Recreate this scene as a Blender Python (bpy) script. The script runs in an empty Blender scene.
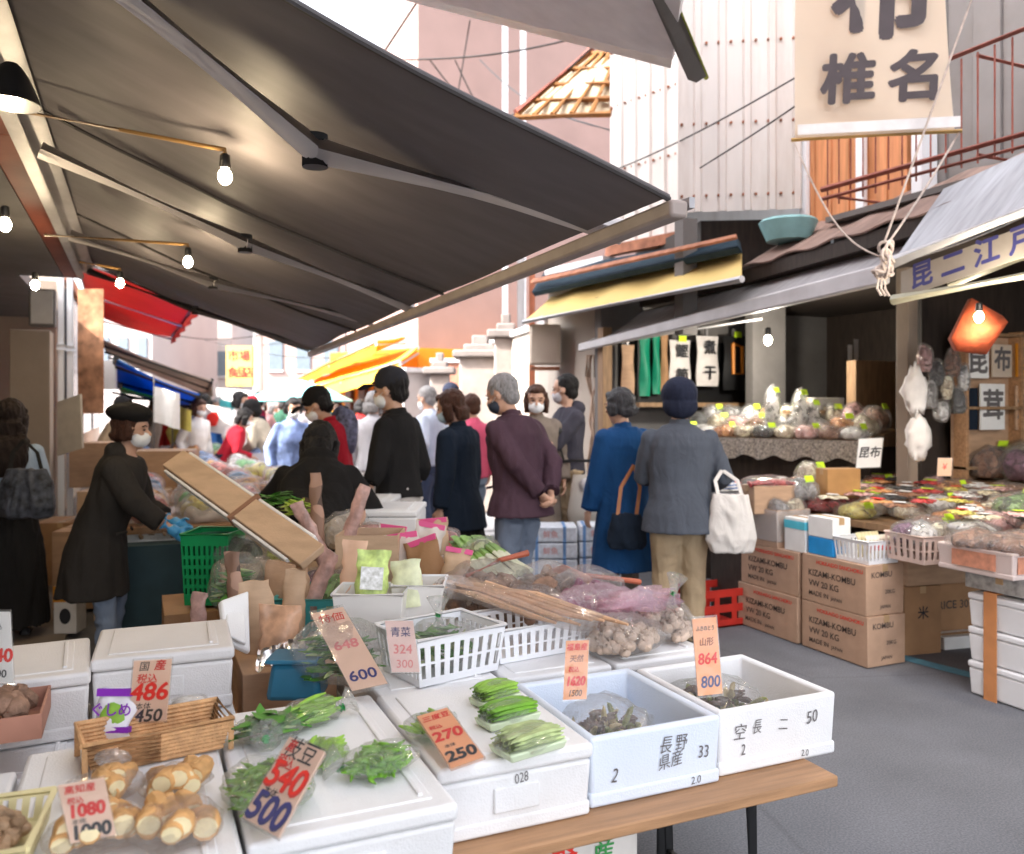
import bpy, bmesh, math, random
from mathutils import Vector, Matrix, noise, Euler
random.seed(7)
R = math.radians
SC = bpy.context.scene
COL = SC.collection
# ---------------------------------------------------------------- camera, sky, sun, exposure
F = 849.0; HC = 1.45; YAW = R(23.7); SY, CY = math.sin(YAW), math.cos(YAW)
cam_d = bpy.data.cameras.new('camera'); cam = bpy.data.objects.new('camera', cam_d); COL.objects.link(cam)
cam.location = (0, 0, HC); cam.rotation_euler = (R(90), 0, -YAW)
cam_d.sensor_width = 36; cam_d.lens = F/1024*36; cam_d.shift_y = -(427-408)/1024
cam_d.clip_start = .05; cam_d.clip_end = 2000
cam_d.dof.use_dof = True; cam_d.dof.focus_distance = 2.5; cam_d.dof.aperture_fstop = 3.2
SC.camera = cam
SUN_DIR = Vector((-.74, -.06, .67)).normalized()       # towards the sun
w = bpy.data.worlds.new("World"); SC.world = w; w.use_nodes = True
nt = w.node_tree; bg = nt.nodes['Background']
sky = nt.nodes.new('ShaderNodeTexSky'); sky.sky_type = 'NISHITA'; sky.sun_disc = False
sky.sun_elevation = math.asin(SUN_DIR.z); sky.sun_rotation = math.atan2(SUN_DIR.x, SUN_DIR.y)
sky.dust_density = 4; sky.ozone_density = .3; sky.air_density = .8
hs = nt.nodes.new('ShaderNodeHueSaturation'); hs.inputs['Saturation'].default_value = .25   # thin bright overcast veil
nt.links.new(sky.outputs[0], hs.inputs['Color']); nt.links.new(hs.outputs[0], bg.inputs[0]); bg.inputs[1].default_value = .15
sd = bpy.data.lights.new('sun', 'SUN'); sd.energy = 2.0; sd.angle = R(.6); sd.color = (1, .93, .84)
sun = bpy.data.objects.new('sun', sd); COL.objects.link(sun); sun.location = (0, 0, 20)
sun.rotation_euler = SUN_DIR.to_track_quat('Z', 'Y').to_euler()
SC.view_settings.view_transform = 'Standard'; SC.view_settings.look = 'None'
SC.view_settings.exposure = 2.88; SC.view_settings.gamma = 1; SC.view_settings.use_curve_mapping = False
try:
    SC.cycles.transparent_max_bounces = 16; SC.cycles.max_bounces = 7; SC.cycles.sample_clamp_indirect = 6
except Exception: pass

# ---------------------------------------------------------------- picture to place
def D(px, py, d):
    t = (px-512)/F*d
    return Vector((t*CY+d*SY, d*CY-t*SY, HC-(py-408)*d/F))
def G(px, py, z): return D(px, py, F*(HC-z)/(py-408))
def atX(px, py, X): return D(px, py, X/((px-512)/F*CY+SY))
def atY(px, py, Y): return D(px, py, Y/(CY-(px-512)/F*SY))

# ---------------------------------------------------------------- materials
MATS = {}
def S2L(r, g, b):
    f = lambda v: (v/12.92 if v <= .04045 else ((v+.055)/1.055)**2.4)
    return (f(r/255), f(g/255), f(b/255))
def mat(name, rgb, rough=.6, var=.12, scale=9, bump=.0, bscale=60, metal=0, spec=.4, stretch=(1,1,1), dirt=0, dirtcol=(.12,.09,.06), sheen=0, coat=0, sss=0, trans=0):
    if name in MATS: return MATS[name]
    m = bpy.data.materials.new(name); m.use_nodes = True; MATS[name] = m
    n = m.node_tree.nodes; l = m.node_tree.links; p = n['Principled BSDF']
    tc = n.new('ShaderNodeTexCoord'); mp = n.new('ShaderNodeMapping'); mp.inputs['Scale'].default_value = stretch
    l.new(tc.outputs['Object'], mp.inputs[0])
    nz = n.new('ShaderNodeTexNoise'); nz.inputs['Scale'].default_value = scale; nz.inputs['Detail'].default_value = 5
    l.new(mp.outputs[0], nz.inputs[0])
    rp = n.new('ShaderNodeValToRGB'); e = rp.color_ramp.elements
    e[0].position = .3; e[1].position = .7
    e[0].color = tuple(max(0, v*(1-var)) for v in rgb)+(1,); e[1].color = tuple(min(1, v*(1+var)) for v in rgb)+(1,)
    l.new(nz.outputs[0], rp.inputs[0]); out = rp.outputs[0]
    if dirt:
        n2 = n.new('ShaderNodeTexNoise'); n2.inputs['Scale'].default_value = scale*.35; n2.inputs['Detail'].default_value = 8; n2.inputs['Roughness'].default_value = .7
        l.new(mp.outputs[0], n2.inputs[0])
        r2 = n.new('ShaderNodeValToRGB'); r2.color_ramp.elements[0].position = .5; r2.color_ramp.elements[1].position = .72
        r2.color_ramp.elements[1].color = (dirt, dirt, dirt, 1)
        l.new(n2.outputs[0], r2.inputs[0])
        mx = n.new('ShaderNodeMixRGB'); mx.inputs[2].default_value = dirtcol+(1,)
        l.new(r2.outputs[0], mx.inputs[0]); l.new(out, mx.inputs[1]); out = mx.outputs[0]
    l.new(out, p.inputs['Base Color'])
    p.inputs['Roughness'].default_value = rough; p.inputs['Metallic'].default_value = metal
    p.inputs['Specular IOR Level'].default_value = spec
    if sheen: p.inputs['Sheen Weight'].default_value = sheen
    if coat: p.inputs['Coat Weight'].default_value = coat
    if sss:
        p.inputs['Subsurface Weight'].default_value = sss; p.inputs['Subsurface Radius'].default_value = (.02, .012, .008)
    if bump:
        nb = n.new('ShaderNodeTexNoise'); nb.inputs['Scale'].default_value = bscale; nb.inputs['Detail'].default_value = 4
        l.new(mp.outputs[0], nb.inputs[0]); b = n.new('ShaderNodeBump'); b.inputs['Strength'].default_value = bump; b.inputs['Distance'].default_value = .01
        l.new(nb.outputs[0], b.inputs['Height']); l.new(b.outputs[0], p.inputs['Normal'])
    return m
def emis(name, rgb, st):
    if name in MATS: return MATS[name]
    m = bpy.data.materials.new(name); m.use_nodes = True; MATS[name] = m
    p = m.node_tree.nodes['Principled BSDF']; p.inputs['Base Color'].default_value = (1, 1, 1, 1)
    p.inputs['Emission Color'].default_value = rgb+(1,); p.inputs['Emission Strength'].default_value = st
    return m
def film(name='film', op=.06, rgb=(1, 1, 1), white=.05, bs=38, bst=.9):
    if name in MATS: return MATS[name]
    m = bpy.data.materials.new(name); m.use_nodes = True; MATS[name] = m
    n = m.node_tree.nodes; l = m.node_tree.links; n.remove(n['Principled BSDF']); o = n['Material Output']
    tc = n.new('ShaderNodeTexCoord'); nz = n.new('ShaderNodeTexVoronoi'); nz.inputs['Scale'].default_value = bs
    n3 = n.new('ShaderNodeTexNoise'); n3.inputs['Scale'].default_value = bs*.5; n3.inputs['Detail'].default_value = 6
    l.new(tc.outputs['Object'], n3.inputs[0]); mxv = n.new('ShaderNodeMixRGB'); mxv.inputs[0].default_value = .25
    l.new(tc.outputs['Object'], mxv.inputs[1]); l.new(n3.outputs[1], mxv.inputs[2]); l.new(mxv.outputs[0], nz.inputs[0])
    b = n.new('ShaderNodeBump'); b.inputs['Strength'].default_value = bst; b.inputs['Distance'].default_value = .012
    l.new(nz.outputs[0], b.inputs['Height'])
    tr = n.new('ShaderNodeBsdfTransparent'); tr.inputs[0].default_value = tuple(.97*v for v in rgb)+(1,)
    gl = n.new('ShaderNodeBsdfGlossy'); gl.inputs['Roughness'].default_value = .09; gl.inputs[0].default_value = (1, 1, 1, 1)
    df = n.new('ShaderNodeBsdfDiffuse'); df.inputs[0].default_value = tuple(.85*v for v in rgb)+(1,)
    l.new(b.outputs[0], gl.inputs['Normal'])
    lw = n.new('ShaderNodeLayerWeight'); lw.inputs[0].default_value = .25; l.new(b.outputs[0], lw.inputs['Normal'])
    m1 = n.new('ShaderNodeMixShader'); m1.inputs[0].default_value = white
    l.new(tr.outputs[0], m1.inputs[1]); l.new(df.outputs[0], m1.inputs[2])
    ad = n.new('ShaderNodeMath'); ad.operation = 'MULTIPLY_ADD'; ad.inputs[1].default_value = .5; ad.inputs[2].default_value = op; ad.use_clamp = True
    l.new(lw.outputs['Fresnel'], ad.inputs[0])
    m2 = n.new('ShaderNodeMixShader'); l.new(ad.outputs[0], m2.inputs[0]); l.new(m1.outputs[0], m2.inputs[1]); l.new(gl.outputs[0], m2.inputs[2])
    l.new(m2.outputs[0], o.inputs[0]); return m

FOAM = mat('foam', (.82, .82, .83), .55, .03, 5, .10, 330, dirt=.3, dirtcol=(.55, .51, .46))
FOAMB = mat('foam_blue', (.70, .77, .88), .55, .03, 5, .10, 330, dirt=.08, dirtcol=(.5, .5, .5))
FOAMG = mat('foam_grey', (.68, .66, .66), .6, .06, 5, .12, 300, dirt=.25, dirtcol=(.4, .37, .35))
for m_ in (FOAM, FOAMB, FOAMG):     # pressed bead texture
    n_ = m_.node_tree.nodes; l_ = m_.node_tree.links; b_ = n_['Bump']; v_ = n_.new('ShaderNodeTexVoronoi'); v_.inputs['Scale'].default_value = 210; l_.new(n_['Texture Coordinate'].outputs['Object'], v_.inputs[0])
    c_ = n_.new('ShaderNodeBump'); c_.inputs['Strength'].default_value = .35; c_.inputs['Distance'].default_value = .0015; l_.new(v_.outputs['Distance'], c_.inputs['Height']); l_.new(b_.outputs[0], c_.inputs['Normal']); l_.new(c_.outputs[0], n_['Principled BSDF'].inputs['Normal'])
KRAFT = mat('cardboard', (.47, .30, .19), .8, .14, 7, .12, 90, stretch=(1, 1, 4), dirt=.35, dirtcol=(.30, .18, .10))
KRAFTL = mat('cardboard_pale', (.55, .38, .25), .8, .12, 7, .12, 90, stretch=(1, 1, 4), dirt=.3, dirtcol=(.38, .24, .15))
KRAFTP = mat('cardboard_pink', (.48, .31, .21), .8, .12, 7, .1, 90, dirt=.4, dirtcol=(.32, .19, .12))
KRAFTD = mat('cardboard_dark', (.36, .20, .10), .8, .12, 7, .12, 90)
WOODT = mat('table_wood', (.40, .22, .11), .55, .25, 6, .25, 60, stretch=(.6, 9, 9), dirt=.35, dirtcol=(.2, .12, .07))
WOOD = mat('wood', (.28, .17, .09), .6, .25, 6, .2, 60, stretch=(6, 6, 1))
BLK = mat('black_metal', (.012, .012, .013), .4, .1)
STEEL = mat('grey_metal', (.36, .35, .36), .42, .1, 8, .05, 30, metal=.3, dirt=.3, dirtcol=(.25, .2, .17))
ALU = mat('pale_metal', (.55, .54, .55), .45, .08, 8, .05, 30, metal=.2, dirt=.35, dirtcol=(.33, .3, .28))
WHP = mat('white_plastic', (.80, .81, .84), .35, .02, 6, 0)
PAPER = mat('white_paper', (.8, .79, .77), .75, .04, 12, .05, 40)
INKR = mat('red_ink', (.75, .03, .02), .6, .1); INKB = mat('black_ink', (.02, .02, .025), .6, .1)
INKN = mat('navy_ink', (.05, .05, .18), .6, .1); INKG = mat('grey_ink', (.13, .12, .12), .7, .1)
FILM = film(); FILMW = film('milky_film', .08, (1, 1, 1), .3)
NEON = mat('fluorescent_label', (.62, .90, .03), .6, .05)
SKIN = mat('skin', (.56, .33, .23), .5, .08, 14, sss=.1)

def fabric(m, k=.4):      # let daylight through thin cloth
    n = m.node_tree.nodes; l = m.node_tree.links; p = n['Principled BSDF']; o = n['Material Output']
    t = n.new('ShaderNodeBsdfTranslucent'); l.new(p.inputs['Base Color'].links[0].from_socket, t.inputs[0]); x = n.new('ShaderNodeMixShader'); x.inputs[0].default_value = k
    l.new(p.outputs[0], x.inputs[1]); l.new(t.outputs[0], x.inputs[2]); l.new(x.outputs[0], o.inputs[0]); return m
def goods(name, rgb, sc=38):    # heap of small dried pieces
    if name in MATS: return MATS[name]
    m = bpy.data.materials.new(name); m.use_nodes = True; MATS[name] = m; n = m.node_tree.nodes; l = m.node_tree.links; p = n['Principled BSDF']
    tc = n.new('ShaderNodeTexCoord'); nz = n.new('ShaderNodeTexNoise'); nz.inputs['Scale'].default_value = sc*.4; nz.inputs['Detail'].default_value = 3; l.new(tc.outputs['Object'], nz.inputs[0])
    ad = n.new('ShaderNodeMixRGB'); ad.inputs[0].default_value = .12; l.new(tc.outputs['Object'], ad.inputs[1]); l.new(nz.outputs[1], ad.inputs[2])
    v = n.new('ShaderNodeTexVoronoi'); v.inputs['Scale'].default_value = sc; l.new(ad.outputs[0], v.inputs[0])
    r = n.new('ShaderNodeValToRGB'); e = r.color_ramp.elements; e[0].position = .1; e[1].position = .9; l.new(v.outputs['Color'], r.inputs[0])
    e[0].color = tuple(x*.25 for x in rgb)+(1,); e[1].color = tuple(min(.85, x*1.7+.05) for x in rgb)+(1,); k = r.color_ramp.elements.new(.5); k.color = rgb+(1,)
    l.new(r.outputs[0], p.inputs['Base Color']); p.inputs['Roughness'].default_value = .6
    b = n.new('ShaderNodeBump'); b.inputs['Strength'].default_value = .9; b.inputs['Distance'].default_value = .01; l.new(v.outputs['Distance'], b.inputs['Height']); l.new(b.outputs[0], p.inputs['Normal']); return m

# ---------------------------------------------------------------- mesh building
def basis(d):
    d = d.normalized(); u = Vector((0, 0, 1)) if abs(d.z) < .9 else Vector((0, 1, 0))
    a = d.cross(u).normalized(); b = a.cross(d).normalized(); return a, b
XF = {}
class MB:
    def __init__(s): s.v = []; s.f = []; s.mi = []
    def add(s, vs, fs, mi=0):
        o = len(s.v); s.v += [Vector(p) for p in vs]
        for f in fs: s.f.append([i+o for i in f]); s.mi.append(mi)
        return s
    def hexa(s, p, mi=0):    # 4 bottom ccw, 4 top
        return s.add(p, [(3, 2, 1, 0), (4, 5, 6, 7), (0, 1, 5, 4), (1, 2, 6, 5), (2, 3, 7, 6), (3, 0, 4, 7)], mi)
    def box(s, c, size, M=None, mi=0, taper=1.0):
        x, y, z = [v/2 for v in size]; t = taper
        p = [Vector(q) for q in ((-x*t, -y*t, -z), (x*t, -y*t, -z), (x*t, y*t, -z), (-x*t, y*t, -z), (-x, -y, z), (x, -y, z), (x, y, z), (-x, y, z))]
        if M is not None: p = [M @ q for q in p]
        return s.hexa([q+Vector(c) for q in p], mi)
    def bx(s, x0, x1, y0, y1, z0, z1, mi=0): return s.box(((x0+x1)/2, (y0+y1)/2, (z0+z1)/2), (x1-x0, y1-y0, z1-z0), None, mi)
    def slab(s, q, th, mi=0):   # four corners, thickness along -normal
        q = [Vector(p) for p in q]; n = (q[1]-q[0]).cross(q[3]-q[0]).normalized()*th
        return s.hexa([p-n for p in q]+q, mi)
    def tube(s, pts, r, n=8, mi=0, sq=1.0):
        pts = [Vector(p) for p in pts]; k = len(pts)
        rs = r if isinstance(r, (list, tuple)) else [r]*k
        vs = []; a = None
        for i, p in enumerate(pts):
            d = (pts[min(i+1, k-1)]-pts[max(i-1, 0)])
            if d.length < 1e-9: d = Vector((0, 0, 1))
            d.normalize()
            if a is None: a, b = basis(d)
            else:
                a = (a-d*a.dot(d)); a = a.normalized() if a.length > 1e-6 else basis(d)[0]; b = d.cross(a)
            rr = rs[i]; ra, rb = (rr if isinstance(rr, tuple) else (rr, rr*sq))
            for j in range(n):
                t = 2*math.pi*j/n; vs.append(p+a*math.cos(t)*ra+b*math.sin(t)*rb)
        fs = [(i*n+j, i*n+(j+1) % n, (i+1)*n+(j+1) % n, (i+1)*n+j) for i in range(k-1) for j in range(n)]
        fs += [tuple(range(n-1, -1, -1)), tuple((k-1)*n+j for j in range(n))]
        return s.add(vs, fs, mi)
    def cap(s, a, b, r, n=7, mi=0, r2=None):  # rounded capsule
        a, b = Vector(a), Vector(b); r2 = r if r2 is None else r2; d = (b-a).normalized()
        return s.tube([a-d*r*.9, a-d*r*.5, a, b, b+d*r2*.5, b+d*r2*.9], [r*.3, r*.8, r, r2, r2*.8, r2*.3], n, mi)
    def cyl(s, a, b, r, n=16, mi=0, r2=None): return s.tube([a, b], [r, r if r2 is None else r2], n, mi)
    def rings(s, rg, n=20, mi=0, capit=True):  # rings of (center, rx, ry[, rot matrix])
        vs = []
        for q in rg:
            c, rx, ry = Vector(q[0]), q[1], q[2]; M = q[3] if len(q) > 3 else None
            for j in range(n):
                t = 2*math.pi*j/n; v = Vector((math.cos(t)*rx, math.sin(t)*ry, 0))
                vs.append(c+(M @ v if M else v))
        k = len(rg)
        fs = [(i*n+j, i*n+(j+1) % n, (i+1)*n+(j+1) % n, (i+1)*n+j) for i in range(k-1) for j in range(n)]
        if capit: fs += [tuple(range(n-1, -1, -1)), tuple((k-1)*n+j for j in range(n))]
        return s.add(vs, fs, mi)
    def lathe(s, prof, c=(0, 0, 0), n=20, mi=0): return s.rings([((c[0], c[1], c[2]+z), r, r) for r, z in prof], n, mi)
    def ball(s, c, r, n=10, m=7, M=None, mi=0, nz=0, fq=6, sd=0):
        rx, ry, rz = (r, r, r) if not isinstance(r, (tuple, list)) else r
        vs = [Vector((0, 0, -rz))]
        for i in range(1, m):
            a = math.pi*i/m-math.pi/2
            for j in range(n):
                t = 2*math.pi*j/n; vs.append(Vector((math.cos(a)*math.cos(t)*rx, math.cos(a)*math.sin(t)*ry, math.sin(a)*rz)))
        vs.append(Vector((0, 0, rz)))
        if nz: vs = [v*(1+nz*noise.noise(Vector((v.x/rx, v.y/ry, v.z/rz))*fq*.3+Vector((sd, sd*.7, sd*1.3)))) for v in vs]
        if M is not None: vs = [M @ v for v in vs]
        c = Vector(c); vs = [v+c for v in vs]
        fs = [(0, 1+(j+1) % n, 1+j) for j in range(n)]
        fs += [(1+i*n+j, 1+i*n+(j+1) % n, 1+(i+1)*n+(j+1) % n, 1+(i+1)*n+j) for i in range(m-2) for j in range(n)]
        L = len(vs)-1; o = 1+(m-2)*n
        fs += [(L, o+j, o+(j+1) % n) for j in range(n)]
        return s.add(vs, fs, mi)
    def sheet(s, fn, nu, nv, th=0, mi=0):
        P = [[Vector(fn(i/nu, j/nv)) for j in range(nv+1)] for i in range(nu+1)]
        vs = [p for row in P for p in row]; W = nv+1
        fs = [(i*W+j, (i+1)*W+j, (i+1)*W+j+1, i*W+j+1) for i in range(nu) for j in range(nv)]
        if th:
            n = (P[nu][0]-P[0][0]).cross(P[0][nv]-P[0][0]).normalized()*th
            o = len(vs); vs += [p-n for p in vs]; fs2 = [tuple(reversed([q+o for q in f])) for f in fs]
            rim = [i*W for i in range(nu+1)]+[nu*W+j for j in range(1, W)]+[i*W+nv for i in range(nu-1, -1, -1)]+[j for j in range(nv-1, 0, -1)]
            fs = fs+fs2+[(rim[(k+1) % len(rim)], rim[k], rim[k]+o, rim[(k+1) % len(rim)]+o) for k in range(len(rim))]
        return s.add(vs, fs, mi)
    def merge(s, me, M):
        o = len(s.v); s.v += [M @ v.co for v in me.vertices]
        for p in me.polygons: s.f.append([i+o for i in p.vertices]); s.mi.append(0)
        return s
    def xf(s, M): s.v = [M @ v for v in s.v]; return s
    def mesh(s, name='m'):
        me = bpy.data.meshes.new(name); me.from_pydata([tuple(v) for v in s.v], [], s.f); me.update(); return me
    def build(s, name, m, parent=None, smooth=True, bevel=0, world=False, seg=2, ang=35, label=None):
        if world and parent is not None: s.xf(XF[parent].inverted())
        me = s.mesh(name)
        for x in (m if isinstance(m, (list, tuple)) else [m]): me.materials.append(x)
        for p, k in zip(me.polygons, s.mi): p.material_index = k
        if smooth:
            me.polygons.foreach_set('use_smooth', [True]*len(me.polygons))
            try: me.set_sharp_from_angle(angle=R(ang))
            except Exception: pass
        o = bpy.data.objects.new(name, me); COL.objects.link(o)
        if parent is not None: o.parent = parent
        if bevel:
            b = o.modifiers.new('bevel', 'BEVEL'); b.width = bevel; b.segments = seg; b.limit_method = 'ANGLE'; b.angle_limit = R(40)
        if label: o['label'] = label
        return o
def tag(o, label, cat, group=None):
    o['label'] = label; o['category'] = cat
    if group: o['group'] = group
    return o
def thing(name, label, cat, loc=(0, 0, 0), rz=0, group=None):
    o = bpy.data.objects.new(name, None); COL.objects.link(o); o.location = loc; o.rotation_euler = (0, 0, rz); o.empty_display_size = .1
    XF[o] = Matrix.Translation(Vector(loc)) @ Matrix.Rotation(rz, 4, 'Z')
    return tag(o, label, cat, group)
def single(name, mb, m, label, cat, group=None, **k):   # one-mesh thing given in world coordinates, origin moved to its base
    xs = [v.x for v in mb.v]; ys = [v.y for v in mb.v]; z = min(v.z for v in mb.v)
    c = Vector(((min(xs)+max(xs))/2, (min(ys)+max(ys))/2, z)); mb.xf(Matrix.Translation(-c))
    o = mb.build(name, m, None, **k); o.location = c; return tag(o, label, cat, group)
def struct(name, mb, m, **k):
    o = mb.build(name, m, None, **k); o['kind'] = 'structure'; return o
def copy_tree(root, loc, rz=None, label=None, group=None):
    def cp(o, par):
        q = o.copy(); COL.objects.link(q)
        if par: q.parent = par
        for ch in kids.get(o, []): cp(ch, q)
        return q
    kids = {}
    def walk(o):
        kids[o] = list(o.children)
        for c_ in o.children: walk(c_)
    walk(root)
    r = cp(root, None); r.location = loc
    if rz is not None: r.rotation_euler = (0, 0, rz)
    if label: r['label'] = label
    if group: r['group'] = group
    return r
TX = {}
def tmesh(body, bold=0.0, ext=.01):
    k = (body, bold)
    if k in TX: return TX[k]
    cu = bpy.data.curves.new('t', 'FONT'); cu.body = body; cu.size = 1; cu.offset = bold; cu.extrude = ext
    cu.align_x = 'CENTER'; cu.align_y = 'CENTER'; cu.resolution_u = 3
    o = bpy.data.objects.new('t', cu); COL.objects.link(o)
    dg = bpy.context.evaluated_depsgraph_get(); me = bpy.data.meshes.new_from_object(o.evaluated_get(dg))
    bpy.data.objects.remove(o); TX[k] = me; return me
def text(body, size, M, bold=.01, sx=1.0, shear=0.0, mb=None):
    mb = mb or MB()
    if bold > .012:
        for i, (dx, dy) in enumerate(((0, 0), (1, 0), (-1, 0), (0, 1), (0, -1), (.7, .7), (-.7, -.7), (.7, -.7), (-.7, .7))):
            text(body, size, M @ Matrix.Translation((dx*bold*size, dy*bold*size, .00006*i)), .0, sx, shear, mb)
        return mb
    sh = Matrix(((sx, shear, 0, 0), (0, 1, 0, 0), (0, 0, 1, 0), (0, 0, 0, 1)))
    return mb.merge(tmesh(body, bold), M @ Matrix.Diagonal((size, size, .12*size, 1)).to_4x4() @ sh)
def faceM(c, yaw=0, lean=0, roll=0):
    """plane with local x right, y up, z out, facing the street's near end turned by yaw degrees; lean tips its top back"""
    return Matrix.Translation(Vector(c)) @ Matrix.Rotation(R(yaw), 4, 'Z') @ Matrix.Rotation(R(90-lean), 4, 'X') @ Matrix.Rotation(R(roll), 4, 'Z')
# ---------------------------------------------------------------- materials of the setting
ASPH = mat('asphalt', (.150, .153, .168), .85, .16, 1.5, .15, 320, dirt=.5, dirtcol=(.08, .08, .088))
nt_ = ASPH.node_tree; p_ = nt_.nodes['Principled BSDF']; src_ = p_.inputs['Base Color'].links[0].from_socket
sp_ = nt_.nodes.new('ShaderNodeTexNoise'); sp_.inputs['Scale'].default_value = 130; sp_.inputs['Detail'].default_value = 2; nt_.links.new(nt_.nodes['Texture Coordinate'].outputs['Object'], sp_.inputs[0])
rr_ = nt_.nodes.new('ShaderNodeValToRGB'); rr_.color_ramp.elements[0].position = .36; rr_.color_ramp.elements[1].position = .66; rr_.color_ramp.elements[0].color = (.80, .80, .80, 1); rr_.color_ramp.elements[1].color = (1.2, 1.2, 1.2, 1)
nt_.links.new(sp_.outputs[0], rr_.inputs[0]); mm_ = nt_.nodes.new('ShaderNodeMixRGB'); mm_.blend_type = 'MULTIPLY'; mm_.inputs[0].default_value = 1; nt_.links.new(src_, mm_.inputs[1]); nt_.links.new(rr_.outputs[0], mm_.inputs[2]); 
vc_ = nt_.nodes.new('ShaderNodeTexVoronoi'); vc_.feature = 'DISTANCE_TO_EDGE'; vc_.inputs['Scale'].default_value = .55; wn_ = nt_.nodes.new('ShaderNodeTexNoise'); wn_.inputs['Scale'].default_value = 2.5; wn_.inputs['Detail'].default_value = 6
tc_ = nt_.nodes['Texture Coordinate'].outputs['Object']; nt_.links.new(tc_, wn_.inputs[0]); wm_ = nt_.nodes.new('ShaderNodeMixRGB'); wm_.inputs[0].default_value = .06; nt_.links.new(tc_, wm_.inputs[1]); nt_.links.new(wn_.outputs[1], wm_.inputs[2]); nt_.links.new(wm_.outputs[0], vc_.inputs[0])
cr_ = nt_.nodes.new('ShaderNodeValToRGB'); cr_.color_ramp.elements[0].color = (.45, .45, .45, 1); cr_.color_ramp.elements[0].position = .002; cr_.color_ramp.elements[1].position = .008; cr_.color_ramp.elements[1].color = (1, 1, 1, 1); nt_.links.new(vc_.outputs['Distance'], cr_.inputs[0])
m3_ = nt_.nodes.new('ShaderNodeMixRGB'); m3_.blend_type = 'MULTIPLY'; m3_.inputs[0].default_value = .28; nt_.links.new(mm_.outputs[0], m3_.inputs[1]); nt_.links.new(cr_.outputs[0], m3_.inputs[2]); nt_.links.new(m3_.outputs[0], p_.inputs['Base Color'])
CONC = mat('concrete_floor', (.20, .16, .13), .7, .15, 2, .2, 60, dirt=.5, dirtcol=(.1, .08, .07))
SIDING = mat('white_siding', (.68, .64, .61), .6, .07, 2, .05, 20, dirt=.4, dirtcol=(.35, .25, .18), stretch=(3, 3, .5))
STUCCO = mat('pink_stucco', (.25, .165, .148), .9, .07, 1.5, .2, 40)
RUST = mat('rusty_metal', (.33, .13, .07), .8, .35, 10, .3, 60, dirt=.6, dirtcol=(.12, .06, .04))
ROOFM = mat('weathered_roof', (.27, .185, .155), .8, .2, 4, .2, 30, dirt=.7, dirtcol=(.16, .09, .06), stretch=(1, 4, 1))
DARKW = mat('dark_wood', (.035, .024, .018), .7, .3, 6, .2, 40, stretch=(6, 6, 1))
GREYW = mat('grey_wall', (.16, .15, .145), .8, .12, 3, .2, 30, dirt=.4, dirtcol=(.08, .07, .06))
CREAMW = mat('cream_wall', (.62, .54, .45), .8, .06, 3, .15, 30, dirt=.2, dirtcol=(.4, .32, .25))
BRICKR = mat('red_brown_panel', (.22, .06, .035), .6, .15, 4, .1, 30)
PIL = mat('beige_pillar', (.30, .235, .18), .7, .08, 3, .1, 30, dirt=.3, dirtcol=(.2, .15, .1))
ORAW = mat('orange_wall', (.62, .27, .12), .7, .25, 5, .15, 30, stretch=(4, 4, .4), dirt=.6, dirtcol=(.5, .2, .1))
REDP = mat('red_paint', (.34, .11, .08), .75, .3, 10, dirt=.6, dirtcol=(.16, .08, .06))
ORAF = mat('orange_fabric', (.80, .36, .03), .7, .08, 4)
YELF = mat('yellow_fabric', (.60, .43, .15), .75, .06, 3, .1, 20)
REDF = mat('red_fabric', (.50, .045, .03), .6, .08, 3)
BLUF = mat('blue_fabric', (.01, .17, .55), .6, .1, 3)
GRNF = mat('green_fabric', (.02, .45, .10), .6, .1, 3)
CLOTHC = mat('cream_cloth', (.86, .76, .64), .85, .03, 3, .08, 25)
NAVYM = mat('navy_trim', (.02, .035, .05), .85, .2, spec=.1)
GREYP = mat('grey_panel', (.24, .225, .22), .7, .08, 3, dirt=.3, dirtcol=(.18, .13, .1))
ROPE = mat('rope', (.55, .46, .40), .85, .2, 40, .4, 120)
TEAL = mat('teal_plastic', (.05, .32, .33), .5, .1)
GLASSY = mat('window_glass', (.12, .15, .18), .1, .1)
for m_ in (REDF, BLUF, GRNF, CLOTHC, ORAF): fabric(m_, .5)
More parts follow.
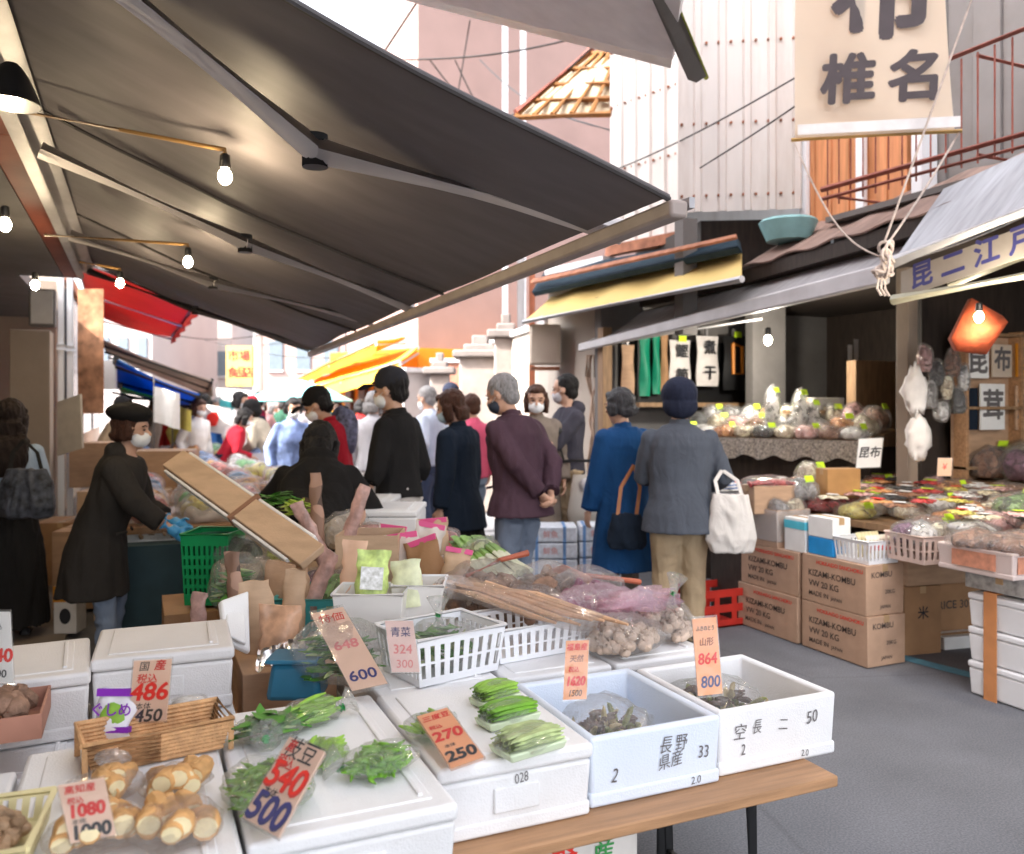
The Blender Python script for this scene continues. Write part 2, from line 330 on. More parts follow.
def awning_mat():
    m = bpy.data.materials.new('dark_awning_fabric'); m.use_nodes = True; n = m.node_tree.nodes; l = m.node_tree.links; p = n['Principled BSDF']
    tc = n.new('ShaderNodeTexCoord')
    mp = n.new('ShaderNodeMapping'); mp.inputs['Scale'].default_value = (1.2, 5, 3); l.new(tc.outputs['Object'], mp.inputs[0])
    nz = n.new('ShaderNodeTexNoise'); nz.inputs['Scale'].default_value = 2.2; nz.inputs['Detail'].default_value = 8; l.new(mp.outputs[0], nz.inputs[0])
    rp = n.new('ShaderNodeValToRGB'); rp.color_ramp.elements[0].color = (.150, .136, .142, 1); rp.color_ramp.elements[1].color = (.180, .164, .172, 1)
    rp.color_ramp.elements[0].position = .35; rp.color_ramp.elements[1].position = .68
    l.new(nz.outputs[0], rp.inputs[0]); l.new(rp.outputs[0], p.inputs['Base Color'])
    wv = n.new('ShaderNodeTexWave'); wv.wave_type = 'BANDS'; wv.bands_direction = 'Y'; wv.inputs['Scale'].default_value = 1.1; wv.inputs['Distortion'].default_value = 14; wv.inputs['Detail'].default_value = 4; wv.inputs['Detail Scale'].default_value = .9
    l.new(tc.outputs['Object'], wv.inputs[0])
    n2 = n.new('ShaderNodeTexNoise'); n2.inputs['Scale'].default_value = 400; l.new(tc.outputs['Object'], n2.inputs[0])
    b = n.new('ShaderNodeBump'); b.inputs['Strength'].default_value = .07; b.inputs['Distance'].default_value = .02; l.new(wv.outputs[0], b.inputs['Height'])
    b2 = n.new('ShaderNodeBump'); b2.inputs['Strength'].default_value = .15; b2.inputs['Distance'].default_value = .002; l.new(n2.outputs[0], b2.inputs['Height']); l.new(b.outputs[0], b2.inputs['Normal'])
    l.new(b2.outputs[0], p.inputs['Normal']); p.inputs['Roughness'].default_value = .6; p.inputs['Specular IOR Level'].default_value = .2
    return m
AWN = fabric(awning_mat(), .10)

# ---------------------------------------------------------------- ground
g = MB().add([(-300, -100, 0), (300, -100, 0), (300, 500, 0), (-300, 500, 0)], [(0, 1, 2, 3)]); struct('ground', g, ASPH)
g = MB().bx(-8, -.42, -3, 30, .0, .03); struct('shop_floor', g, CONC)
BLUL = mat('blue_road_paint', (.10, .27, .36), .7, .15, 20, dirt=.4, dirtcol=(.09, .12, .14))
g = MB().add([(4.55, .5, .004), (4.65, .5, .004), (3.30, 8.2, .004), (3.20, 8.2, .004)], [(0, 1, 2, 3)]); struct('road_marking', g, BLUL)

# ---------------------------------------------------------------- left shop with its big awning
t = thing('shop_building', 'open-fronted shop with red-brown upper wall under the big dark awning', 'building', (-1.5, 4, 0))
b = MB().bx(-.62, -.50, -3, 4.2, 2.62, 9.6); b.bx(-.62, -.50, 4.2, 8.6, 2.62, 10.4); b.build('upper_wall', BRICKR, t, world=True, bevel=.01)  # top lies out of view; its stepped height is set to shade the street
MB().bx(-3.2, -.62, -3, 8.6, 2.62, 2.72).build('ceiling', GREYW, t, world=True)
MB().bx(-3.2, -.97, 8.6, 12.69, 2.62, 2.72).build('added_shade_ceiling', GREYW, t, world=True)  # flat ceiling added to keep the sun off the left interior
for y in (8.9, 10.2, 11.5): MB().bx(-2.9, -2.6, y, y+.8, 2.05, 2.4).build('shelf_goods', mat('shelf_goods', (.35, .25, .12), .7, .9, 9), t, world=True)
MB().bx(-3.2, -3.05, -3, 20, 0, 2.62).build('side_wall', PIL, t, world=True)
MB().bx(-3.05, -1.0, 12.5, 12.6, 0, 3.1).build('rear_wall', PIL, t, world=True)
b = MB()
for z in (.5, 1.0, 1.5, 2.0): b.bx(-3.05, -2.7, 1, 12, z, z+.03)
b.build('shelf', WOOD, t, world=True)
b = MB()
for k in range(4): b.bx(-.56+.05*k, -.53+.05*k, -1, 8.4, 2.66+.04*k, 2.69+.04*k)
b.build('conduit', STEEL, t, world=True)
P = D(35, 400, 7.6)
b = MB().bx(P.x-.2, P.x+.12, P.y, P.y+.35, .03, 2.15); single('pillar', b, PIL, 'beige square pillar behind the long-haired woman at the left edge', 'pillar', bevel=.008)
P = D(43, 400, 7.4)
t = thing('meter_box', 'dark grey metal meter box on top of the beige pillar', 'box', (P.x, P.y, 2.16))
MB().box((0, 0, .16), (.2, .16, .32)).build('case', GREYW, t, bevel=.008)
MB().box((0, -.09, .16), (.17, .02, .29)).build('door', STEEL, t, bevel=.004)
for i, px in enumerate((61, 70)):
    P = D(px, 400, 8.0+.2*i); b = MB().cyl((P.x, P.y, .03), (P.x, P.y, 2.9), .028)
    b.cyl((P.x, P.y, .03), (P.x, P.y, .06), .06); b.cyl((P.x, P.y, 2.0), (P.x, P.y, 2.05), .04)
    single('drain_pipe', b, WHP, ['thin white pipe just right of the beige pillar', 'second thin white pipe from the beige pillar, beside the orange banner'][i], 'pipe', 'white pipes beside the pillar')
# fabric geometry
def zawn(X): return 2.70-.38*(X+.37)
Yn, Yf = 2.0, 8.2
def af(u, v):
    Y = Yn+(Yf-Yn)*u; X = -.40+(1.36+.12*u+.40)*v
    s_ = .035*math.sin(math.pi*v)+.012*math.sin(u*math.pi*12)*math.sin(math.pi*v)+.02*noise.noise(Vector((X*1.7, Y*1.2, 3)))
    return (X, Y, zawn(X)-s_)
t = thing('retractable_awning', 'big dark brown folding-arm awning stretched over the market stall', 'awning', (-.4, 5, 2.7))
MB().sheet(lambda u, v: af(u, v), 60, 26, .006).build('canopy', AWN, t, world=True, ang=80)
for u in (.0, .33, .66, 1): MB().tube([Vector(af(u, v/12))+Vector((0, 0, -.008)) for v in range(13)], .008, 6).build('hem', mat('awning_seam', (.05, .045, .045), .6), t, world=True)
a0, a1 = Vector(af(0, 1))+Vector((.02, -.02, -.01)), Vector(af(1, 1))+Vector((.02, .02, -.01))
b = MB(); dd = (a1-a0).normalized(); nn = Vector((dd.y, -dd.x, 0))
b.hexa([a0-nn*.03+Vector((0, 0, -.05)), a0+nn*.03+Vector((0, 0, -.05)), a1+nn*.03+Vector((0, 0, -.05)), a1-nn*.03+Vector((0, 0, -.05)), a0-nn*.03, a0+nn*.03, a1+nn*.03, a1-nn*.03])
b.build('front_bar', mat('beige_bar', (.36, .30, .27), .5, .1, 8, dirt=.3, dirtcol=(.2, .15, .12)), t, world=True, bevel=.01)
MB().hexa([a0+nn*.032+Vector((0, 0, -.02)), a0+nn*.05+Vector((0, 0, -.02)), a1+nn*.05+Vector((0, 0, -.02)), a1+nn*.032+Vector((0, 0, -.02)), a0+nn*.032+Vector((0, 0, .01)), a0+nn*.05+Vector((0, 0, .01)), a1+nn*.05+Vector((0, 0, .01)), a1+nn*.032+Vector((0, 0, .01))]).build('gutter', STEEL, t, world=True)
b = MB().tube([(-.42, 1.9, 2.68), (-.42, 8.3, 2.68)], .055, 12); b.tube([(-.47, 1.9, 2.60), (-.47, 8.3, 2.60)], .03, 8); b.build('roller', STEEL, t, world=True)
ARMW = mat('arm_paint', (.72, .68, .68), .4, .05)
def arm(pts, r, nm='arm', m=ARMW):
    b = MB()
    for p, q in zip(pts[:-1], pts[1:]): b.tube([p, q], [(r*.75, r*1.25)]*2, 12)
    o = b.build(nm, m, t, world=True)
    b = MB()
    for p in pts[1:-1]: b.cyl(p-Vector((0, 0, r*1.5)), p+Vector((0, 0, r*1.3)), r*1.1, 12)
    if len(pts) > 2: b.xf(XF[t].inverted()); b.build('elbow', BLK, o)
arm([D(40, -75, 2.0), D(315, 150, 2.62), D(622, 232, 2.88)], .036)
arm([D(40, 150, 3.5), D(245, 243, 4.0), D(412, 308, 4.9)], .030)
arm([D(70, 235, 4.8), D(213, 283, 5.1), D(372, 322, 5.9)], .026)
arm([Vector((-.40, 8.1, 2.62)), D(195, 310, 7.2), D(318, 350, 8.0)], .025, 'side_arm', GREYW)
# lamps under the awning
BULB = emis('bulb', (1, .80, .52), 38)
def lamp(label, p, shade, rod=None, en=9, grp='warm bulbs under the big awning', col=(1, .78, .5), nm='hanging_lamp', sc=1):
    t = thing(nm, label, 'lamp', p, 0, grp)
    if shade == 'shade':
        MB().lathe([(.02*sc, .12*sc), (.03*sc, .11*sc), (.05*sc, .08*sc), (.075*sc, .02*sc), (.085*sc, -.005*sc), (.08*sc, -.005*sc), (.045*sc, .075*sc), (.02*sc, .09*sc)], n=20).build('lamp_shade', BLK, t)
    MB().lathe([(.012*sc, .085*sc), (.017*sc, .08*sc), (.02*sc, .04*sc), (.017*sc, .035*sc)], n=12).build('socket', BLK, t)
    MB().ball((0, 0, .005*sc), (.024*sc, .024*sc, .03*sc), 14, 10).build('bulb', BULB, t)
    if rod: MB().tube(rod, .008, 8).xf(Matrix.Translation(-Vector(p))).build('rod', mat('brass_rod', (.30, .17, .06), .45, .2), t)
    ld = bpy.data.lights.new('bulb_light', 'POINT'); ld.energy = en*(.08 if 'awning' in grp else .6); ld.color = col; ld.shadow_soft_size = .04*sc
    lo = bpy.data.objects.new('bulb_light', ld); COL.objects.link(lo); lo.parent = t; lo.location = (0, 0, -.055*sc)
    return t
def rodpts(p, w):
    p = Vector(p); w = Vector(w); return [w, w.lerp(p, .5)+Vector((0, 0, .05)), p+Vector((0, 0, .10)), p+Vector((0, 0, .08))]
p = D(11, 103, 2.6); lamp('black shaded lamp at the top left corner under the awning', p, 'shade', None, 9)
p = D(225, 178, 3.0); lamp('bare bulb on a brass rod near the middle of the big awning', p, 'bare', rodpts(p, D(25, 112, 3.3)), 9)
p = D(188, 263, 4.6); lamp('bare bulb on a curved thin rod just above the red awning', p, 'bare', rodpts(p, D(45, 235, 4.8)), 8)
p = D(120, 284, 5.6); lamp('bulb glowing in front of the red awning', p, 'bare', rodpts(p, D(80, 262, 5.8)), 8)
p = D(35, 286, 5.2); lamp('bulb above the beige pillar at the left edge', p, 'bare', None, 7)
p = D(5, 226, 3.6); lamp('small bulb at the left picture edge below the shaded lamp', p, 'bare', None, 6)

# ---------------------------------------------------------------- awnings further down the left side
def slabawn(nm, label, q, m, th=.02, frame=None, valance=0, sag=.04):
    t = thing(nm, label, 'awning', Vector(q[0]))
    q = [Vector(p) for p in q]
    def fn(u, v): p = q[0].lerp(q[1], u).lerp(q[3].lerp(q[2], u), v); return p-Vector((0, 0, sag*math.sin(math.pi*u)*(1+.4*math.sin(v*21))))
    MB().sheet(fn, 14, 14, th).build('canopy', m, t, world=True, ang=70)
    b = MB(); b.tube([q[1], q[2]], .03, 8); b.tube([q[0], q[3]], .03, 8); b.build('bar', frame or ALU, t, world=True)
    for a_, c_ in ((q[0], q[1]), (q[3], q[2]), (q[0].lerp(q[3], .5), q[1].lerp(q[2], .5))):
        MB().tube([a_-Vector((0, 0, .10)), c_-Vector((0, 0, .05))], .02, 8).build('arm', frame or WHP, t, world=True)
    if valance:
        MB().sheet(lambda u, v: q[1].lerp(q[2], u)-Vector((0, 0, valance*v))+Vector((.02*math.sin(u*30)*v, 0, 0)), 24, 4, .01).build('valance', m, t, world=True)
    return t
slabawn('folding_awning', 'bright red folding awning beyond the big dark awning', [D(76, 250, 9.0), D(197, 303, 9.2), D(172, 336, 13), D(92, 312, 13)], REDF, .02, valance=.12)
slabawn('canvas_awning', 'weathered grey-brown awning below the red one on the left side', [D(100, 338, 12), D(212, 380, 14), D(206, 392, 17), D(108, 352, 17)], fabric(mat('brown_canvas', (.42, .34, .30), .8, .1)), .03, BLK, valance=.25)
slabawn('tarpaulin', 'blue tarpaulin roof under the grey-brown awning', [D(116, 358, 9.5), D(200, 394, 10.5), D(190, 404, 13.5), D(112, 386, 13)], BLUF, .02, BLK)
slabawn('fabric_awning', 'green strip of awning below the blue tarpaulin', [D(120, 386, 10.5), D(160, 398, 10.8), D(185, 400, 15), D(122, 392, 14)], GRNF, .02, BLK, sag=.01)
t = thing('shop_building', 'narrow pale shop building behind the red awning on the left side', 'building', (-2, 12, 0))
MB().bx(-4, -.95, 12.7, 25, 0, 3.5).build('wall', CREAMW, t, world=True)
for k in range(3): MB().bx(-.94, -.90, 13.2+3.5*k, 15.8+3.5*k, 1.0, 3.1).build('window', GLASSY, t, world=True)
b = MB().bx(-.96, -.86, 12.7, 25, 3.15, 3.3); b.build('cornice', RUST, t, world=True)
BAN = mat('orange_banner', (.34, .16, .08), .8, .5, 9)
P = D(78, 300, 9.2)
b = MB().sheet(lambda u, v: P+Vector((.28*u*CY, -.28*u*SY+.03*math.sin(v*9), .12-1.35*v)), 6, 16, .01)
single('hanging_banner', b, BAN, 'narrow orange and brown banner hanging beside the white pipes', 'banner')
# white board held out of the shop at left
q = [D(57, 402, 6.8), D(80, 394, 6.7), D(82, 448, 6.7), D(57, 456, 6.8)]
single('notice_board', MB().slab([q[3], q[2], q[1], q[0]], .02), mat('board_face', (.55, .50, .44), .7), 'blank pale notice board hanging beside the pillar on the left', 'board', bevel=.003)
q = D(107, 375, 10); single('framed_poster', MB().box(q, (.22, .04, .34), Matrix.Rotation(-YAW, 3, 'Z')), PAPER, 'small framed white poster between the pillar and the blue tarpaulin', 'poster')

# ---------------------------------------------------------------- right side: corrugated building
def corr(b, p, q, z0, z1, n, dep, mi=0):
    p, q = Vector(p), Vector(q); d = q-p; nn = Vector((d.y, -d.x, 0)).normalized()
    prof = []
    for i in range(n):
        for a_, h in ((0, 0), (.62, 0), (.70, 1), (.92, 1)): prof.append(p+d*((i+a_)/n)+nn*(dep*h))
    prof.append(q)
    vs = [Vector((v.x, v.y, z)) for z in (z0, z1) for v in prof]; k = len(prof)
    return b.add(vs, [(i, i+1, k+i+1, k+i) for i in range(k-1)], mi)
t = thing('shop_building', 'white corrugated metal upper storey with rows of rivets, above the yellow awning', 'building', (6, 7, 3))
P0, P1, P2, P3 = D(610, 247, 8.6), D(682, 232, 7.9), D(678, 212, 7.0), D(802, 208, 6.86)
b = MB(); corr(b, P0, P1, 3.08, 5.45, 5, .02); corr(b, P2, P3, 3.06, 6.2, 5, .025)
b.add([(P1.x, P1.y, 3.08), (P2.x, P2.y, 3.06), (P2.x, P2.y, 5.45), (P1.x, P1.y, 5.45)], [(0, 1, 2, 3)])
b.add([(P0.x, P0.y, 3.08), (P0.x+4, P0.y+.5, 3.08), (P0.x+4, P0.y+.5, 5.45), (P0.x, P0.y, 5.45)], [(0, 1, 2, 3)])
b.add([(P0.x, P0.y, 5.45), (P1.x, P1.y, 5.45), (P2.x, P2.y, 5.45), (P2.x+4, P2.y, 5.45), (P0.x+4, P0.y+.5, 5.45)], [(0, 1, 2, 3, 4)])
b.add([(P2.x, P2.y, 5.45), (P2.x, P2.y, 6.2), (P2.x+4, P2.y+1, 6.2), (P2.x+4, P2.y+1, 5.45)], [(0, 1, 2, 3)])
b.build('wall', SIDING, t, world=True, smooth=False)
b = MB()
for (A, B, z0, rows) in ((P0, P1, 3.08, (.15, .75, 1.4, 1.95)), (P2, P3, 3.06, (.13, .72, 1.38, 2.1))):
    dv = B-A; nn = Vector((dv.y, -dv.x, 0)).normalized()
    for rz in rows:
        for i in range(10):
            c_ = A+dv*((i+.31+.0)/10); c_ = Vector((c_.x, c_.y, z0+rz))+nn*.012; MB().ball(c_, .014, 6, 4).build('rivet', RUST, t, world=True)
MB().hexa([P0+Vector((-.05, -.1, -.10)), P1+Vector((-.05, -.1, -.10)), P1+Vector((0, .1, -.10)), P0+Vector((0, .1, -.10)), P0+Vector((-.05, -.1, 0)), P1+Vector((-.05, -.1, 0)), P1+Vector((0, .1, 0)), P0+Vector((0, .1, 0))]).build('sill', RUST, t, world=True)
# lower part under the siding
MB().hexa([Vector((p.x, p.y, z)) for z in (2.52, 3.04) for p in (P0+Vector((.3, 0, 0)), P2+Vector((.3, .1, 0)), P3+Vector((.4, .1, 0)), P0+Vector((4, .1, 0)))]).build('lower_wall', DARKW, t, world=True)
MB().bx(P2.x-.02, P2.x+.12, P2.y-.1, P2.y+.02, 2.05, 3.0).build('post', GREYW, t, world=True)
b = MB().lathe([(.0, .0), (.16, .0), (.22, .14), (.2, .16)], (0, 0, 0)); q = D(788, 228, 6.5); b.xf(Matrix.Translation(q-Vector((0, 0, .1))))
single('basin', b, mat('pale_teal', (.25, .48, .50), .5), 'pale teal basin wedged under the corner of the white siding', 'basin')
# yellow awning with dark strip
A, B = D(545, 268, 8.9), D(742, 240, 5.9)
t = thing('fabric_awning', 'yellow awning sloping out below the white corrugated wall', 'awning', A)
C1, C2 = D(524, 322, 8.9), D(742, 279, 5.75); U1, U2 = D(560, 287, 9.4), D(742, 254, 6.6)
MB().sheet(lambda u, v: U1.lerp(U2, u).lerp(C1.lerp(C2, u), v)-Vector((0, 0, .05*math.sin(math.pi*v)*(.6+.4*math.sin(u*23)))), 30, 10, .01).build('canopy', YELF, t, world=True, ang=80)
MB().tube([C1, C2], .025, 8).build('bar', ALU, t, world=True)
for u in (.1, .5, .9): MB().tube([U1.lerp(U2, u)-Vector((0, 0, .15)), C1.lerp(C2, u)], .018, 8).build('arm', ALU, t, world=True)
T1, T2, T3, T4 = D(531, 292, 9.2), D(738, 246, 6.3), D(736, 236, 6.8), D(545, 270, 9.5)
b = MB().slab([T1, T2, T3, T4], .07); single('tin_roof', b, NAVYM, 'dark tin roof strip just above the yellow awning', 'roof', bevel=.01)
b = MB().slab([D(530, 283, 9.1), D(736, 237, 6.25), D(736, 234, 6.3), D(532, 279, 9.2)], .02); single('roof_edge', b, RUST, 'rusty metal edging on top of the dark tin roof strip', 'roof edging')
# ------------- building with railing
t = thing('shop_building', 'old grey building with red railing above the brown tin roof, upper right', 'building', (6, 3, 2.6))
b = MB()
for i in range(34):
    y = -1.5+i*.2; b.bx(5.02+(.02 if i % 2 else 0), 5.2, y, y+.198, 2.95, 7)
b.build('wall', GREYP, t, world=True, bevel=.004)
b = MB()
for i in range(11): b.bx(4.955+(.012 if i % 2 else 0), 5.01, 4.36+i*.09, 4.36+i*.09+.088, 2.9, 4.9)
b.build('orange_panel', ORAW, t, world=True)
b = MB()
for y in (4.75, 5.34): b.bx(4.91, 4.95, y-.04, y+.04, 2.75, 4.9)
for y in (3.15, 4.2, 2.2): b.bx(4.86, 5.01, y-.045, y+.045, 2.9, 6.5)
b.build('post', WHP, t, world=True, bevel=.006)
MB().bx(5.2, 9, -1.5, 5.3, 2.6, 7).build('storey', GREYW, t, world=True)
b = MB().bx(4.965, 5.015, .5, 2.9, 3.9, 5.0); b.build('window', GLASSY, t, world=True)
b = MB(); b.tube([(4.55, 4.75, 3.04), (4.55, 1.0, 2.92)], .022, 8); b.tube([(4.55, 4.75, 2.97), (4.55, 1.0, 2.85)], .015, 8); b.tube([(4.55, 4.75, 3.62), (4.55, 1.0, 3.52)], .018, 8)
b.build('rail', REDP, t, world=True)
b = MB()
for i in range(34): y = 1.1+i*.109; b.cyl((4.55, y, 2.9), (4.55, y, 3.56), .006, 6)
for y in (1.3, 2.4, 3.5, 4.6): b.cyl((4.55, y, 2.95), (5.02, y, 2.95), .012, 6); b.cyl((4.55, y, 3.54), (5.02, y, 3.54), .012, 6)
b.build('railing', REDP, t, world=True)
MB().bx(4.58, 5.0, 1.0, 4.75, 2.80, 2.84).build('balcony_floor', GREYW, t, world=True)
# brown tin roof
t = thing('tin_roof', 'rusty brown corrugated tin roof over the dried goods shop', 'roof', (4.3, 3, 2.5))
def rf(u, v):
    y = 5.35-4.6*u; x = 4.28+.72*v; return (x, y, 2.54+.22*u+.40*v+.012*math.sin(u*300/4.6*1.0))
MB().sheet(rf, 150, 4, .012).build('roof_sheet', ROOFM, t, world=True)
b = MB().hexa([(4.30, .75, 2.64), (4.36, .75, 2.64), (4.36, 5.35, 2.42), (4.30, 5.35, 2.42), (4.30, .75, 2.74), (4.36, .75, 2.74), (4.36, 5.35, 2.52), (4.30, 5.35, 2.52)]); b.build('fascia', DARKW, t, world=True)
# ------------- shop 1 (dried goods) shell
t = thing('shop_building', 'dark open-fronted dried goods shop under the grey awning on the right', 'building', (5.3, 4, 0))
MB().bx(3.98, 6.8, 6.98, 7.1, 0, 2.5).build('end_wall', GREYW, t, world=True)
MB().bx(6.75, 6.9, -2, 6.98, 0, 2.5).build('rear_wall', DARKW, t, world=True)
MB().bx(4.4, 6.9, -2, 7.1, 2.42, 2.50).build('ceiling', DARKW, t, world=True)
b = MB().bx(3.93, 4.03, 6.86, 6.96, 0, 2.2); b.build('post', WOOD, t, world=True, bevel=.006)
q = D(907, 380, 5.9); MB().bx(q.x-.05, q.x+.05, q.y-.05, q.y+.05, 0, 2.5).build('pillar', PIL, t, world=True, bevel=.006)
MB().bx(q.x+.2, 6.75, q.y+.05, q.y+.12, 0, 2.42).build('partition', DARKW, t, world=True)
q = D(800, 350, 7.6); MB().bx(q.x-.28, q.x+.1, q.y+.3, q.y+.4, 0, 2.42).build('column', GREYW, t, world=True)
q = D(878, 420, 7.2); MB().bx(q.x-.25, q.x+.2, q.y, q.y+.1, 0, 1.85).build('cupboard', WOOD, t, world=True)
b = MB(); q = D(850, 400, 7.4); b.cyl((q.x, q.y, 1.2), (q.x, q.y, 2.0), .02); b.cyl((q.x+.07, q.y, 1.2), (q.x+.07, q.y, 2.05), .02); b.build('pole', ALU, t, world=True)
# shop 1 awning
E1, E2 = D(578, 346, 8.1), D(884, 268, 5.0)
t = thing('fabric_awning', 'grey awning with silver front bar over the dried goods shop', 'awning', E2)
nn = Vector((1, .12, 0)); up = Vector((0, 0, 1))
b = MB().hexa([E1-up*.05, E1-up*.05+nn*.06, E2-up*.09+nn*.06, E2-up*.09, E1+up*.02, E1+up*.02+nn*.06, E2+up*.03+nn*.06, E2+up*.03]); b.build('front_bar', ALU, t, world=True, bevel=.012)
W1, W2 = Vector((4.45, 7.2, 2.36)), Vector((4.45, 3.0, 2.52))
GST = mat('grey_striped_fabric', (.30, .29, .30), .7, .25, 4, stretch=(1, 8, 1))
MB().sheet(lambda u, v: (E1+nn*.03).lerp(E2+nn*.03, u).lerp(W1.lerp(W2, u), v)+up*(.02-.03*math.sin(math.pi*v)), 30, 8, .008).build('canopy', GST, t, world=True)
for u in (.06, .5): MB().tube([E1.lerp(E2, u)+nn*.06-up*.02, W1.lerp(W2, u)-up*.2], .02, 8).build('arm', ALU, t, world=True)
MB().tube([D(600, 345, 7.9), D(762, 318, 7.2)], .018, 8).build('rail', ALU, t, world=True)
# shop 2 awning with lettering
t = thing('fabric_awning', 'pale grey awning with dark blue lettering on its edge, right picture edge', 'awning', D(1000, 240, 4.2))
q = [D(890, 272, 4.75), D(1075, 240, 4.0), D(1075, 185, 4.1), D(890, 262, 4.9)]
ALUF = mat('pale_grey_fabric', (.66, .64, .65), .7, .06)
K1, K2 = D(893, 262, 4.8), D(1110, 178, 3.75)
MB().sheet(lambda u, v: K1.lerp(K2, u)+Vector((.55*v, .12*v, .50*v)), 16, 6, .01).build('canopy', mat('blue_grey_canvas', (.34, .35, .38), .7, .2, 3, stretch=(1, 8, 1)), t, world=True)
MB().tube([K1, K2], .035, 10).build('front_bar', ALU, t, world=True)
v0 = K1.lerp(K2, .02)+Vector((.04, 0, -.04)); v1 = K1.lerp(K2, 1)+Vector((.04, 0, -.04))
VAL = mat('valance_cloth', (.33, .29, .24), .8, .08)
MB().sheet(lambda u, v: v0.lerp(v1, u)-up*(.02+.15*v), 20, 3, .006).build('valance', VAL, t, world=True)
dv = (v1-v0).normalized(); nx = dv; nz_ = up; ny = nx.cross(nz_)
for i, ch in enumerate('昆二江戸川'):
    c_ = v0.lerp(v1, .12+.17*i)-up*.085-Vector((nz_.cross(nx)))*0
    M = Matrix(((nx.x, nz_.x, ny.x, c_.x), (nx.y, nz_.y, ny.y, c_.y), (nx.z, nz_.z, ny.z, c_.z), (0, 0, 0, 1)))
    M = M @ Matrix.Translation((0, 0, .006))
    text(ch, .15, M, .03).build('lettering', INKN, t, world=True, smooth=False)
b = MB(); b.tube([D(893, 300, 4.8), D(1100, 262, 3.9)], .03, 8); b.tube([D(950, 285, 4.6), D(1080, 236, 4.0)], .022, 8); b.build('arm', mat('olive_bar', (.42, .40, .30), .5), t, world=True)
# orange cloth beside a lamp
q = D(985, 325, 4.9)
b = MB(); pts = [D(972, 298, 4.9), D(1003, 316, 4.85), D(1008, 322, 4.8), D(987, 354, 4.9), D(958, 350, 4.9), D(952, 338, 4.9)]
cc = sum(pts, Vector())/6
b.add([p for p in pts]+[cc+Vector((-.03, -.08, -.02))]+[p+Vector((.04, .06, 0)) for p in pts], [(i, (i+1) % 6, 6) for i in range(6)]+[(i, 7+i, 7+(i+1) % 6, (i+1) % 6) for i in range(6)]+[tuple(7+i for i in range(5, -1, -1))])
single('cloth_bag', b, mat('orange_cloth', (.30, .05, .015), .85, .35, 14, .4, 30), 'orange cloth hanging behind the bright bulb at the far right', 'cloth', ang=180)
p = D(979, 318, 4.7); lamp('bright bulb in front of the orange cloth at the far right', p, 'bare', None, 2, 'bulbs in the right-hand shops', (1, .9, .75))
p = D(768, 341, 7.0); lamp('bright white bulb above the shelves of the dried goods shop', p, 'bare', None, 14, 'bulbs in the right-hand shops', (1, .95, .85), sc=1.3)
p = D(1034, 292, 4.0); lamp('bulb cut by the right picture edge under the lettered awning', p, 'bare', None, 8, 'bulbs in the right-hand shops', (1, .9, .75))

# ---------------------------------------------------------------- banner with ropes
q = [D(795, 139, 5.0), D(956, 131, 4.75), D(940, -90, 4.75), D(797, -110, 5.0)]
t = thing('hanging_banner', 'cream cloth shop banner with large dark grey characters, hung high over the street', 'banner', q[0])
MB().sheet(lambda u, v: q[0].lerp(q[1], u).lerp(q[3].lerp(q[2], u), v)+Vector((.01, .02, 0))*math.sin(u*7+v*3), 20, 24, .008).build('cloth', CLOTHC, t, world=True)
MB().tube([D(791, 140, 5.0), D(962, 131, 4.74)], .012, 8).build('pole', mat('bamboo', (.55, .33, .10), .5), t, world=True)
MB().sheet(lambda u, v: q[0].lerp(q[1], u)+Vector((-.02, -.045, .008))+up*.06*v, 10, 2, .004).build('hem', mat('white_cloth', (.75, .72, .70), .8), t, world=True)
nx = (q[1]-q[0]).normalized(); ny = nx.cross(q[3]-q[0]).normalized(); nv = ny.cross(nx)
def ban(ch, px, py, size, d):
    o_ = Vector((0, 0, HC)); r_ = D(px, py, 1)-o_; tt = (q[0]-o_).dot(ny)/r_.dot(ny); c_ = o_+r_*tt+ny*.026
    M = Matrix(((nx.x, nv.x, ny.x, c_.x), (nx.y, nv.y, ny.y, c_.y), (nx.z, nv.z, ny.z, c_.z), (0, 0, 0, 1)))
    text(ch, size, M, .035).build('lettering', mat('banner_ink', (.085, .07, .075), .8, .1), t, world=True, smooth=False)
ban('椎', 848, 84, .30, 4.88); ban('名', 915, 81, .30, 4.80); ban('布', 882, 2, .55, 4.84)
kn = D(884, 258, 4.7)
b = MB()
def rope(a_, c_, sag=.0, r=.006):
    a_, c_ = Vector(a_), Vector(c_); b.tube([a_.lerp(c_, i/12)-up*(sag*math.sin(math.pi*i/12)) for i in range(13)], r, 6)
rope(D(960, 131, 4.74), kn+up*.05, .02); rope(D(793, 140, 5.0), kn, .16, .005); rope(D(975, -10, 4.5), kn+up*.08, 0)
for i in range(9):
    c_ = kn+Vector((random.uniform(-.03, .03), random.uniform(-.03, .03), random.uniform(-.10, .06))); rr = random.uniform(.04, .065)
    M = Euler((random.uniform(0, 3), random.uniform(0, 3), 0)).to_matrix()
    b.tube([c_+M @ Vector((math.cos(a_/14*6.5)*rr, math.sin(a_/14*6.5)*rr*.8, .001*a_)) for a_ in range(15)], .009, 6)
for i in range(3): b.tube([kn+Vector((.02*i-.03, 0, -.08)), kn+Vector((.03*i-.04, .01, -.17)), kn+Vector((.03*i-.02, .0, -.21))], .007, 6)
single('rope', b, ROPE, 'thin ropes from the cream banner tied in a thick knot on the silver awning bar', 'rope')

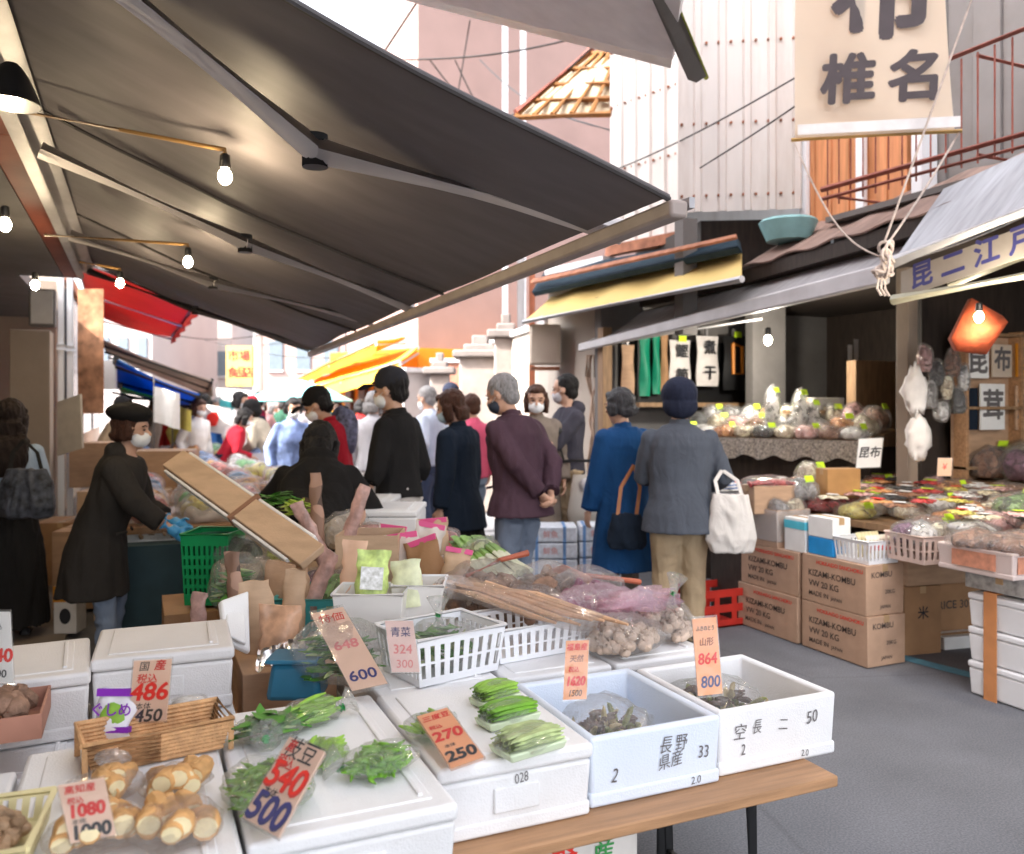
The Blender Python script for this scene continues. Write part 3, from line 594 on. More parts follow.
# ---------------------------------------------------------------- grey canopy high in the middle, lattice roof, pink building
t = thing('canopy', 'pale grey flat canopy corner jutting in at the top centre', 'awning', D(670, 60, 4.2))
q = [D(400, -8, 5.6), D(672, 60, 4.6), D(690, -60, 3.4), D(430, -150, 4.0)]
MB().slab(q, .03).build('panel', ALUF, t, world=True)
b = MB().hexa([q[0]-up*.0, q[1]-up*.0, q[1]+Vector((.06, .1, 0)), q[0]+Vector((.06, .1, 0)), q[0]+up*.09, q[1]+up*.09, q[1]+Vector((.06, .1, .09)), q[0]+Vector((.06, .1, .09))]); b.build('front_bar', ALU, t, world=True)
a_, c_ = D(697, 78, 4.5), D(655, -20, 3.9)
MB().tube([a_, c_], [(.05, .03)]*2, 4).build('rafter', GREYW, t, world=True)
MB().tube([a_+Vector((.06, 0, .01)), c_+Vector((.06, 0, .01))], .014, 6).build('edge_trim', mat('olive_paint', (.35, .38, .06), .5), t, world=True)
t = thing('lattice_roof', 'small orange-framed lattice roof under the grey canopy', 'roof', D(570, 90, 9))
q = [D(516, 116, 9.4), D(612, 112, 8.6), D(625, 52, 8.9), D(592, 52, 9.9)]
b = MB()
for i in range(6): b.tube([q[0].lerp(q[1], i/5), q[3].lerp(q[2], i/5)], .03, 6)
for i in range(5): b.tube([q[0].lerp(q[3], i/4)-up*.02, q[1].lerp(q[2], i/4)-up*.02], .035, 6)
b.build('frame', mat('orange_brown_wood', (.38, .16, .04), .7, .2), t, world=True)
MB().slab([p+Vector((.05, .12, .03)) for p in q], .012).build('roof_sheet', mat('frosted_sheet', (.55, .45, .30), .5), t, world=True)
MB().tube([q[0]+up*.04, q[3]+up*.04], .04, 6).build('edge', REDP, t, world=True)
t = thing('apartment_building', 'large plain pink-brown building wall rising behind the crowd', 'building', (8, 18, 0))
A, B = D(418, 400, 16.7), D(640, 400, 18.8)
MB().hexa([(A.x, A.y, 0), (B.x, B.y, 0), (B.x+2, B.y+8, 0), (A.x+.4, A.y+8, 0), (A.x, A.y, 9.9), (B.x, B.y, 9.9), (B.x+2, B.y+8, 9.9), (A.x+.4, A.y+8, 9.9)]).build('wall', STUCCO, t, world=True)
b = MB()
for px in (505, 523): q = D(px, 100, 16.5); b.cyl((q.x, q.y, 1), (q.x, q.y, 9.8), .06)
b.build('drain_pipe', WHP, t, world=True)
b = MB().hexa([(A.x-.05, A.y-.05, 9.9), (B.x, B.y-.05, 9.9), (B.x, B.y+.2, 9.9), (A.x-.05, A.y+.2, 9.9), (A.x-.05, A.y-.05, 10), (B.x, B.y-.05, 10), (B.x, B.y+.2, 10), (A.x-.05, A.y+.2, 10)]); b.build('parapet', ALU, t, world=True)
# wires
b = MB(); n_ = 0
for a_, c_, sg in ((D(380, 58, 9), D(425, -10, 8), 0), (D(440, 150, 14), D(600, 40, 9), .2), (D(455, 60, 14), D(520, 180, 15), .1), (D(430, 60, 14), D(500, 135, 15), .1), (D(590, 180, 8), D(800, 75, 6), .05), (D(700, 168, 6.8), D(960, -20, 5), .05)):
    b = MB(); rope(a_, c_, sg, .012 if n_ < 4 else .006)
    single('overhead_wire', b, BLK, ['short dark cable at the top of the sky gap', 'long cable rising right across the pink building', 'cable falling right across the pink building', 'second cable falling right across the pink building', 'thin wire across the joint of the white siding', 'thin wire from the white siding up past the banner'][n_], 'cable', 'overhead cables'); n_ += 1
for i, (a_, c_, sg) in enumerate(((D(470, 20, 13), D(445, 165, 15), .05), (D(395, 60, 10), D(640, 20, 9), .12), (D(150, 330, 18), D(262, 335, 20), .15), (D(205, 340, 22), D(420, 350, 17), .3), (D(262, 345, 20), D(420, 300, 16), .2), (D(610, 130, 8.8), D(480, 60, 15), .2))):
    b = MB(); rope(a_, c_, sg, .01); single('overhead_wire', b, BLK, ['faint vertical cable in front of the pink building', 'cable sagging across the pink building under the canopy', 'cable left of the utility pole', 'long cable crossing the far street below the awning', 'cable from the utility pole to the pink building', 'cable from the lattice roof to the pink building'][i], 'cable', 'overhead cables')
for i, (x, z) in enumerate(((442, 5.4), (470, 7.2), (600, 6))): q = D(x, 100, 17.0); b = MB().bx(-.5, .5, -.02, .02, 0, .03); b.xf(Matrix.Translation((q.x, q.y, z))); 
# ---------------------------------------------------------------- walls behind the crowd
WHW = mat('white_sunlit_wall', (.46, .41, .36), .85, .04, 3, .15, 30)
t = thing('garden_wall', 'pale wall with coping behind the people in the middle', 'wall', (4.6, 10, 0))
A, B, C_ = D(548, 400, 9.3), D(488, 400, 12.2), D(606, 400, 8.5)
def wall2(a_, c_, z, m, th=.18, cap=True, nm='wall'):
    n1 = Vector(((c_-a_).y, -(c_-a_).x, 0)).normalized()*th
    MB().hexa([Vector((p.x, p.y, z_)) for z_ in (0, z) for p in (a_, c_, c_-n1, a_-n1)]).build(nm, m, t, world=True)
    if cap: MB().hexa([Vector((p.x, p.y, z_)) for z_ in (z, z+.07) for p in (a_+n1*.25, c_+n1*.25, c_-n1*1.25, a_-n1*1.25)]).build('coping', ALU, t, world=True)
wall2(B, A, 2.35, WHW); wall2(A, C_, 2.9, WHW)
t = thing('concrete_wall', 'grey block wall with weathered coping left of the stone pillars', 'wall', (4, 12, 0))
A, B = D(404, 400, 12.5), D(446, 400, 13); wall2(A, B, 1.98, mat('block_wall', (.40, .37, .37), .9, .12, 4, .2, 30))
BRK = mat('brick', (.38, .17, .11), .85, .25, 14)
t = thing('brick_wall', 'low red-brown brick wall stretch beside the grey block wall', 'wall', (4, 13, 0)); A, B = D(430, 400, 14), D(500, 400, 14); wall2(A, B, 2.2, BRK)
for i, (px, d, z) in enumerate(((440, 12.6, 1.95), (480, 12.0, 2.15), (506, 11, 2.35))):
    q = D(px, 400, d); w_ = [.28, .55, .3][i]
    t = thing('stone_pillar', ['narrow stone gatepost next to the grey block wall', 'broad stone pillar with stepped cap in the middle', 'slim stone gatepost right of the broad pillar'][i], 'pillar', (q.x, q.y, 0), -YAW, 'gateposts behind the crowd')
    MB().box((0, 0, z/2), (w_, w_, z)).build('shaft', mat('stone', (.27, .23, .21), .9, .15, 5, .3, 30), t, bevel=.02)
    b = MB().box((0, 0, z+.05), (w_+.18, w_+.18, .1)); b.box((0, 0, z+.14), (w_*.8, w_*.8, .1)); b.box((0, 0, z+.25), (w_*.4, w_*.4, .14)); b.build('cap', mat('stone'+'_cap', (.20, .175, .165), .9, .15, 5, .3, 30), t, bevel=.02)
q = D(532, 330, 9.6); b = MB().cyl((q.x, q.y, 0), (q.x, q.y, 3.1), .035); single('drain_pipe', b, mat('orange_pipe', (.62, .22, .12), .6), 'orange-pink vertical pipe in front of the pale wall', 'pipe')
q = D(521, 330, 11); b = MB().cyl((q.x, q.y, 0), (q.x, q.y, 5), .05); single('drain_pipe', b, ALU, 'tall pale pipe rising beside the orange-pink pipe', 'pipe')
q = D(545, 345, 9.0); t = thing('air_conditioner', 'beige air conditioner box on brackets on the pale wall', 'air conditioner', q, -YAW)
MB().box((0, 0, 0), (.32, .25, .42)).build('case', CREAMW, t, bevel=.02); MB().cyl((.0, -.12, 0), (.0, -.135, 0), .13, 20).build('fan_grille', CREAMW, t); MB().box((0, .02, -.25), (.3, .25, .03)).build('bracket', RUST, t)
# vines / cable bunch on the wall near post
b = MB()
for i in range(10): x = 590+i*1.5; b.tube([D(x+random.uniform(-4, 4), 355+j*22, 8.2+random.uniform(-.05, .05)) for j in range(7)], .012, 5)
single('cable_bundle', b, mat('pale_cable', (.45, .33, .25), .8, .3), 'tangle of pale cables running down the wall beside the blue-coat woman', 'cables')

# ---------------------------------------------------------------- far right side: orange shop and others
def farawn(nm, label, q, m, val=.0): return slabawn(nm, label, q, m, .03, ALU, val, .02)
t = thing('shop_building', 'orange-fronted shop far down the right side of the street', 'building', (4.4, 17, 0))
A, B = D(418, 400, 15.5), D(330, 400, 24)
MB().hexa([(A.x, A.y, 0), (A.x+4, A.y, 0), (B.x+4, B.y, 0), (B.x, B.y, 0), (A.x, A.y, 2.55), (A.x+4, A.y, 2.55), (B.x+4, B.y, 3.0), (B.x, B.y, 3.0)]).build('wall', ORAF, t, world=True)
for k in range(5): q = A.lerp(B, .12+.18*k); MB().box((q.x-.06, q.y, 1.2), (.1, .7, 1.5), Matrix.Rotation(math.atan2(A.x-B.x, B.y-A.y), 3, 'Z')).build('window', mat('shop_dark', (.10, .05, .03), .6, .4), t, world=True)
farawn('fabric_awning', 'upper orange awning of the orange shop', [D(405, 338, 15.5), D(376, 342, 14.5), D(298, 378, 22), D(330, 372, 24)], ORAF, .2)
farawn('fabric_awning', 'lower orange and yellow awning of the orange shop', [D(418, 348, 15.2), D(400, 362, 13.8), D(300, 392, 20), D(318, 380, 22)], mat('yellow_orange', (.78, .42, .05), .7, .1), .25)
farawn('fabric_awning', 'pale cream awning farthest down the right side', [D(330, 372, 24), D(318, 376, 22), D(272, 392, 30), D(280, 388, 34)], mat('cream_far', (.7, .55, .4), .8), .2)
# parasol teal/yellow
q = D(300, 398, 15); t = thing('parasol', 'teal and yellow parasol in front of the orange shop', 'parasol', (q.x, q.y, 0))
MB().lathe([(.02, 1.95), (.5, 1.80), (.95, 1.58), (.94, 1.56), (.5, 1.77), (.02, 1.92)], n=8).build('canopy', mat('teal_fabric', (.20, .55, .55), .7, .5, 1.2, dirt=.9, dirtcol=(.7, .6, .1)), t, smooth=False)
MB().cyl((0, 0, 0), (0, 0, 1.95), .02).build('pole', ALU, t)
# far pale buildings closing the street
PALE = mat('pale_far_wall', (.38, .34, .33), .9, .06, .5); PALE2 = mat('pale_pink_far_wall', (.33, .23, .21), .9, .06, .5)
def farbuild(label, x0, x1, d, z1, m, nwin=5):
    A, B = D(x0, 400, d), D(x1, 400, d)
    t = thing('far_building', label, 'building', ((A.x+B.x)/2, (A.y+B.y)/2, 0), -YAW, 'pale buildings closing the street'); W_ = (B-A).length
    MB().bx(-W_/2, W_/2, 0, 8, 0, z1).build('wall', m, t)
    for k in range(nwin):
        for z in [3+2.8*i for i in range(int((z1-3)/2.8))]:
            x = -W_/2+W_*(k+.5)/nwin; MB().box((x, -.02, z+.8), (W_/nwin*.5, .08, 1.3)).build('window', GLASSY, t)
            MB().box((x, -.05, z+.1), (W_/nwin*.58, .16, .08)).build('sill', ALU, t)
farbuild('pale low building at the far end, left of the utility pole', 150, 232, 45, 6.2, PALE, 4)
farbuild('pinkish building far behind the utility pole', 262, 345, 38, 8.5, PALE2, 3)
farbuild('pale house far down the left side above the blue tarpaulin', 95, 152, 36, 7.0, PALE, 3)
q = D(258, 400, 20); t = thing('utility_pole', 'grey utility pole with crossarm in the far centre of the street', 'utility pole', (q.x, q.y, 0))
MB().cyl((0, 0, 0), (0, 0, 7), .13, 12, 0, .1).build('pole', ALU, t); b = MB().box((0, 0, 4.6), (1.2, .08, .1)); b.box((0, 0, 5.4), (1, .08, .1)); b.build('crossarm', STEEL, t)
MB().cyl((.2, -.1, 3.2), (.2, -.1, 3.7), .14, 10).build('transformer', ALU, t)
# yellow sign board
q = D(240, 366, 18); t = thing('sign_board', 'tall yellow sign with orange-red characters far down the street', 'sign', q, -YAW)
MB().box((0, 0, 0), (.55, .12, .85)).build('panel', mat('yellow_sign', (.75, .52, .14), .6, .06), t)
for (x, z, ch) in ((-.12, .2, '市'), (.12, .2, '場'), (-.14, -.15, '食'), (.05, -.15, '品'), (.2, -.15, '店')):
    text(ch, .24, Matrix.Translation((x, -.066, z)) @ Matrix.Rotation(R(90), 4, 'X'), .02).build('lettering', INKR, t, smooth=False)
MB().bx(-.03, .03, -.03, .03, -2.65, -.42).build('post', STEEL, t)
# flags
def flag(label, px, py, d, w_, h_, m, mark=None):
    q = D(px, py, d); t = thing('flag', label, 'flag', (q.x, q.y, 0), -YAW, 'flags hung over the far crowd')
    MB().sheet(lambda u, v: (-w_/2+w_*u, .04*math.sin(u*6), q.z+h_/2-h_*v-.08*u), 10, 5, .008).build('cloth', m, t)
    MB().cyl((-w_/2, 0, 0), (-w_/2, 0, q.z+h_/2+.1), .008, 6).build('pole', GREYW, t)
    if mark: MB().ball((.03, -.05, q.z-.04), (w_*.17, .012, h_*.26), 9, 6, None, 0, .35).build('emblem', mark, t)
flag('white flag with a red emblem above the far crowd', 212, 416, 12, .55, .38, PAPER, INKR)
flag('plain white paper notice behind the beret woman', 167, 404, 9, .28, .38, PAPER)
flag('small yellow flag left of the white one', 182, 415, 11, .25, .28, mat('yellow_cloth', (.7, .6, .12), .7))
flag('teal flag at the top of the far crowd', 232, 404, 14, .4, .15, TEAL)
flag('large pale diagonal banner under the utility pole', 240, 397, 16, .9, .35, PAPER)
# ================================================================ people
def cloth(name, rgb, rough=.85, var=.12, sheen=.3, dens=220, knit=0):
    if name in MATS: return MATS[name]
    m = mat(name, rgb, rough, var, 5, .0, sheen=0, spec=.15); n = m.node_tree.nodes; l = m.node_tree.links; p = n['Principled BSDF']
    tc = n['Texture Coordinate']; mp = n.new('ShaderNodeMapping'); mp.inputs['Scale'].default_value = (7, 7, 3.6); l.new(tc.outputs['Object'], mp.inputs[0])
    a = n.new('ShaderNodeTexNoise'); a.inputs['Scale'].default_value = 1.6; a.inputs['Detail'].default_value = 5; a.inputs['Distortion'].default_value = 1.2; l.new(mp.outputs[0], a.inputs[0])
    b = n.new('ShaderNodeBump'); b.inputs['Strength'].default_value = .4; b.inputs['Distance'].default_value = .035; l.new(a.outputs[0], b.inputs['Height'])
    c = n.new('ShaderNodeTexNoise'); c.inputs['Scale'].default_value = dens; l.new(tc.outputs['Object'], c.inputs[0])
    b2 = n.new('ShaderNodeBump'); b2.inputs['Strength'].default_value = .3; b2.inputs['Distance'].default_value = .003; l.new(c.outputs[0], b2.inputs['Height']); l.new(b.outputs[0], b2.inputs['Normal'])
    l.new(b2.outputs[0], p.inputs['Normal']); return m
def hairmat(name, rgb):
    if name in MATS: return MATS[name]
    return mat(name, rgb, .5, .45, 30, .9, 60, stretch=(6, 6, .7), spec=.3)
HBLK = hairmat('black_hair', (.012, .010, .010)); HBRN = hairmat('brown_hair', (.07, .028, .016)); HGRY = hairmat('grey_hair', (.30, .29, .29)); HDG = hairmat('dark_grey_hair', (.06, .06, .065))
MASKM = mat('mask_fabric', (.78, .79, .80), .7, .03, 20, .2, 60)
EYEM = mat('eye_dark', (.01, .008, .008), .2, .1); SHOE = mat('shoe_leather', (.02, .018, .018), .45, .1); SHOEW = mat('pale_shoe', (.5, .48, .46), .6, .1)
SKINP = SKIN
def remesh(mb, vox, name, m, parent, fold=0.0, sm=3, fs=(7, 7, 2.4), seed=0, label=None):
    o = bpy.data.objects.new(name, mb.mesh(name)); COL.objects.link(o); o.parent = parent
    r = o.modifiers.new('r', 'REMESH'); r.mode = 'VOXEL'; r.voxel_size = vox; r.use_smooth_shade = True
    s_ = o.modifiers.new('s', 'SMOOTH'); s_.iterations = sm; s_.factor = .5
    if label: o['label'] = label
    REM.append((o, m, fold, fs, seed)); return o
REM = []
def flush_remesh():
    bpy.context.view_layer.update(); dg = bpy.context.evaluated_depsgraph_get(); res = []
    for (o, m, fold, fs, seed) in REM: res.append(bpy.data.meshes.new_from_object(o.evaluated_get(dg)))
    for (o, m, fold, fs, seed), me2 in zip(REM, res):
        old = o.data; o.modifiers.clear()
        if fold:
            S = Vector((seed*1.7, seed*.9, seed*2.3)); f0, f1, f2 = fs; N = noise.noise; K = Vector((9, 0, 0)); k = len(me2.vertices)
            co = [0.0]*(3*k); no = [0.0]*(3*k); me2.vertices.foreach_get('co', co); me2.vertices.foreach_get('normal', no)
            for i in range(0, 3*k, 3):
                p = Vector((co[i]*f0, co[i+1]*f1, co[i+2]*f2))+S; e = N(p*.7)*1.2; p.x += e; p.z -= e
                h = fold*(.4-2*abs(N(p))+.5*N(p*2.3)); co[i] += no[i]*h; co[i+1] += no[i+1]*h; co[i+2] += no[i+2]*h
            me2.vertices.foreach_set('co', co)
        me2.materials.clear(); me2.materials.append(m); me2.polygons.foreach_set('use_smooth', [True]*len(me2.polygons)); me2.name = o.name
        o.data = me2; bpy.data.meshes.remove(old)
    REM.clear()
def V(*a): return Vector(a)
def ik(S, T, l1, l2, pole):
    d = T-S; L = min(d.length, (l1+l2)*.995); dn = d.normalized(); T = S+dn*L
    a = (l1*l1-l2*l2+L*L)/(2*L); h = math.sqrt(max(0, l1*l1-a*a)); pp = pole-dn*pole.dot(dn); pp.normalize()
    return S+dn*a+pp*h, T
def hand(b, W, d, up_, side, curl=.5, k=1.0, spread=1.0):
    """palm and five bent fingers from wrist W along d; up_ = back of hand, side = +1 thumb to d x up"""
    d = d.normalized(); up_ = (up_-d*up_.dot(d)).normalized(); lt = d.cross(up_)*side
    c = W+d*.045*k
    b.tube([W-d*.01, W+d*.02*k, W+d*.05*k, W+d*.088*k], [(.024*k, .018*k), (.034*k, .018*k), (.04*k, .016*k), (.036*k, .013*k)], 10) if False else None
    M = Matrix((lt, d, up_)).transposed()
    b.ball(W+d*.045*k, (.040*k, .054*k, .017*k), 12, 8, M)
    for i, (o_, L) in enumerate(((.029, .070), (.010, .079), (-.010, .073), (-.029, .057))):
        p0 = W+d*(.082-.004*abs(i-1))*k+lt*o_*k; a1 = curl*.7; L *= k
        d1 = (d*math.cos(a1)-up_*math.sin(a1)+lt*o_*1.5*spread).normalized(); p1 = p0+d1*L*.45
        a2 = curl*1.7; d2 = (d*math.cos(a2)-up_*math.sin(a2)).normalized(); p2 = p1+d2*L*.32
        a3 = curl*2.4; d3 = (d*math.cos(a3)-up_*math.sin(a3)).normalized(); p3 = p2+d3*L*.25
        b.tube([p0-d*.02, p0, p1, p2, p3, p3+d3*.003], [.0095*k, .0092*k, .0088*k, .008*k, .0065*k, .003*k], 7)
    p0 = W+d*.02*k+lt*.026*k; t1 = (d*.65+lt*.75-up_*.25).normalized(); p1 = p0+t1*.042*k; t2 = (d*.9+lt*.25-up_*.45*curl*2).normalized(); p2 = p1+t2*.032*k
    b.tube([p0-t1*.015, p0, p1, p2, p2+t2*.004], [.013*k, .012*k, .0105*k, .008*k, .004*k], 7)
def person(label, loc, face, H=1.65, lean=0, top=('jacket', None, .62, 1.0), bottom=('trousers', None), hair=('short', None), hat=None,
           mask=True, hy=0, hp=0, hands=None, armlen='long', vox=.0095, build=1.0, legs=(-.02, .05), collar=True, curl=.5, undershirt=None, glove=None, shoe=None,
           group=None, poles=None, fold=.010, maskm=None, name='person', skin=None, buttons=0):
    k = H/1.70; T = thing(name, label, 'person', loc, -YAW-R(face), group); seed = len(label)+H*10
    rn = random.Random(label)
    LA = Matrix.Rotation(-R(lean), 3, 'X')                     # lean forward (+Y)
    hip = V(0, -.18*math.sin(R(lean))*.6, .90)*k
    def up(x, y, z): return hip+LA @ (V(x, y, z-.90)*k)
    bw = build
    # ---- body
    b = MB()
    tor = [(.86, .155, .105, 0), (.95, .150, .105, .0), (1.06, .135, .098, .005), (1.18, .150, .108, .01), (1.30, .165, .112, .0), (1.36, .145, .098, -.008), (1.405, .105, .082, -.01), (1.44, .062, .058, -.008)]
    b.rings([(up(0, y, z), rx*k*bw, ry*k*bw, LA) for z, rx, ry, y in tor], 18)
    HR = (Matrix.Rotation(-R(hy), 3, 'Z') @ Matrix.Rotation(-R(hp+lean*.35), 3, 'X'))
    nb = up(0, -.012, 1.40); hc = nb+(HR @ V(0, .028, .19))*k
    b.tube([nb-V(0, 0, .05), nb, nb.lerp(hc, .55), hc], [.065*k, .056*k, .052*k, .05*k], 12)
    kb = k; k = k*1.09
    def hd(x, y, z): return hc+HR @ (V(x, y, z)*kb*1.09)
    HM = HR
    b.ball(hd(0, -.008, .035), (.077*k, .097*k, .088*k), 18, 12, HM); b.ball(hd(0, .022, -.035), (.058*k, .066*k, .078*k), 14, 10, HM)
    b.ball(hd(0, .05, -.085), (.03*k, .028*k, .026*k), 10, 7, HM)
    b.tube([hd(0, .086, .022), hd(0, .101, -.008), hd(0, .108, -.024), hd(0, .09, -.034)], [.008*k, .011*k, .015*k, .009*k], 8)
    for s_ in (-1, 1):
        b.ball(hd(s_*.079, -.004, -.004), (.011*k, .02*k, .032*k), 8, 6, HM); b.ball(hd(s_*.036, .07, -.018), (.022*k, .018*k, .016*k), 8, 6, HM)
    b.ball(hd(0, .082, -.052), (.025*k, .012*k, .008*k), 8, 6, HM); b.ball(hd(0, .08, -.064), (.021*k, .012*k, .008*k), 8, 6, HM)
    b.ball(hd(0, .078, .028), (.055*k, .016*k, .01*k), 10, 6, HM)
    kh = k; k = kb
    # ---- arms
    arms = []
    for i, s_ in enumerate((-1, 1)):
        S = up(s_*.158*bw, -.008, 1.345)
        tg = hands[i] if hands else None
        tgt = V(*tg)*k if tg else up(s_*.25, .04, .86)
        pole = V(*poles[i]) if poles else V(s_*.5, -.9, -.1)
        E, Wp = ik(S, tgt, .285*k, .25*k, pole); arms.append((S, E, Wp))
        b.tube([S, S.lerp(E, .5), E, E.lerp(Wp, .4), Wp], [.046*k, .042*k, .036*k, .034*k, .024*k], 10)
    handb = []
    for i, (S, E, Wp) in enumerate(arms):
        d = (Wp-E).normalized(); bk = V((-1, 1)[i], 0, 0) if abs(d.x) < .75 else V(0, .3, 1)
        bk = bk if d.z < -.3 or abs(d.x) >= .75 else V(0, 0, 1)
        lt = d.cross(bk); sd_ = 1 if (lt.dot(V(0, 1, .3)) > 0 if bk.z == 0 else lt.dot(V(-(-1, 1)[i], 0, 0)) > 0) else -1
        hb = b if not (glove and i in glove[0]) else MB()
        hand(hb, Wp, d, bk, sd_, curl, k*1.04)
        if hb is not b: handb.append((hb, i, d, Wp))
    # ---- legs
    fx = [V(s_*.095*k, (legs[i])*k, .075*k) for i, s_ in enumerate((-1, 1))]
    knees = []
    for i, s_ in enumerate((-1, 1)):
        Hh = hip+V(s_*.09*k, 0, -.02*k); K, A = ik(Hh, fx[i], .412*k, .402*k, V(0, 1, 0)); knees.append((Hh, K, fx[i]))
        b.tube([Hh, Hh.lerp(K, .5), K, K.lerp(fx[i], .35), fx[i]], [.082*k, .068*k, .05*k, .052*k, .035*k], 10)
        b.tube([fx[i]+V(0, -.03, -.03)*k, fx[i]+V(0, .06, -.045)*k, fx[i]+V(0, .15, -.055)*k], [.03*k, .035*k, .022*k], 8)
    remesh(b, vox, 'body', skin or SKINP, T, sm=2)
    for hb, i, d, Wp in handb:
        hb.tube([Wp-d*.07, Wp-d*.02, Wp+d*.02], [.036, .031, .03], 10); remesh(hb, .006, 'glove', glove[1], T, sm=1)
    # shoes
    for i in (0, 1):
        q = MB(); a_ = fx[i]; q.tube([a_+V(0, -.075, -.035)*k, a_+V(0, -.05, -.035)*k, a_+V(0, .03, -.035)*k, a_+V(0, .11, -.045)*k, a_+V(0, .17, -.052)*k, a_+V(0, .185, -.055)*k], [(.02*k, .02*k), (.036*k, .038*k), (.04*k, .04*k), (.045*k, .03*k), (.036*k, .022*k), (.015*k, .012*k)], 12)
        q.build('shoe', shoe or SHOE, T)
    # ---- bottom garment
    kind, bm_ = bottom[0], bottom[1]
    if kind == 'trousers':
        q = MB(); wd = (bottom[2] if len(bottom) > 2 else 1.0)*(.84 if top[0] == 'coat' else 1)
        q.rings([(hip+V(0, 0, z*k)+LA @ V(0, 0, 0), rx*k*bw, ry*k*bw) for z, rx, ry in ((-.13, .155, .12), (-.05, .172, .128), (.03, .165, .12), (.12, .15, .112))], 18)
        for Hh, K, A in knees:
            q.tube([Hh+V(0, 0, .02), Hh.lerp(K, .35), K, K.lerp(A, .5), A+V(0, 0, -.01)*k, A+V(0, .01, -.045)*k], [.098*k*wd, .092*k*wd, .072*k*wd, .066*k*wd, .062*k*wd, .066*k*wd], 14)
        remesh(q, vox*1.1, 'trousers', bm_, T, fold*1.2, 2, seed=seed, fs=(8, 8, 7))
    elif kind == 'skirt':
        q = MB(); hz = bottom[2] if len(bottom) > 2 else .35
        q.rings([(V(0, hip.y, 0)+V(0, .0, z*k), rx*k, ry*k) for z, rx, ry in ((hz, .26, .235), (.6, .225, .185), (.82, .18, .132), (.98, .15, .11))], 24)
        remesh(q, vox*1.1, 'skirt', bm_, T, fold*1.8, 2, seed=seed, fs=(14, 14, 1.2))
    # ---- top garment
    tk, tm, hem = top[0], top[1], top[2]; fl = top[3] if len(top) > 3 else 1.0; th = {'shirt': .014, 'jacket': .026, 'coat': .036, 'knit': .022}[tk]
    q = MB(); rg = []
    if hem < .84:
        for z in [hem+(.9-hem)*j/4 for j in range(4)]:
            f_ = (.9-z)/(.9-hem+1e-6)
            c_ = hip+V(0, -.0, (z-.90))*k + V(0, -.02*f_*(lean/20), 0)
            rg.append((c_, (.172+th+.04*f_*fl)*k*bw, (.122+th+.045*f_*fl)*k*bw))
    else: rg.append((up(0, 0, hem), (.160+th)*k*bw, (.118+th)*k*bw, LA))
    for z, rx, ry, y in tor[1:]:
        if z > max(hem, .90)+.01: rg.append((up(0, y, z), (rx+th+(.012 if 1 < z < 1.2 else 0))*k*bw, (ry+th)*k*bw, LA))
    q.rings(rg, 22)
    for S, E, Wp in arms:
        n_ = E.lerp(Wp, .93) if armlen == 'long' else E.lerp(Wp, .25 if armlen == 'half' else .6)
        q.tube([S+(up(0, 0, 1.33)-S)*.3, S, S.lerp(E, .5), E, E.lerp(n_, .5), n_], [(.048+th)*k, (.046+th)*k, (.045+th)*k, (.043+th*.9)*k, (.038+th*.9)*k, (.033+th*.8)*k], 14)
        q.ball(S, (.047+th)*k, 10, 8)
    if collar == 'hood':
        c_ = up(0, -.075, 1.43); q.ball(c_, (.115*k, .075*k, .07*k), 14, 9, LA)
    elif collar: q.tube([up(0, -.01, 1.38), up(0, -.004, 1.435), up(0, 0, 1.475)], [.085*k, .070*k, .066*k], 14)
    remesh(q, vox, tk, tm, T, fold, 2, seed=seed+3)
    if vox < .012 and tk in ('jacket', 'coat', 'knit'):
        for s_ in (-1, 1):
            q = MB(); zz = .98; q.box(up(s_*.10*bw, .118*bw*(1+.0)+th-.004, zz), (.11*k, .012, .016*k), Matrix.Rotation(s_*-.35, 3, 'Z')); q.build('pocket', tm, T, bevel=.003)
        for S, E, Wp in arms: n_ = E.lerp(Wp, .93 if armlen == 'long' else (.25 if armlen == 'half' else .6)); d_ = (Wp-E).normalized(); MB().tube([n_-d_*.012, n_+d_*.004], [(.036+th*.85)*k]*2, 14).build('cuff', tm, T)
    # ---- hair
    k = kh
    hk, hm = hair
    if hk:
        q = MB(); q.ball(hd(0, -.022, .045), (.087*k, .098*k, .092*k), 18, 12, HM)
        if hk in ('bob', 'long', 'bobshort'):
            lo = {'bob': -.10, 'bobshort': -.06, 'long': -.30}[hk]
            for s_ in (-1, 1): q.tube([hd(s_*.068, .01, .06), hd(s_*.083, -.004, 0), hd(s_*.078, -.008, max(lo, -.10))], [(.03*k, .045*k), (.024*k, .05*k), (.018*k, .04*k)], 10)
            q.tube([hd(0, -.07, .05), hd(0, -.085, -.03), hd(0, -.078, max(lo, -.12))], [(.07*k, .04*k), (.078*k, .042*k), (.07*k, .03*k)], 12)
            if hk == 'long': q.tube([hd(0, -.075, -.05), hd(0, -.11, -.15), hd(0, -.135, -.28), hd(0, -.14, -.38)], [(.095*k, .045*k), (.125*k, .05*k), (.12*k, .045*k), (.08*k, .03*k)], 12)
            q.ball(hd(0, .052, .085), (.062*k, .04*k, .03*k), 10, 7, HM)
        if hk == 'bald':
            q = MB(); q.ball(hd(0, -.035, .01), (.084*k, .078*k, .065*k), 14, 10, HM)
        if hk in ('short', 'bald', 'bobshort'): q.ball(hd(0, -.055, -.02), (.07*k, .055*k, .06*k), 12, 9, HM)
        if hk == 'bun': q.ball(hd(0, -.125, .02), (.045*k, .04*k, .045*k), 10, 8, HM); q.ball(hd(0, -.055, -.01), (.07*k, .055*k, .06*k), 12, 9, HM)
        remesh(q, vox*.8, 'hair', hm, T, .009, 1, fs=(34, 34, 9), seed=seed)
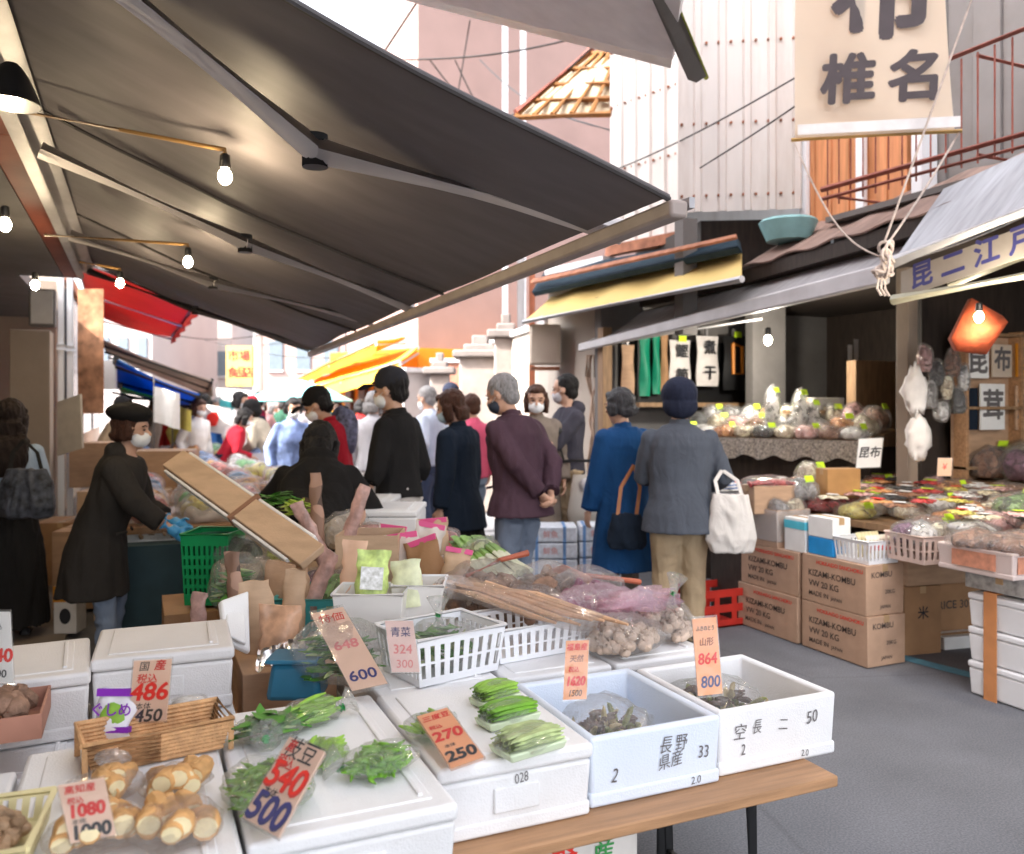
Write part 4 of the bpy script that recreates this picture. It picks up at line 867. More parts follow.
    if hat:
        hk, hm = hat; q = MB()
        if hk == 'beret':
            q.ball(hd(0, -.02, .10), (.125*k, .13*k, .062*k), 20, 12, HM); q.rings([(hd(0, -.012, .05), .088*k, .105*k, HM), (hd(0, -.012, .09), .092*k, .108*k, HM)], 18); q.cap(hd(0, -.02, .15), hd(0, -.02, .175), .006*k)
            remesh(q, vox*.8, 'beret', hm, T, .004, 1, seed=seed)
        elif hk == 'knit':
            q.ball(hd(0, -.018, .05), (.112*k, .122*k, .108*k), 20, 12, HM); q.ball(hd(0, -.045, -.02), (.108*k, .088*k, .085*k), 14, 9, HM)
            remesh(q, vox*.8, 'knitted_hat', hm, T, .005, 1, seed=seed)
        elif hk == 'cap':
            q.ball(hd(0, -.012, .065), (.093*k, .107*k, .088*k), 20, 12, HM); q.tube([hd(0, .06, .06), hd(0, .145, .052), hd(0, .198, .036)], [(.082*k, .013*k), (.074*k, .011*k), (.042*k, .009*k)], 14)
            q.ball(hd(0, -.012, .152), .008*k, 6, 5); remesh(q, vox*.7, 'cap', hm, T, .0, 1)
    # ---- face pieces
    if mask:
        q = MB(); q.ball(hd(0, .046, -.048), (.064*k, .062*k, .054*k), 16, 12, HM); q.ball(hd(0, .085, -.03), (.02*k, .03*k, .022*k), 10, 8, HM)
        o = remesh(q, vox*.65, 'face_mask', maskm or MASKM, T, 0, 1)
        q = MB()
        for s_ in (-1, 1): q.tube([hd(s_*.060, .05, -.025), hd(s_*.078, .02, -.01), hd(s_*.088, -.008, .0)], .002*k, 5)
        q.build('ear_loop', MASKM, T)
    for s_ in (-1, 1):
        q = MB(); q.ball(hd(s_*.032, .083, .006), (.014*k, .007*k, .0055*k), 8, 6, HM); q.tube([hd(s_*.014, .09, .027), hd(s_*.034, .089, .032), hd(s_*.052, .078, .026)], .0035*k, 5); q.build('eye', EYEM, T)
    if buttons:
        k = kb; q = MB()
        for i in range(buttons): q.ball(up(0, .115+th, 1.28-.09*i), (.011*k, .006*k, .011*k), 8, 5)
        q.build('button', EYEM, T)
    return T, arms, hd
def bag(label, c, w_, h_, d_, m, rz=0, strap=None, lab='handbag', strapm=None, group=None, pattern=None):
    t = thing(lab, label, 'bag', (c[0], c[1], c[2]-h_/2), rz, group)
    q = MB(); q.rings([((0, 0, .01), w_*.44, d_*.42), ((0, 0, h_*.25), w_*.52, d_*.55), ((0, 0, h_*.7), w_*.46, d_*.42), ((0, 0, h_), w_*.36, d_*.16)], 20)
    remesh(q, .009, 'pouch', m, t, .012, 2, seed=len(label), fs=(12, 12, 4))
    if strap:
        for s_ in (-1, 1):
            pts = [V(s_*w_*.25, 0, h_*.93)]; top_ = V(*strap)-V(c[0], c[1], c[2]-h_/2); top_ = Matrix.Rotation(-rz, 3, 'Z') @ top_
            q = MB(); q.tube([pts[0]+V(0, d_*.12*s_, 0), pts[0].lerp(top_, .5)+V(s_*.03, 0, .02), top_+V(0, 0, .0)], [(.012, .004)]*3, 8); q.build('handle', strapm or m, t)
    return t
def at(px, d): q = D(px, 408, d); return (q.x, q.y, 0)
cBLK = cloth('black_cloth', (.014, .013, .013)); cBLK2 = cloth('charcoal_coat_cloth', (.034, .030, .027)); cNAVY = cloth('dark_navy_cloth', (.012, .019, .032)); cPUR = cloth('purple_brown_cloth', (.070, .038, .052))
cBLUE = cloth('blue_coat_cloth', (.012, .060, .17)); cGRY = cloth('blue_grey_knit', (.080, .090, .112), knit=1); cKHA = cloth('khaki_cloth', (.40, .30, .19)); cJEAN = cloth('denim', (.20, .25, .34)); cJGR = cloth('grey_denim', (.15, .18, .24))
cWHT = cloth('white_cloth', (.50, .49, .51)); cRED = cloth('red_jacket_cloth', (.34, .012, .025)); cBEI = cloth('beige_cloth', (.42, .37, .29)); cHOO = cloth('slate_hoodie_cloth', (.055, .052, .068)); cLBL = cloth('light_blue_cloth', (.30, .38, .50))
cTAU = cloth('taupe_cloth', (.21, .17, .14)); cPNK = cloth('pink_cloth', (.62, .10, .18)); cNKN = cloth('navy_knit', (.018, .022, .042)); cPBL = cloth('pale_blue_cloth', (.48, .54, .66))
# --- the people
person('woman in a black beret, white mask and charcoal coat reaching out a blue-gloved hand', at(104, 4.6), 82, 1.45, 21, ('coat', cBLK2, .52, 1.0), ('trousers', cJEAN, 1.25), ('bobshort', HBRN), ('beret', cBLK), hy=4, hp=-4,
       hands=((-.16, .40, .94), (.14, .46, .93)), collar='hood', glove=((0, 1), mat('blue_glove', (.07, .35, .68), .35)), armlen='threequarter', build=1.06, fold=.012)
person('woman with long dark hair, pale blue top and black skirt at the left picture edge', at(10, 5.3), -28, 1.48, 4, ('shirt', cLBL, .90), ('skirt', cBLK, .12), ('long', hairmat('dark_brown_hair', (.016, .008, .006))), hy=5, hands=((-.22, .2, .9), (.12, .28, 1.02)), fold=.008)
person('shopper in a black hooded jacket bending over the stall, seen from behind', at(313, 4.2), -8, 1.56, 52, ('jacket', cBLK, .86), ('trousers', cBLK), ('bob', HBLK), mask=False, hp=18, hands=((-.26, .40, .74), (.24, .38, .74)), collar='hood', build=1.12, poles=(V(-1, -.3, -.2), V(1, -.3, -.2)), fold=.01)
pr = person('man in a red jacket and black flat cap looking down, behind the black hooded shopper', at(338, 6.3), -78, 1.60, 10, ('jacket', cRED, .80), ('trousers', cWHT), ('short', HBLK), ('cap', cBLK), hy=-8, hp=22, hands=((-.14, .38, .98), (.14, .36, .98)))
person('man in a black jacket, black cap and white mask facing left, wearing white trousers', at(399, 5.4), -66, 1.67, 3, ('jacket', cBLK, .90), ('trousers', cloth('pale_trouser_cloth', (.50, .46, .43)), 1.15), ('short', HBLK), ('cap', cloth('cap_cloth', (.028, .028, .034))), hy=-8, hp=6,
       hands=((-.26, .14, .86), (.22, .06, .84)), armlen='half', glove=((0,), cWHT), build=1.03)
person('woman with reddish brown hair and pale mask in a dark navy coat dress', at(459, 6.0), -62, 1.56, 2, ('coat', cNAVY, .66, 1.0), ('skirt', cBLK, .30), ('bob', HBRN), hy=-12, hp=12, maskm=mat('pale_blue_mask', (.42, .55, .62), .7), hands=((-.24, .02, .80), (.23, .05, .80)))
person('grey-haired man in a purple-brown jacket and dark mask, hands clasped behind his back', at(519, 5.5), -48, 1.66, 8, ('jacket', cPUR, .78, .6), ('trousers', cJGR, 1.1), ('short', HGRY), hy=-20, hp=16, maskm=mat('dark_mask', (.03, .04, .06), .7),
       hands=((-.03, -.22, .93), (.05, -.23, .93)), poles=(V(-1, -.5, 0), V(1, -.5, 0)), build=1.16, curl=.9, vox=.0095)
person('brown-haired woman in white mask and long beige coat facing the camera', at(536, 7.3), 172, 1.62, 2, ('coat', cTAU, .45, .8), ('trousers', cBLK), ('bob', HBRN), hy=8, hp=4)
person('young man in a slate grey hooded sweatshirt with folded arms and pale mask', at(568, 7.5), -112, 1.72, 0, ('jacket', cHOO, .86), ('trousers', cKHA, 1.1), ('short', HBLK), hy=40, hp=4, maskm=mat('grey_mask', (.50, .48, .50), .7), collar='hood', hands=((.10, .24, 1.18), (-.10, .25, 1.14)), poles=(V(-1, 0, -.6), V(1, 0, -.6)))
_, ar, _h = person('elderly woman with dark grey bobbed hair in a long bright navy-blue coat', at(624, 5.75), -25, 1.56, 2, ('coat', cBLUE, .40, 1.2), ('trousers', cTAU, 1.1), ('bobshort', HDG), hy=-18, hp=5, mask=False, hands=((-.24, .10, .82), (.20, .22, .98)), build=1.03, fold=.009)
_, ar2, _h = person('woman seen from behind in a blue-grey knitted cardigan, navy knitted hat and khaki trousers', at(680, 5.25), 4, 1.59, 3, ('knit', cGRY, .74, .5), ('trousers', cKHA, 1.25), (None, None), ('knit', cNKN), mask=False, hands=((-.16, .34, 1.06), (.25, .26, 1.02)), poles=(V(-.5, -.5, -1), V(.6, -.5, -1)), build=1.2, fold=.006, shoe=SHOE)
# bags
q = D(731, 524, 5.12); bag('large white cloth bag hanging from the arm of the woman in the grey cardigan', q, .30, .36, .14, cloth('white_bag_cloth', (.68, .64, .60)), -YAW, D(722, 470, 5.2), 'tote_bag')
q = D(627, 532, 5.45); bag('dark navy shoulder bag held beside the long blue coat', q, .25, .24, .12, cNAVY, -YAW, D(634, 465, 5.5), 'handbag', mat('tan_strap', (.40, .15, .05), .5))
q = D(26, 494, 5.0); bag('dark chequered quilted handbag of the long-haired woman', q, .34, .30, .15, mat('checked_fabric', (.05, .055, .07), .6, .9, 22, .3, 40), -YAW, D(24, 440, 5.1), 'handbag', cBLK)
q = D(343, 432, 6.35); t = thing('backpack', 'dark patterned backpack on the back of the man in the red jacket', 'bag', q, -YAW)
b = MB(); b.ball((0, 0, 0), (.12, .10, .2), 14, 10); remesh(b, .012, 'pouch', mat('patterned_fabric', (.10, .10, .16), .7, .9, 25), t, .01, 1); MB().tube([(-.1, -.08, .16), (-.03, -.12, .22), (.06, -.1, .18)], [(.015, .005)]*3, 6).build('strap', cBLK, t)
# --- farther people
far = [
 ('man in a white shirt behind the black-jacketed man', 432, 9.2, -60, 1.66, cPBL, cloth('blue_trouser', (.06, .08, .14)), HGRY, None),
 ('person in a dark cap behind the woman in dark navy', 450, 9.8, 170, 1.70, cTAU, cBLK, HDG, ('cap', cNKN)),
 ('person in a bright pink jacket partly hidden behind the woman in dark navy', 473, 8.2, -40, 1.56, cPNK, cJEAN, HBRN, None),
 ('woman in a beige jacket leaning over a stall beyond the black hooded shopper', 268, 11.0, -75, 1.58, cBEI, cNAVY, HDG, ('knit', cBLK)),
 ('person with a red cap and dark vest in the far crowd', 252, 13.0, 160, 1.60, cNAVY, cJEAN, HBLK, ('cap', cRED)),
 ('shopper with dark hair, white top and navy apron in the far crowd', 238, 12.0, 95, 1.66, cWHT, cNAVY, HBLK, None),
 ('stooping shopper in a crimson jacket in the far crowd', 226, 10.4, 60, 1.48, cRED, cNAVY, HBLK, None),
 ('shopper in bright blue at the middle of the far crowd', 205, 13.5, -20, 1.66, cloth('blue_cloth', (.05, .16, .42)), cBLK, HBLK, None),
 ('shopper in white in front of the white flag', 196, 11.5, 120, 1.55, cWHT, cJEAN, HBRN, None),
 ('shopper in yellow at the left of the far crowd', 184, 14.5, 20, 1.62, cloth('yellow_cloth2', (.62, .48, .12)), cBLK, HBLK, None),
 ('stallholder in a tan apron behind the beret woman, left side', 118, 9.6, 100, 1.56, cKHA, cBLK, HBLK, None),
 ('tall man in grey near the yellow sign', 244, 18, 0, 1.75, cHOO, cBLK, HBLK, None),
 ('shopper in pale pink near the utility pole', 262, 16, 180, 1.6, cloth('pale_pink_cloth', (.6, .35, .36)), cJEAN, HBRN, None),
 ('shopper in dark green right of the utility pole', 283, 17, 30, 1.64, cloth('dark_green_cloth', (.03, .09, .06)), cBLK, HBLK, None),
 ('shopper in a pale grey coat in front of the orange shop', 300, 13.8, -10, 1.6, cloth('pale_grey_cloth', (.45, .44, .47)), cBLK, HBLK, None),
 ('man in a blue and white jacket left of the red-jacket man', 291, 9.6, 150, 1.55, cloth('blue_white_cloth', (.22, .30, .55), var=.8), cJEAN, HBLK, None),
 ('person in pale grey walking behind the black-jacketed man', 372, 8.8, 10, 1.60, cloth('pale_grey_cloth', (.45, .44, .47)), cWHT, HGRY, None),
 ('child in a light jacket beside the orange shop', 352, 12.5, 0, 1.3, cWHT, cJEAN, HBLK, None),
 ('shopper in brown near the stalls on the far left', 150, 12.5, 60, 1.6, cTAU, cBLK, HBRN, None),
 ('distant shopper in red by the green awning', 160, 17, 0, 1.62, cRED, cBLK, HBLK, None),
 ('distant shopper in black by the grey-brown awning', 174, 19, 0, 1.68, cBLK, cBLK, HBLK, None),
 ('distant shopper in white at the end of the street', 216, 22, 0, 1.64, cWHT, cBLK, HBLK, None),
 ('distant shopper in navy at the end of the street', 230, 24, 0, 1.7, cNAVY, cBLK, HBLK, None),
]
cols_ = [('red', (.40, .03, .03)), ('white', (.5, .5, .5)), ('navy', (.02, .03, .07)), ('teal', (.03, .22, .24)), ('mustard', (.45, .30, .06)), ('grey', (.20, .20, .21)), ('crimson', (.45, .02, .08)), ('sky blue', (.18, .34, .55))]
for i in range(18):
    cn, rgb = cols_[i % 8]; px = [157, 190, 210, 222, 236, 247, 256, 270, 284, 296, 312, 326, 168, 200, 230, 262, 360, 388][i]; d = [15, 16, 18, 14.5, 20, 22, 15, 18.5, 21, 17.5, 19, 16, 21, 25, 27, 24, 14, 12][i]
    far.append(('%s-clad walker in the far crowd, %s' % (cn, ['by the green awning', 'under the blue tarpaulin', 'below the white flag', 'left of the yellow sign', 'under the yellow sign', 'right under the sign post', 'at the utility pole', 'right of the pole', 'under the cream awning', 'before the cream awning', 'before the orange shop left end', 'before the orange shop middle', 'far left end', 'deep under the flag', 'deep behind the sign', 'deep behind the pole', 'at the orange shop corner', 'behind the grey block wall corner'][i]), px, d, i*67 % 360, 1.5+.035*(i % 7), cloth(cn.replace(' ', '_')+'_far_cloth', rgb), [cBLK, cJEAN, cTAU][i % 3], [HBLK, HBRN, HBLK, HGRY][i % 4], ('cap', cNKN) if i % 5 == 0 else None))
for (lb, px, d, fc, H, tm, bm_, hm, ht) in far:
    rn = random.Random(lb); person(lb, at(px, d), fc, H, rn.choice((0, 4, 8)) if 'lean' not in lb and 'stoop' not in lb else 28, ('jacket', tm, .84), ('trousers', bm_), (rn.choice(('short', 'bobshort')) if 'man ' in lb else 'bob', hm), ht,
        hp=8, vox=.014 if d < 12 else .02, fold=.008, curl=.5, hands=((-.2, .3, .95), (.2, .3, .98)) if 'lean' in lb or 'stoop' in lb else None, legs=(-.1, .12) if d > 11 else (-.02, .05))


# ================================================================ goods helpers
rnd = random.Random(11)
GRN = mat('pod_green', (.17, .40, .03), .45, .35, 18); GRN2 = mat('bean_green', (.27, .50, .06), .45, .3, 18); GRNP = mat('pale_green', (.46, .56, .25), .5, .3, 22)
DGRN = mat('leaf_green', (.07, .24, .03), .5, .4, 16); LEEK = mat('leek_white', (.66, .68, .50), .5, .15, 10)
BRNR = mat('root_brown', (.24, .13, .075), .85, .35, 26, .5, 60); TARO = mat('taro_brown', (.27, .16, .11), .9, .4, 30, .6, 80)
GING = mat('ginger_skin', (.62, .34, .13), .6, .3, 24, .3, 50); GCUT = mat('ginger_cut', (.78, .66, .40), .6, .12, 30)
GARL = mat('garlic', (.62, .48, .38), .6, .25, 14, .2, 40); PURP = mat('purple_onion', (.24, .03, .10), .45, .45, 16); MUSH = mat('mushroom_brown', (.34, .22, .13), .7, .4, 24, .3, 60)
BUD = mat('butterbur_bud', (.22, .24, .09), .7, .5, 30, .3, 60); WICK = mat('wicker', (.60, .34, .16), .7, .25, 30, .5, 120)
CARD = mat('kraft_card', (.80, .52, .34), .75, .06, 8); CARDP = mat('pink_card', (.85, .60, .46), .7, .05, 8); CARDO = mat('orange_card', (.84, .40, .20), .7, .06, 8)
RWOOD = mat('reddish_wood', (.40, .10, .05), .55, .2, 9)
def loc_(o): XF[o] = Matrix.Translation(o.location) @ Matrix.Rotation(o.rotation_euler.z, 4, 'Z')
def foam(label, x0, x1, y0, y1, z0, z1, lid=False, m=None, rz=0, marks=(), group=None, name='foam_box', lip=True, wall=.022, band=None):
    m = m or FOAM; W_, L_, H_ = x1-x0, y1-y0, z1-z0
    t = thing(name, label, 'box', ((x0+x1)/2, (y0+y1)/2, z0), R(rz), group); a, c_ = W_/2, L_/2
    b = MB(); hz = H_-(.035 if lid else 0); tp = .965
    o1 = [(-a*tp, -c_*tp), (a*tp, -c_*tp), (a*tp, c_*tp), (-a*tp, c_*tp)]; o2 = [(-a, -c_), (a, -c_), (a, c_), (-a, c_)]
    i2 = [(-a+wall, -c_+wall), (a-wall, -c_+wall), (a-wall, c_-wall), (-a+wall, c_-wall)]
    fl = .03; i1 = [(x*.96, y*.96) for x, y in i2]
    vs = [V(x, y, 0) for x, y in o1]+[V(x, y, hz) for x, y in o2]+[V(x, y, hz) for x, y in i2]+[V(x, y, fl) for x, y in i1]
    fs = [(3, 2, 1, 0)]+[(i, (i+1) % 4, 4+(i+1) % 4, 4+i) for i in range(4)]+[(4+i, 4+(i+1) % 4, 8+(i+1) % 4, 8+i) for i in range(4)]+[(8+i, 8+(i+1) % 4, 12+(i+1) % 4, 12+i) for i in range(4)]+[(12, 13, 14, 15)]
    b.add(vs, fs); body = b.build('tub', m, t, bevel=.009, seg=3)
    q = MB(); e = .005
    if lip:
        q.bx(-a*tp-e, a*tp+e, -c_*tp-e, c_*tp+e, -.001, H_*.20); q.build('base_rim', m, t, bevel=.007, seg=3)
    q = MB(); q.bx(-a*.32, a*.28, -c_-.003, -c_+.004, H_*.28, H_*.62) if lid else None
    if lid: q.build('handle_recess', m, t, bevel=.004)
    if lid:
        q = MB(); q.bx(-a-.004, a+.004, -c_-.004, c_+.004, hz+.002, H_); l_ = q.build('lid', m, t, bevel=.010, seg=3)
        q = MB(); q.bx(-a+.035, a-.035, -c_+.035, c_-.035, H_-.004, H_+.003); q.build('lid_panel', m, l_, bevel=.004)
        q = MB(); q.bx(a-.06, a-.05, -c_+.05, c_-.05, H_+.001, H_+.008); q.build('lid_ridge', m, l_, bevel=.002)
    for (s_, u, v, sz, ink) in marks:
        yy = -c_*(tp+(1-tp)*v/ (1))-.0035 if v > .22 or not lip else -c_*tp-e-.0015
        M = Matrix.Translation((u*W_, yy, v*H_)) @ Matrix.Rotation(R(90), 4, 'X') @ Matrix.Rotation(R(rnd.uniform(-9, 7)), 4, 'Z')
        text(s_, sz*rnd.uniform(.9, 1.12), M, -.002, sx=rnd.uniform(.72, .95), shear=rnd.uniform(.02, .3)).build('marking', ink, t, smooth=False)
    return t
def clump(b, n, c, R3, L, r, bend=.25, flat=1, ang=None, mi=0, nseg=7, tilt=.35, leaf=False):
    """n curved pods or stalks scattered in an ellipsoidal heap above c"""
    for i in range(n):
        th = (rnd.uniform(0, 6.28) if ang is None else ang+rnd.gauss(0, .22)); u = rnd.uniform(-1, 1); v = rnd.uniform(-1, 1)
        rr = math.sqrt(rnd.random()); p_ = V(c[0]+R3[0]*rr*math.cos(u*3.14)*.85, c[1]+R3[1]*rr*math.sin(u*3.14)*.85, 0)
        zt = R3[2]*(1-rr*rr)**.5; p_.z = c[2]+r+zt*rnd.uniform(.35, 1)
        d = V(math.cos(th), math.sin(th), rnd.gauss(0, tilt*.5)).normalized(); Lr = L*rnd.uniform(.75, 1.15); s_ = V(-d.y, d.x, rnd.uniform(-.3, .3))*bend*Lr*rnd.choice((-1, 1))
        pts = [p_+d*Lr*(k/4-.5)+s_*(math.sin(math.pi*k/4)-.5) for k in range(5)]
        for q in pts: q.z = max(q.z, c[2]+r*.8)
        if leaf: b.tube(pts, [(r*.2, r*.2), (r, r*.3), (r*1.3, r*.25), (r, r*.25), (r*.15, r*.1)], 6, mi)
        else: b.tube(pts, [r*.35, r*.95, r*1.08, r*.95, r*.3], nseg, mi)
def filmbag(t, R3, z0=0, m=None, seed=0, tie=None, sc=1.0, neck=None):
    b = MB(); b.ball((0, 0, R3[2]*.5+z0), (R3[0], R3[1], R3[2]*.56), 26, 16, None, 0, .16, 7, seed)
    for v in b.v:
        v.z = max(v.z, z0+.002)
        v += V(noise.noise(v*30), noise.noise(v*30+V(5, 0, 0)), noise.noise(v*30+V(0, 5, 0)))*.006
        v.z = max(v.z, z0+.002)
    b.build('plastic_bag', m or FILM, t, ang=180)
    if neck:
        n_ = V(*neck); b = MB(); b.tube([n_*.75, n_, n_*1.12+V(0, 0, .008), n_*1.35+V(0, 0, .01)], [.022, .008, .016, .035], 10)
        b.build('bag_neck', m or FILM, t, ang=180)
        if tie: MB().tube([n_*1.0-V(.004, 0, 0), n_*1.06], .010, 8).build('tie', tie, t)
TIE = mat('green_tape', (.02, .45, .10), .4)
def vegbag(label, p, R3, kind, rz=0, neck=None, group=None, n=None, film_=None, name='vegetable_bag', cat='vegetables'):
    t = thing(name, label, cat, p, rz, group); b = MB(); sc = (R3[0]*.84, R3[1]*.84, R3[2]*.8)
    if kind == 'pods': clump(b, int((n or 46)*1.7), (0, 0, .004), sc, .058, .0052, .16); b.build('green_pods', GRN, t)
    elif kind == 'beans': clump(b, n or 26, (0, 0, .004), sc, R3[0]*1.35, .0065, .05, ang=0.0, tilt=.1); b.build('green_beans', GRN2, t)
    elif kind == 'leaves': clump(b, n or 40, (0, 0, .004), sc, .09, .012, .2, leaf=True); b.build('leaves', DGRN, t); b = MB(); clump(b, 12, (0, 0, .004), sc, .10, .005, .1); b.build('stalks', GRNP, t)
    elif kind == 'ginger':
        b2 = MB()
        for i in range(n or 13):
            th = rnd.uniform(-.5, .5)-1.57; rr = math.sqrt(rnd.random()); a_ = rnd.uniform(0, 6.28); p_ = V(sc[0]*rr*math.cos(a_)*.8, sc[1]*rr*math.sin(a_)*.8, .022+sc[2]*.55*rnd.random())
            d = V(math.cos(th), math.sin(th), rnd.uniform(-.1, .25)).normalized(); r = rnd.uniform(.016, .024)
            b.tube([p_-d*.035, p_-d*.03, p_-d*.0, p_+d*.022, p_+d*.025], [r*.4, r*.85, r*1.1, r*.98, r*.9], 10); b2.tube([p_+d*.0252, p_+d*.0275], [(r*.86, r*.7), (r*.8, r*.62)], 10); b.ball(p_+V(rnd.uniform(-1, 1), rnd.uniform(-1, 1), .6)*r*.7, r*rnd.uniform(.4, .75), 8, 6, None, 0, .3)
        b.build('ginger', GING, t); b2.build('cut_face', GCUT, t)
    elif kind == 'garlic':
        for i in range(n or 55):
            rr = math.sqrt(rnd.random()); a_ = rnd.uniform(0, 6.28); p_ = V(sc[0]*rr*math.cos(a_), sc[1]*rr*math.sin(a_), .018+sc[2]*.85*(1-rr*rr)**.5*rnd.uniform(.3, 1)); r = rnd.uniform(.015, .021)
            M = Euler((rnd.uniform(-1, 1), rnd.uniform(-1, 1), 0)).to_matrix(); b.ball(p_, (r, r, r*.85), 9, 6, M, 0, .15, 9, i); b.tube([p_+M @ V(0, 0, r*.6), p_+M @ V(0, 0, r*1.5)], [r*.35, r*.12], 5)
        b.build('garlic', GARL, t)
    elif kind in ('shallot', 'taro', 'mushroom'):
        m_, rr0 = {'shallot': (PURP, .016), 'taro': (TARO, .028), 'mushroom': (MUSH, .014)}[kind]
        for i in range(n or 34):
            rr = math.sqrt(rnd.random()); a_ = rnd.uniform(0, 6.28); p_ = V(sc[0]*rr*math.cos(a_), sc[1]*rr*math.sin(a_), rr0+sc[2]*.8*(1-rr*rr)**.5*rnd.uniform(.3, 1)); r = rr0*rnd.uniform(.8, 1.25)
            M = Euler((rnd.uniform(0, 3), rnd.uniform(0, 3), 0)).to_matrix(); b.ball(p_, (r*.85, r*.85, r*1.3), 9, 6, M, 0, .25, 8, i)
        b.build({'shallot': 'shallots', 'taro': 'taro_roots', 'mushroom': 'mushrooms'}[kind], m_, t)
    if film_ != 'none': filmbag(t, (R3[0], R3[1], R3[2]), 0, film_, len(label), TIE if neck else None, neck=neck)
    return t
def traypack(label, p, w_, l_, kind, rz=0, group=None):
    t = thing('bean_tray', label, 'vegetables', p, rz, group); b = MB(); b.rings([((0, 0, .0), w_*.42, l_*.42), ((0, 0, .018), w_*.5, l_*.5)], 4); b = MB().hexa([(-w_*.45, -l_*.45, 0), (w_*.45, -l_*.45, 0), (w_*.45, l_*.45, 0), (-w_*.45, l_*.45, 0), (-w_*.5, -l_*.5, .018), (w_*.5, -l_*.5, .018), (w_*.5, l_*.5, .018), (-w_*.5, l_*.5, .018)])
    b.build('tray', mat('pale_tray', (.62, .72, .50), .4, .05), t, bevel=.004)
    b = MB()
    for k in range(3):
        for i in range(11-k): y = (-.42+.84*(i+.5)/(11-k))*l_; L_ = w_*.47*rnd.uniform(.86, 1.04); z = .022+.009*k; b.tube([V(-L_, y, z), V(-L_*.5, y+rnd.uniform(-.003, .003), z+.003), V(0, y+rnd.uniform(-.004, .004), z+.004), V(L_*.5, y, z+.003), V(L_, y, z)], [.002, .0058, .0062, .0058, .002], 6)
    b.build('green_beans', {'b': GRN2, 'p': GRNP, 'g': GRN}[kind], t)
    b = MB().ball((0, 0, .022), (w_*.54, l_*.54, .030), 22, 12, None, 0, .10, 7, len(label))
    for v in b.v: v.z = max(v.z, .001)
    b.build('plastic_wrap', FILM, t, ang=180); return t
def card(label, q, m, lines, group='price cards on the vegetable stall', name='price_card', cat='price card', sleeve=True, th=.0015):
    P_ = [D(*c_) for c_ in q]; TL, TR, BR, BL = P_; BR = TR+BL-TL; c0 = (TL+TR+BR+BL)/4; low = min(P_, key=lambda v: v.z)
    t = thing(name, label, cat, (c0.x, c0.y, low.z), 0, group); ex = (TR-TL+BR-BL)/2; ey = (TL-BL+TR-BR)/2; n_ = ex.cross(ey).normalized()
    if n_.dot(V(0, 0, HC)-c0) < 0: n_ = -n_
    b = MB().hexa([BL-n_*th, BR-n_*th, TR-n_*th, TL-n_*th, BL+n_*th, BR+n_*th, TR+n_*th, TL+n_*th]); b.build('card', m, t, world=True, smooth=False)
    wd = ex.length; ht = ey.length
    for (s_, u, v, sz, ink, bold) in lines:
        c_ = c0+ex*u+ey*v+n_*(th+.0006); a, e = ex.normalized(), ey.normalized()
        M = Matrix(((a.x, e.x, n_.x, c_.x), (a.y, e.y, n_.y, c_.y), (a.z, e.z, n_.z, c_.z), (0, 0, 0, 1)))
        text(s_, sz*wd*1.22, M, bold*1.2 if bold > .012 else (.013 if bold > 0 else .004), sx=.80 if len(s_) > 3 else .95, shear=.12).build('lettering', ink, t, world=True, smooth=False)
    if sleeve:
        e1 = ex*.53; e2 = ey*.53; k = n_*.0012*2.2; b = MB().hexa([c0-e1-e2-k, c0+e1-e2-k, c0+e1+e2-k, c0-e1+e2-k, c0-e1-e2+k, c0+e1-e2+k, c0+e1+e2+k, c0-e1+e2+k]); b.build('plastic_sleeve', film('sleeve_film', .03, (1, 1, 1), .05, 14, .25), t, world=True, smooth=False)
    return t
def crate(label, p, w_, l_, h_, m, rz=0, name='plastic_crate', group=None, slots=5, rows=2, flare=1.1, cat='crate'):
    """open basket with slotted walls"""
    t = thing(name, label, cat, p, rz, group); b = MB(); th = .003
    def wall(A, B, C, E):    # bottom A-B, top C(above B) E(above A); slotted grid of bars
        A, B, C, E = map(V3, (A, B, C, E)); n_ = (B-A).cross(E-A).normalized()*th
        def patch(u0, u1, v0, v1):
            f = lambda u, v: A.lerp(B, u).lerp(E.lerp(C, u), v)
            q = [f(u0, v0), f(u1, v0), f(u1, v1), f(u0, v1)]; b.hexa([x-n_ for x in q]+[x for x in q])
        vs = [0, .16]+sum(([.16+.66*(k+1)/rows-.09, .16+.66*(k+1)/rows] for k in range(rows)), [])+[1]
        patch(0, 1, 0, .16); patch(0, 1, .84, 1)
        for k in range(rows):
            v0 = .16+.68*k/rows; v1 = .16+.68*(k+1)/rows
            if k < rows-1: patch(0, 1, v1-.05, v1)
            for i in range(slots+1): u = i/slots; patch(max(0, u-.28/slots-.0), min(1, u+.28/slots), v0, v1-(.05 if k < rows-1 else 0))
    V3 = Vector; a, c_ = w_/2, l_/2; A = [(-a, -c_, 0), (a, -c_, 0), (a, c_, 0), (-a, c_, 0)]; T_ = [(x*flare, y*flare, h_) for x, y, z in A]
    for i in range(4): wall(A[i], A[(i+1) % 4], T_[(i+1) % 4], T_[i])
    b.bx(-a, a, -c_, c_, 0, .004); b.build('basket_wall', m, t, smooth=False)
    b = MB(); T2 = [V(*p_) for p_ in T_]
    for i in range(4): b.tube([T2[i], T2[(i+1) % 4]], .006, 6)
    b.build('rim', m, t); return t
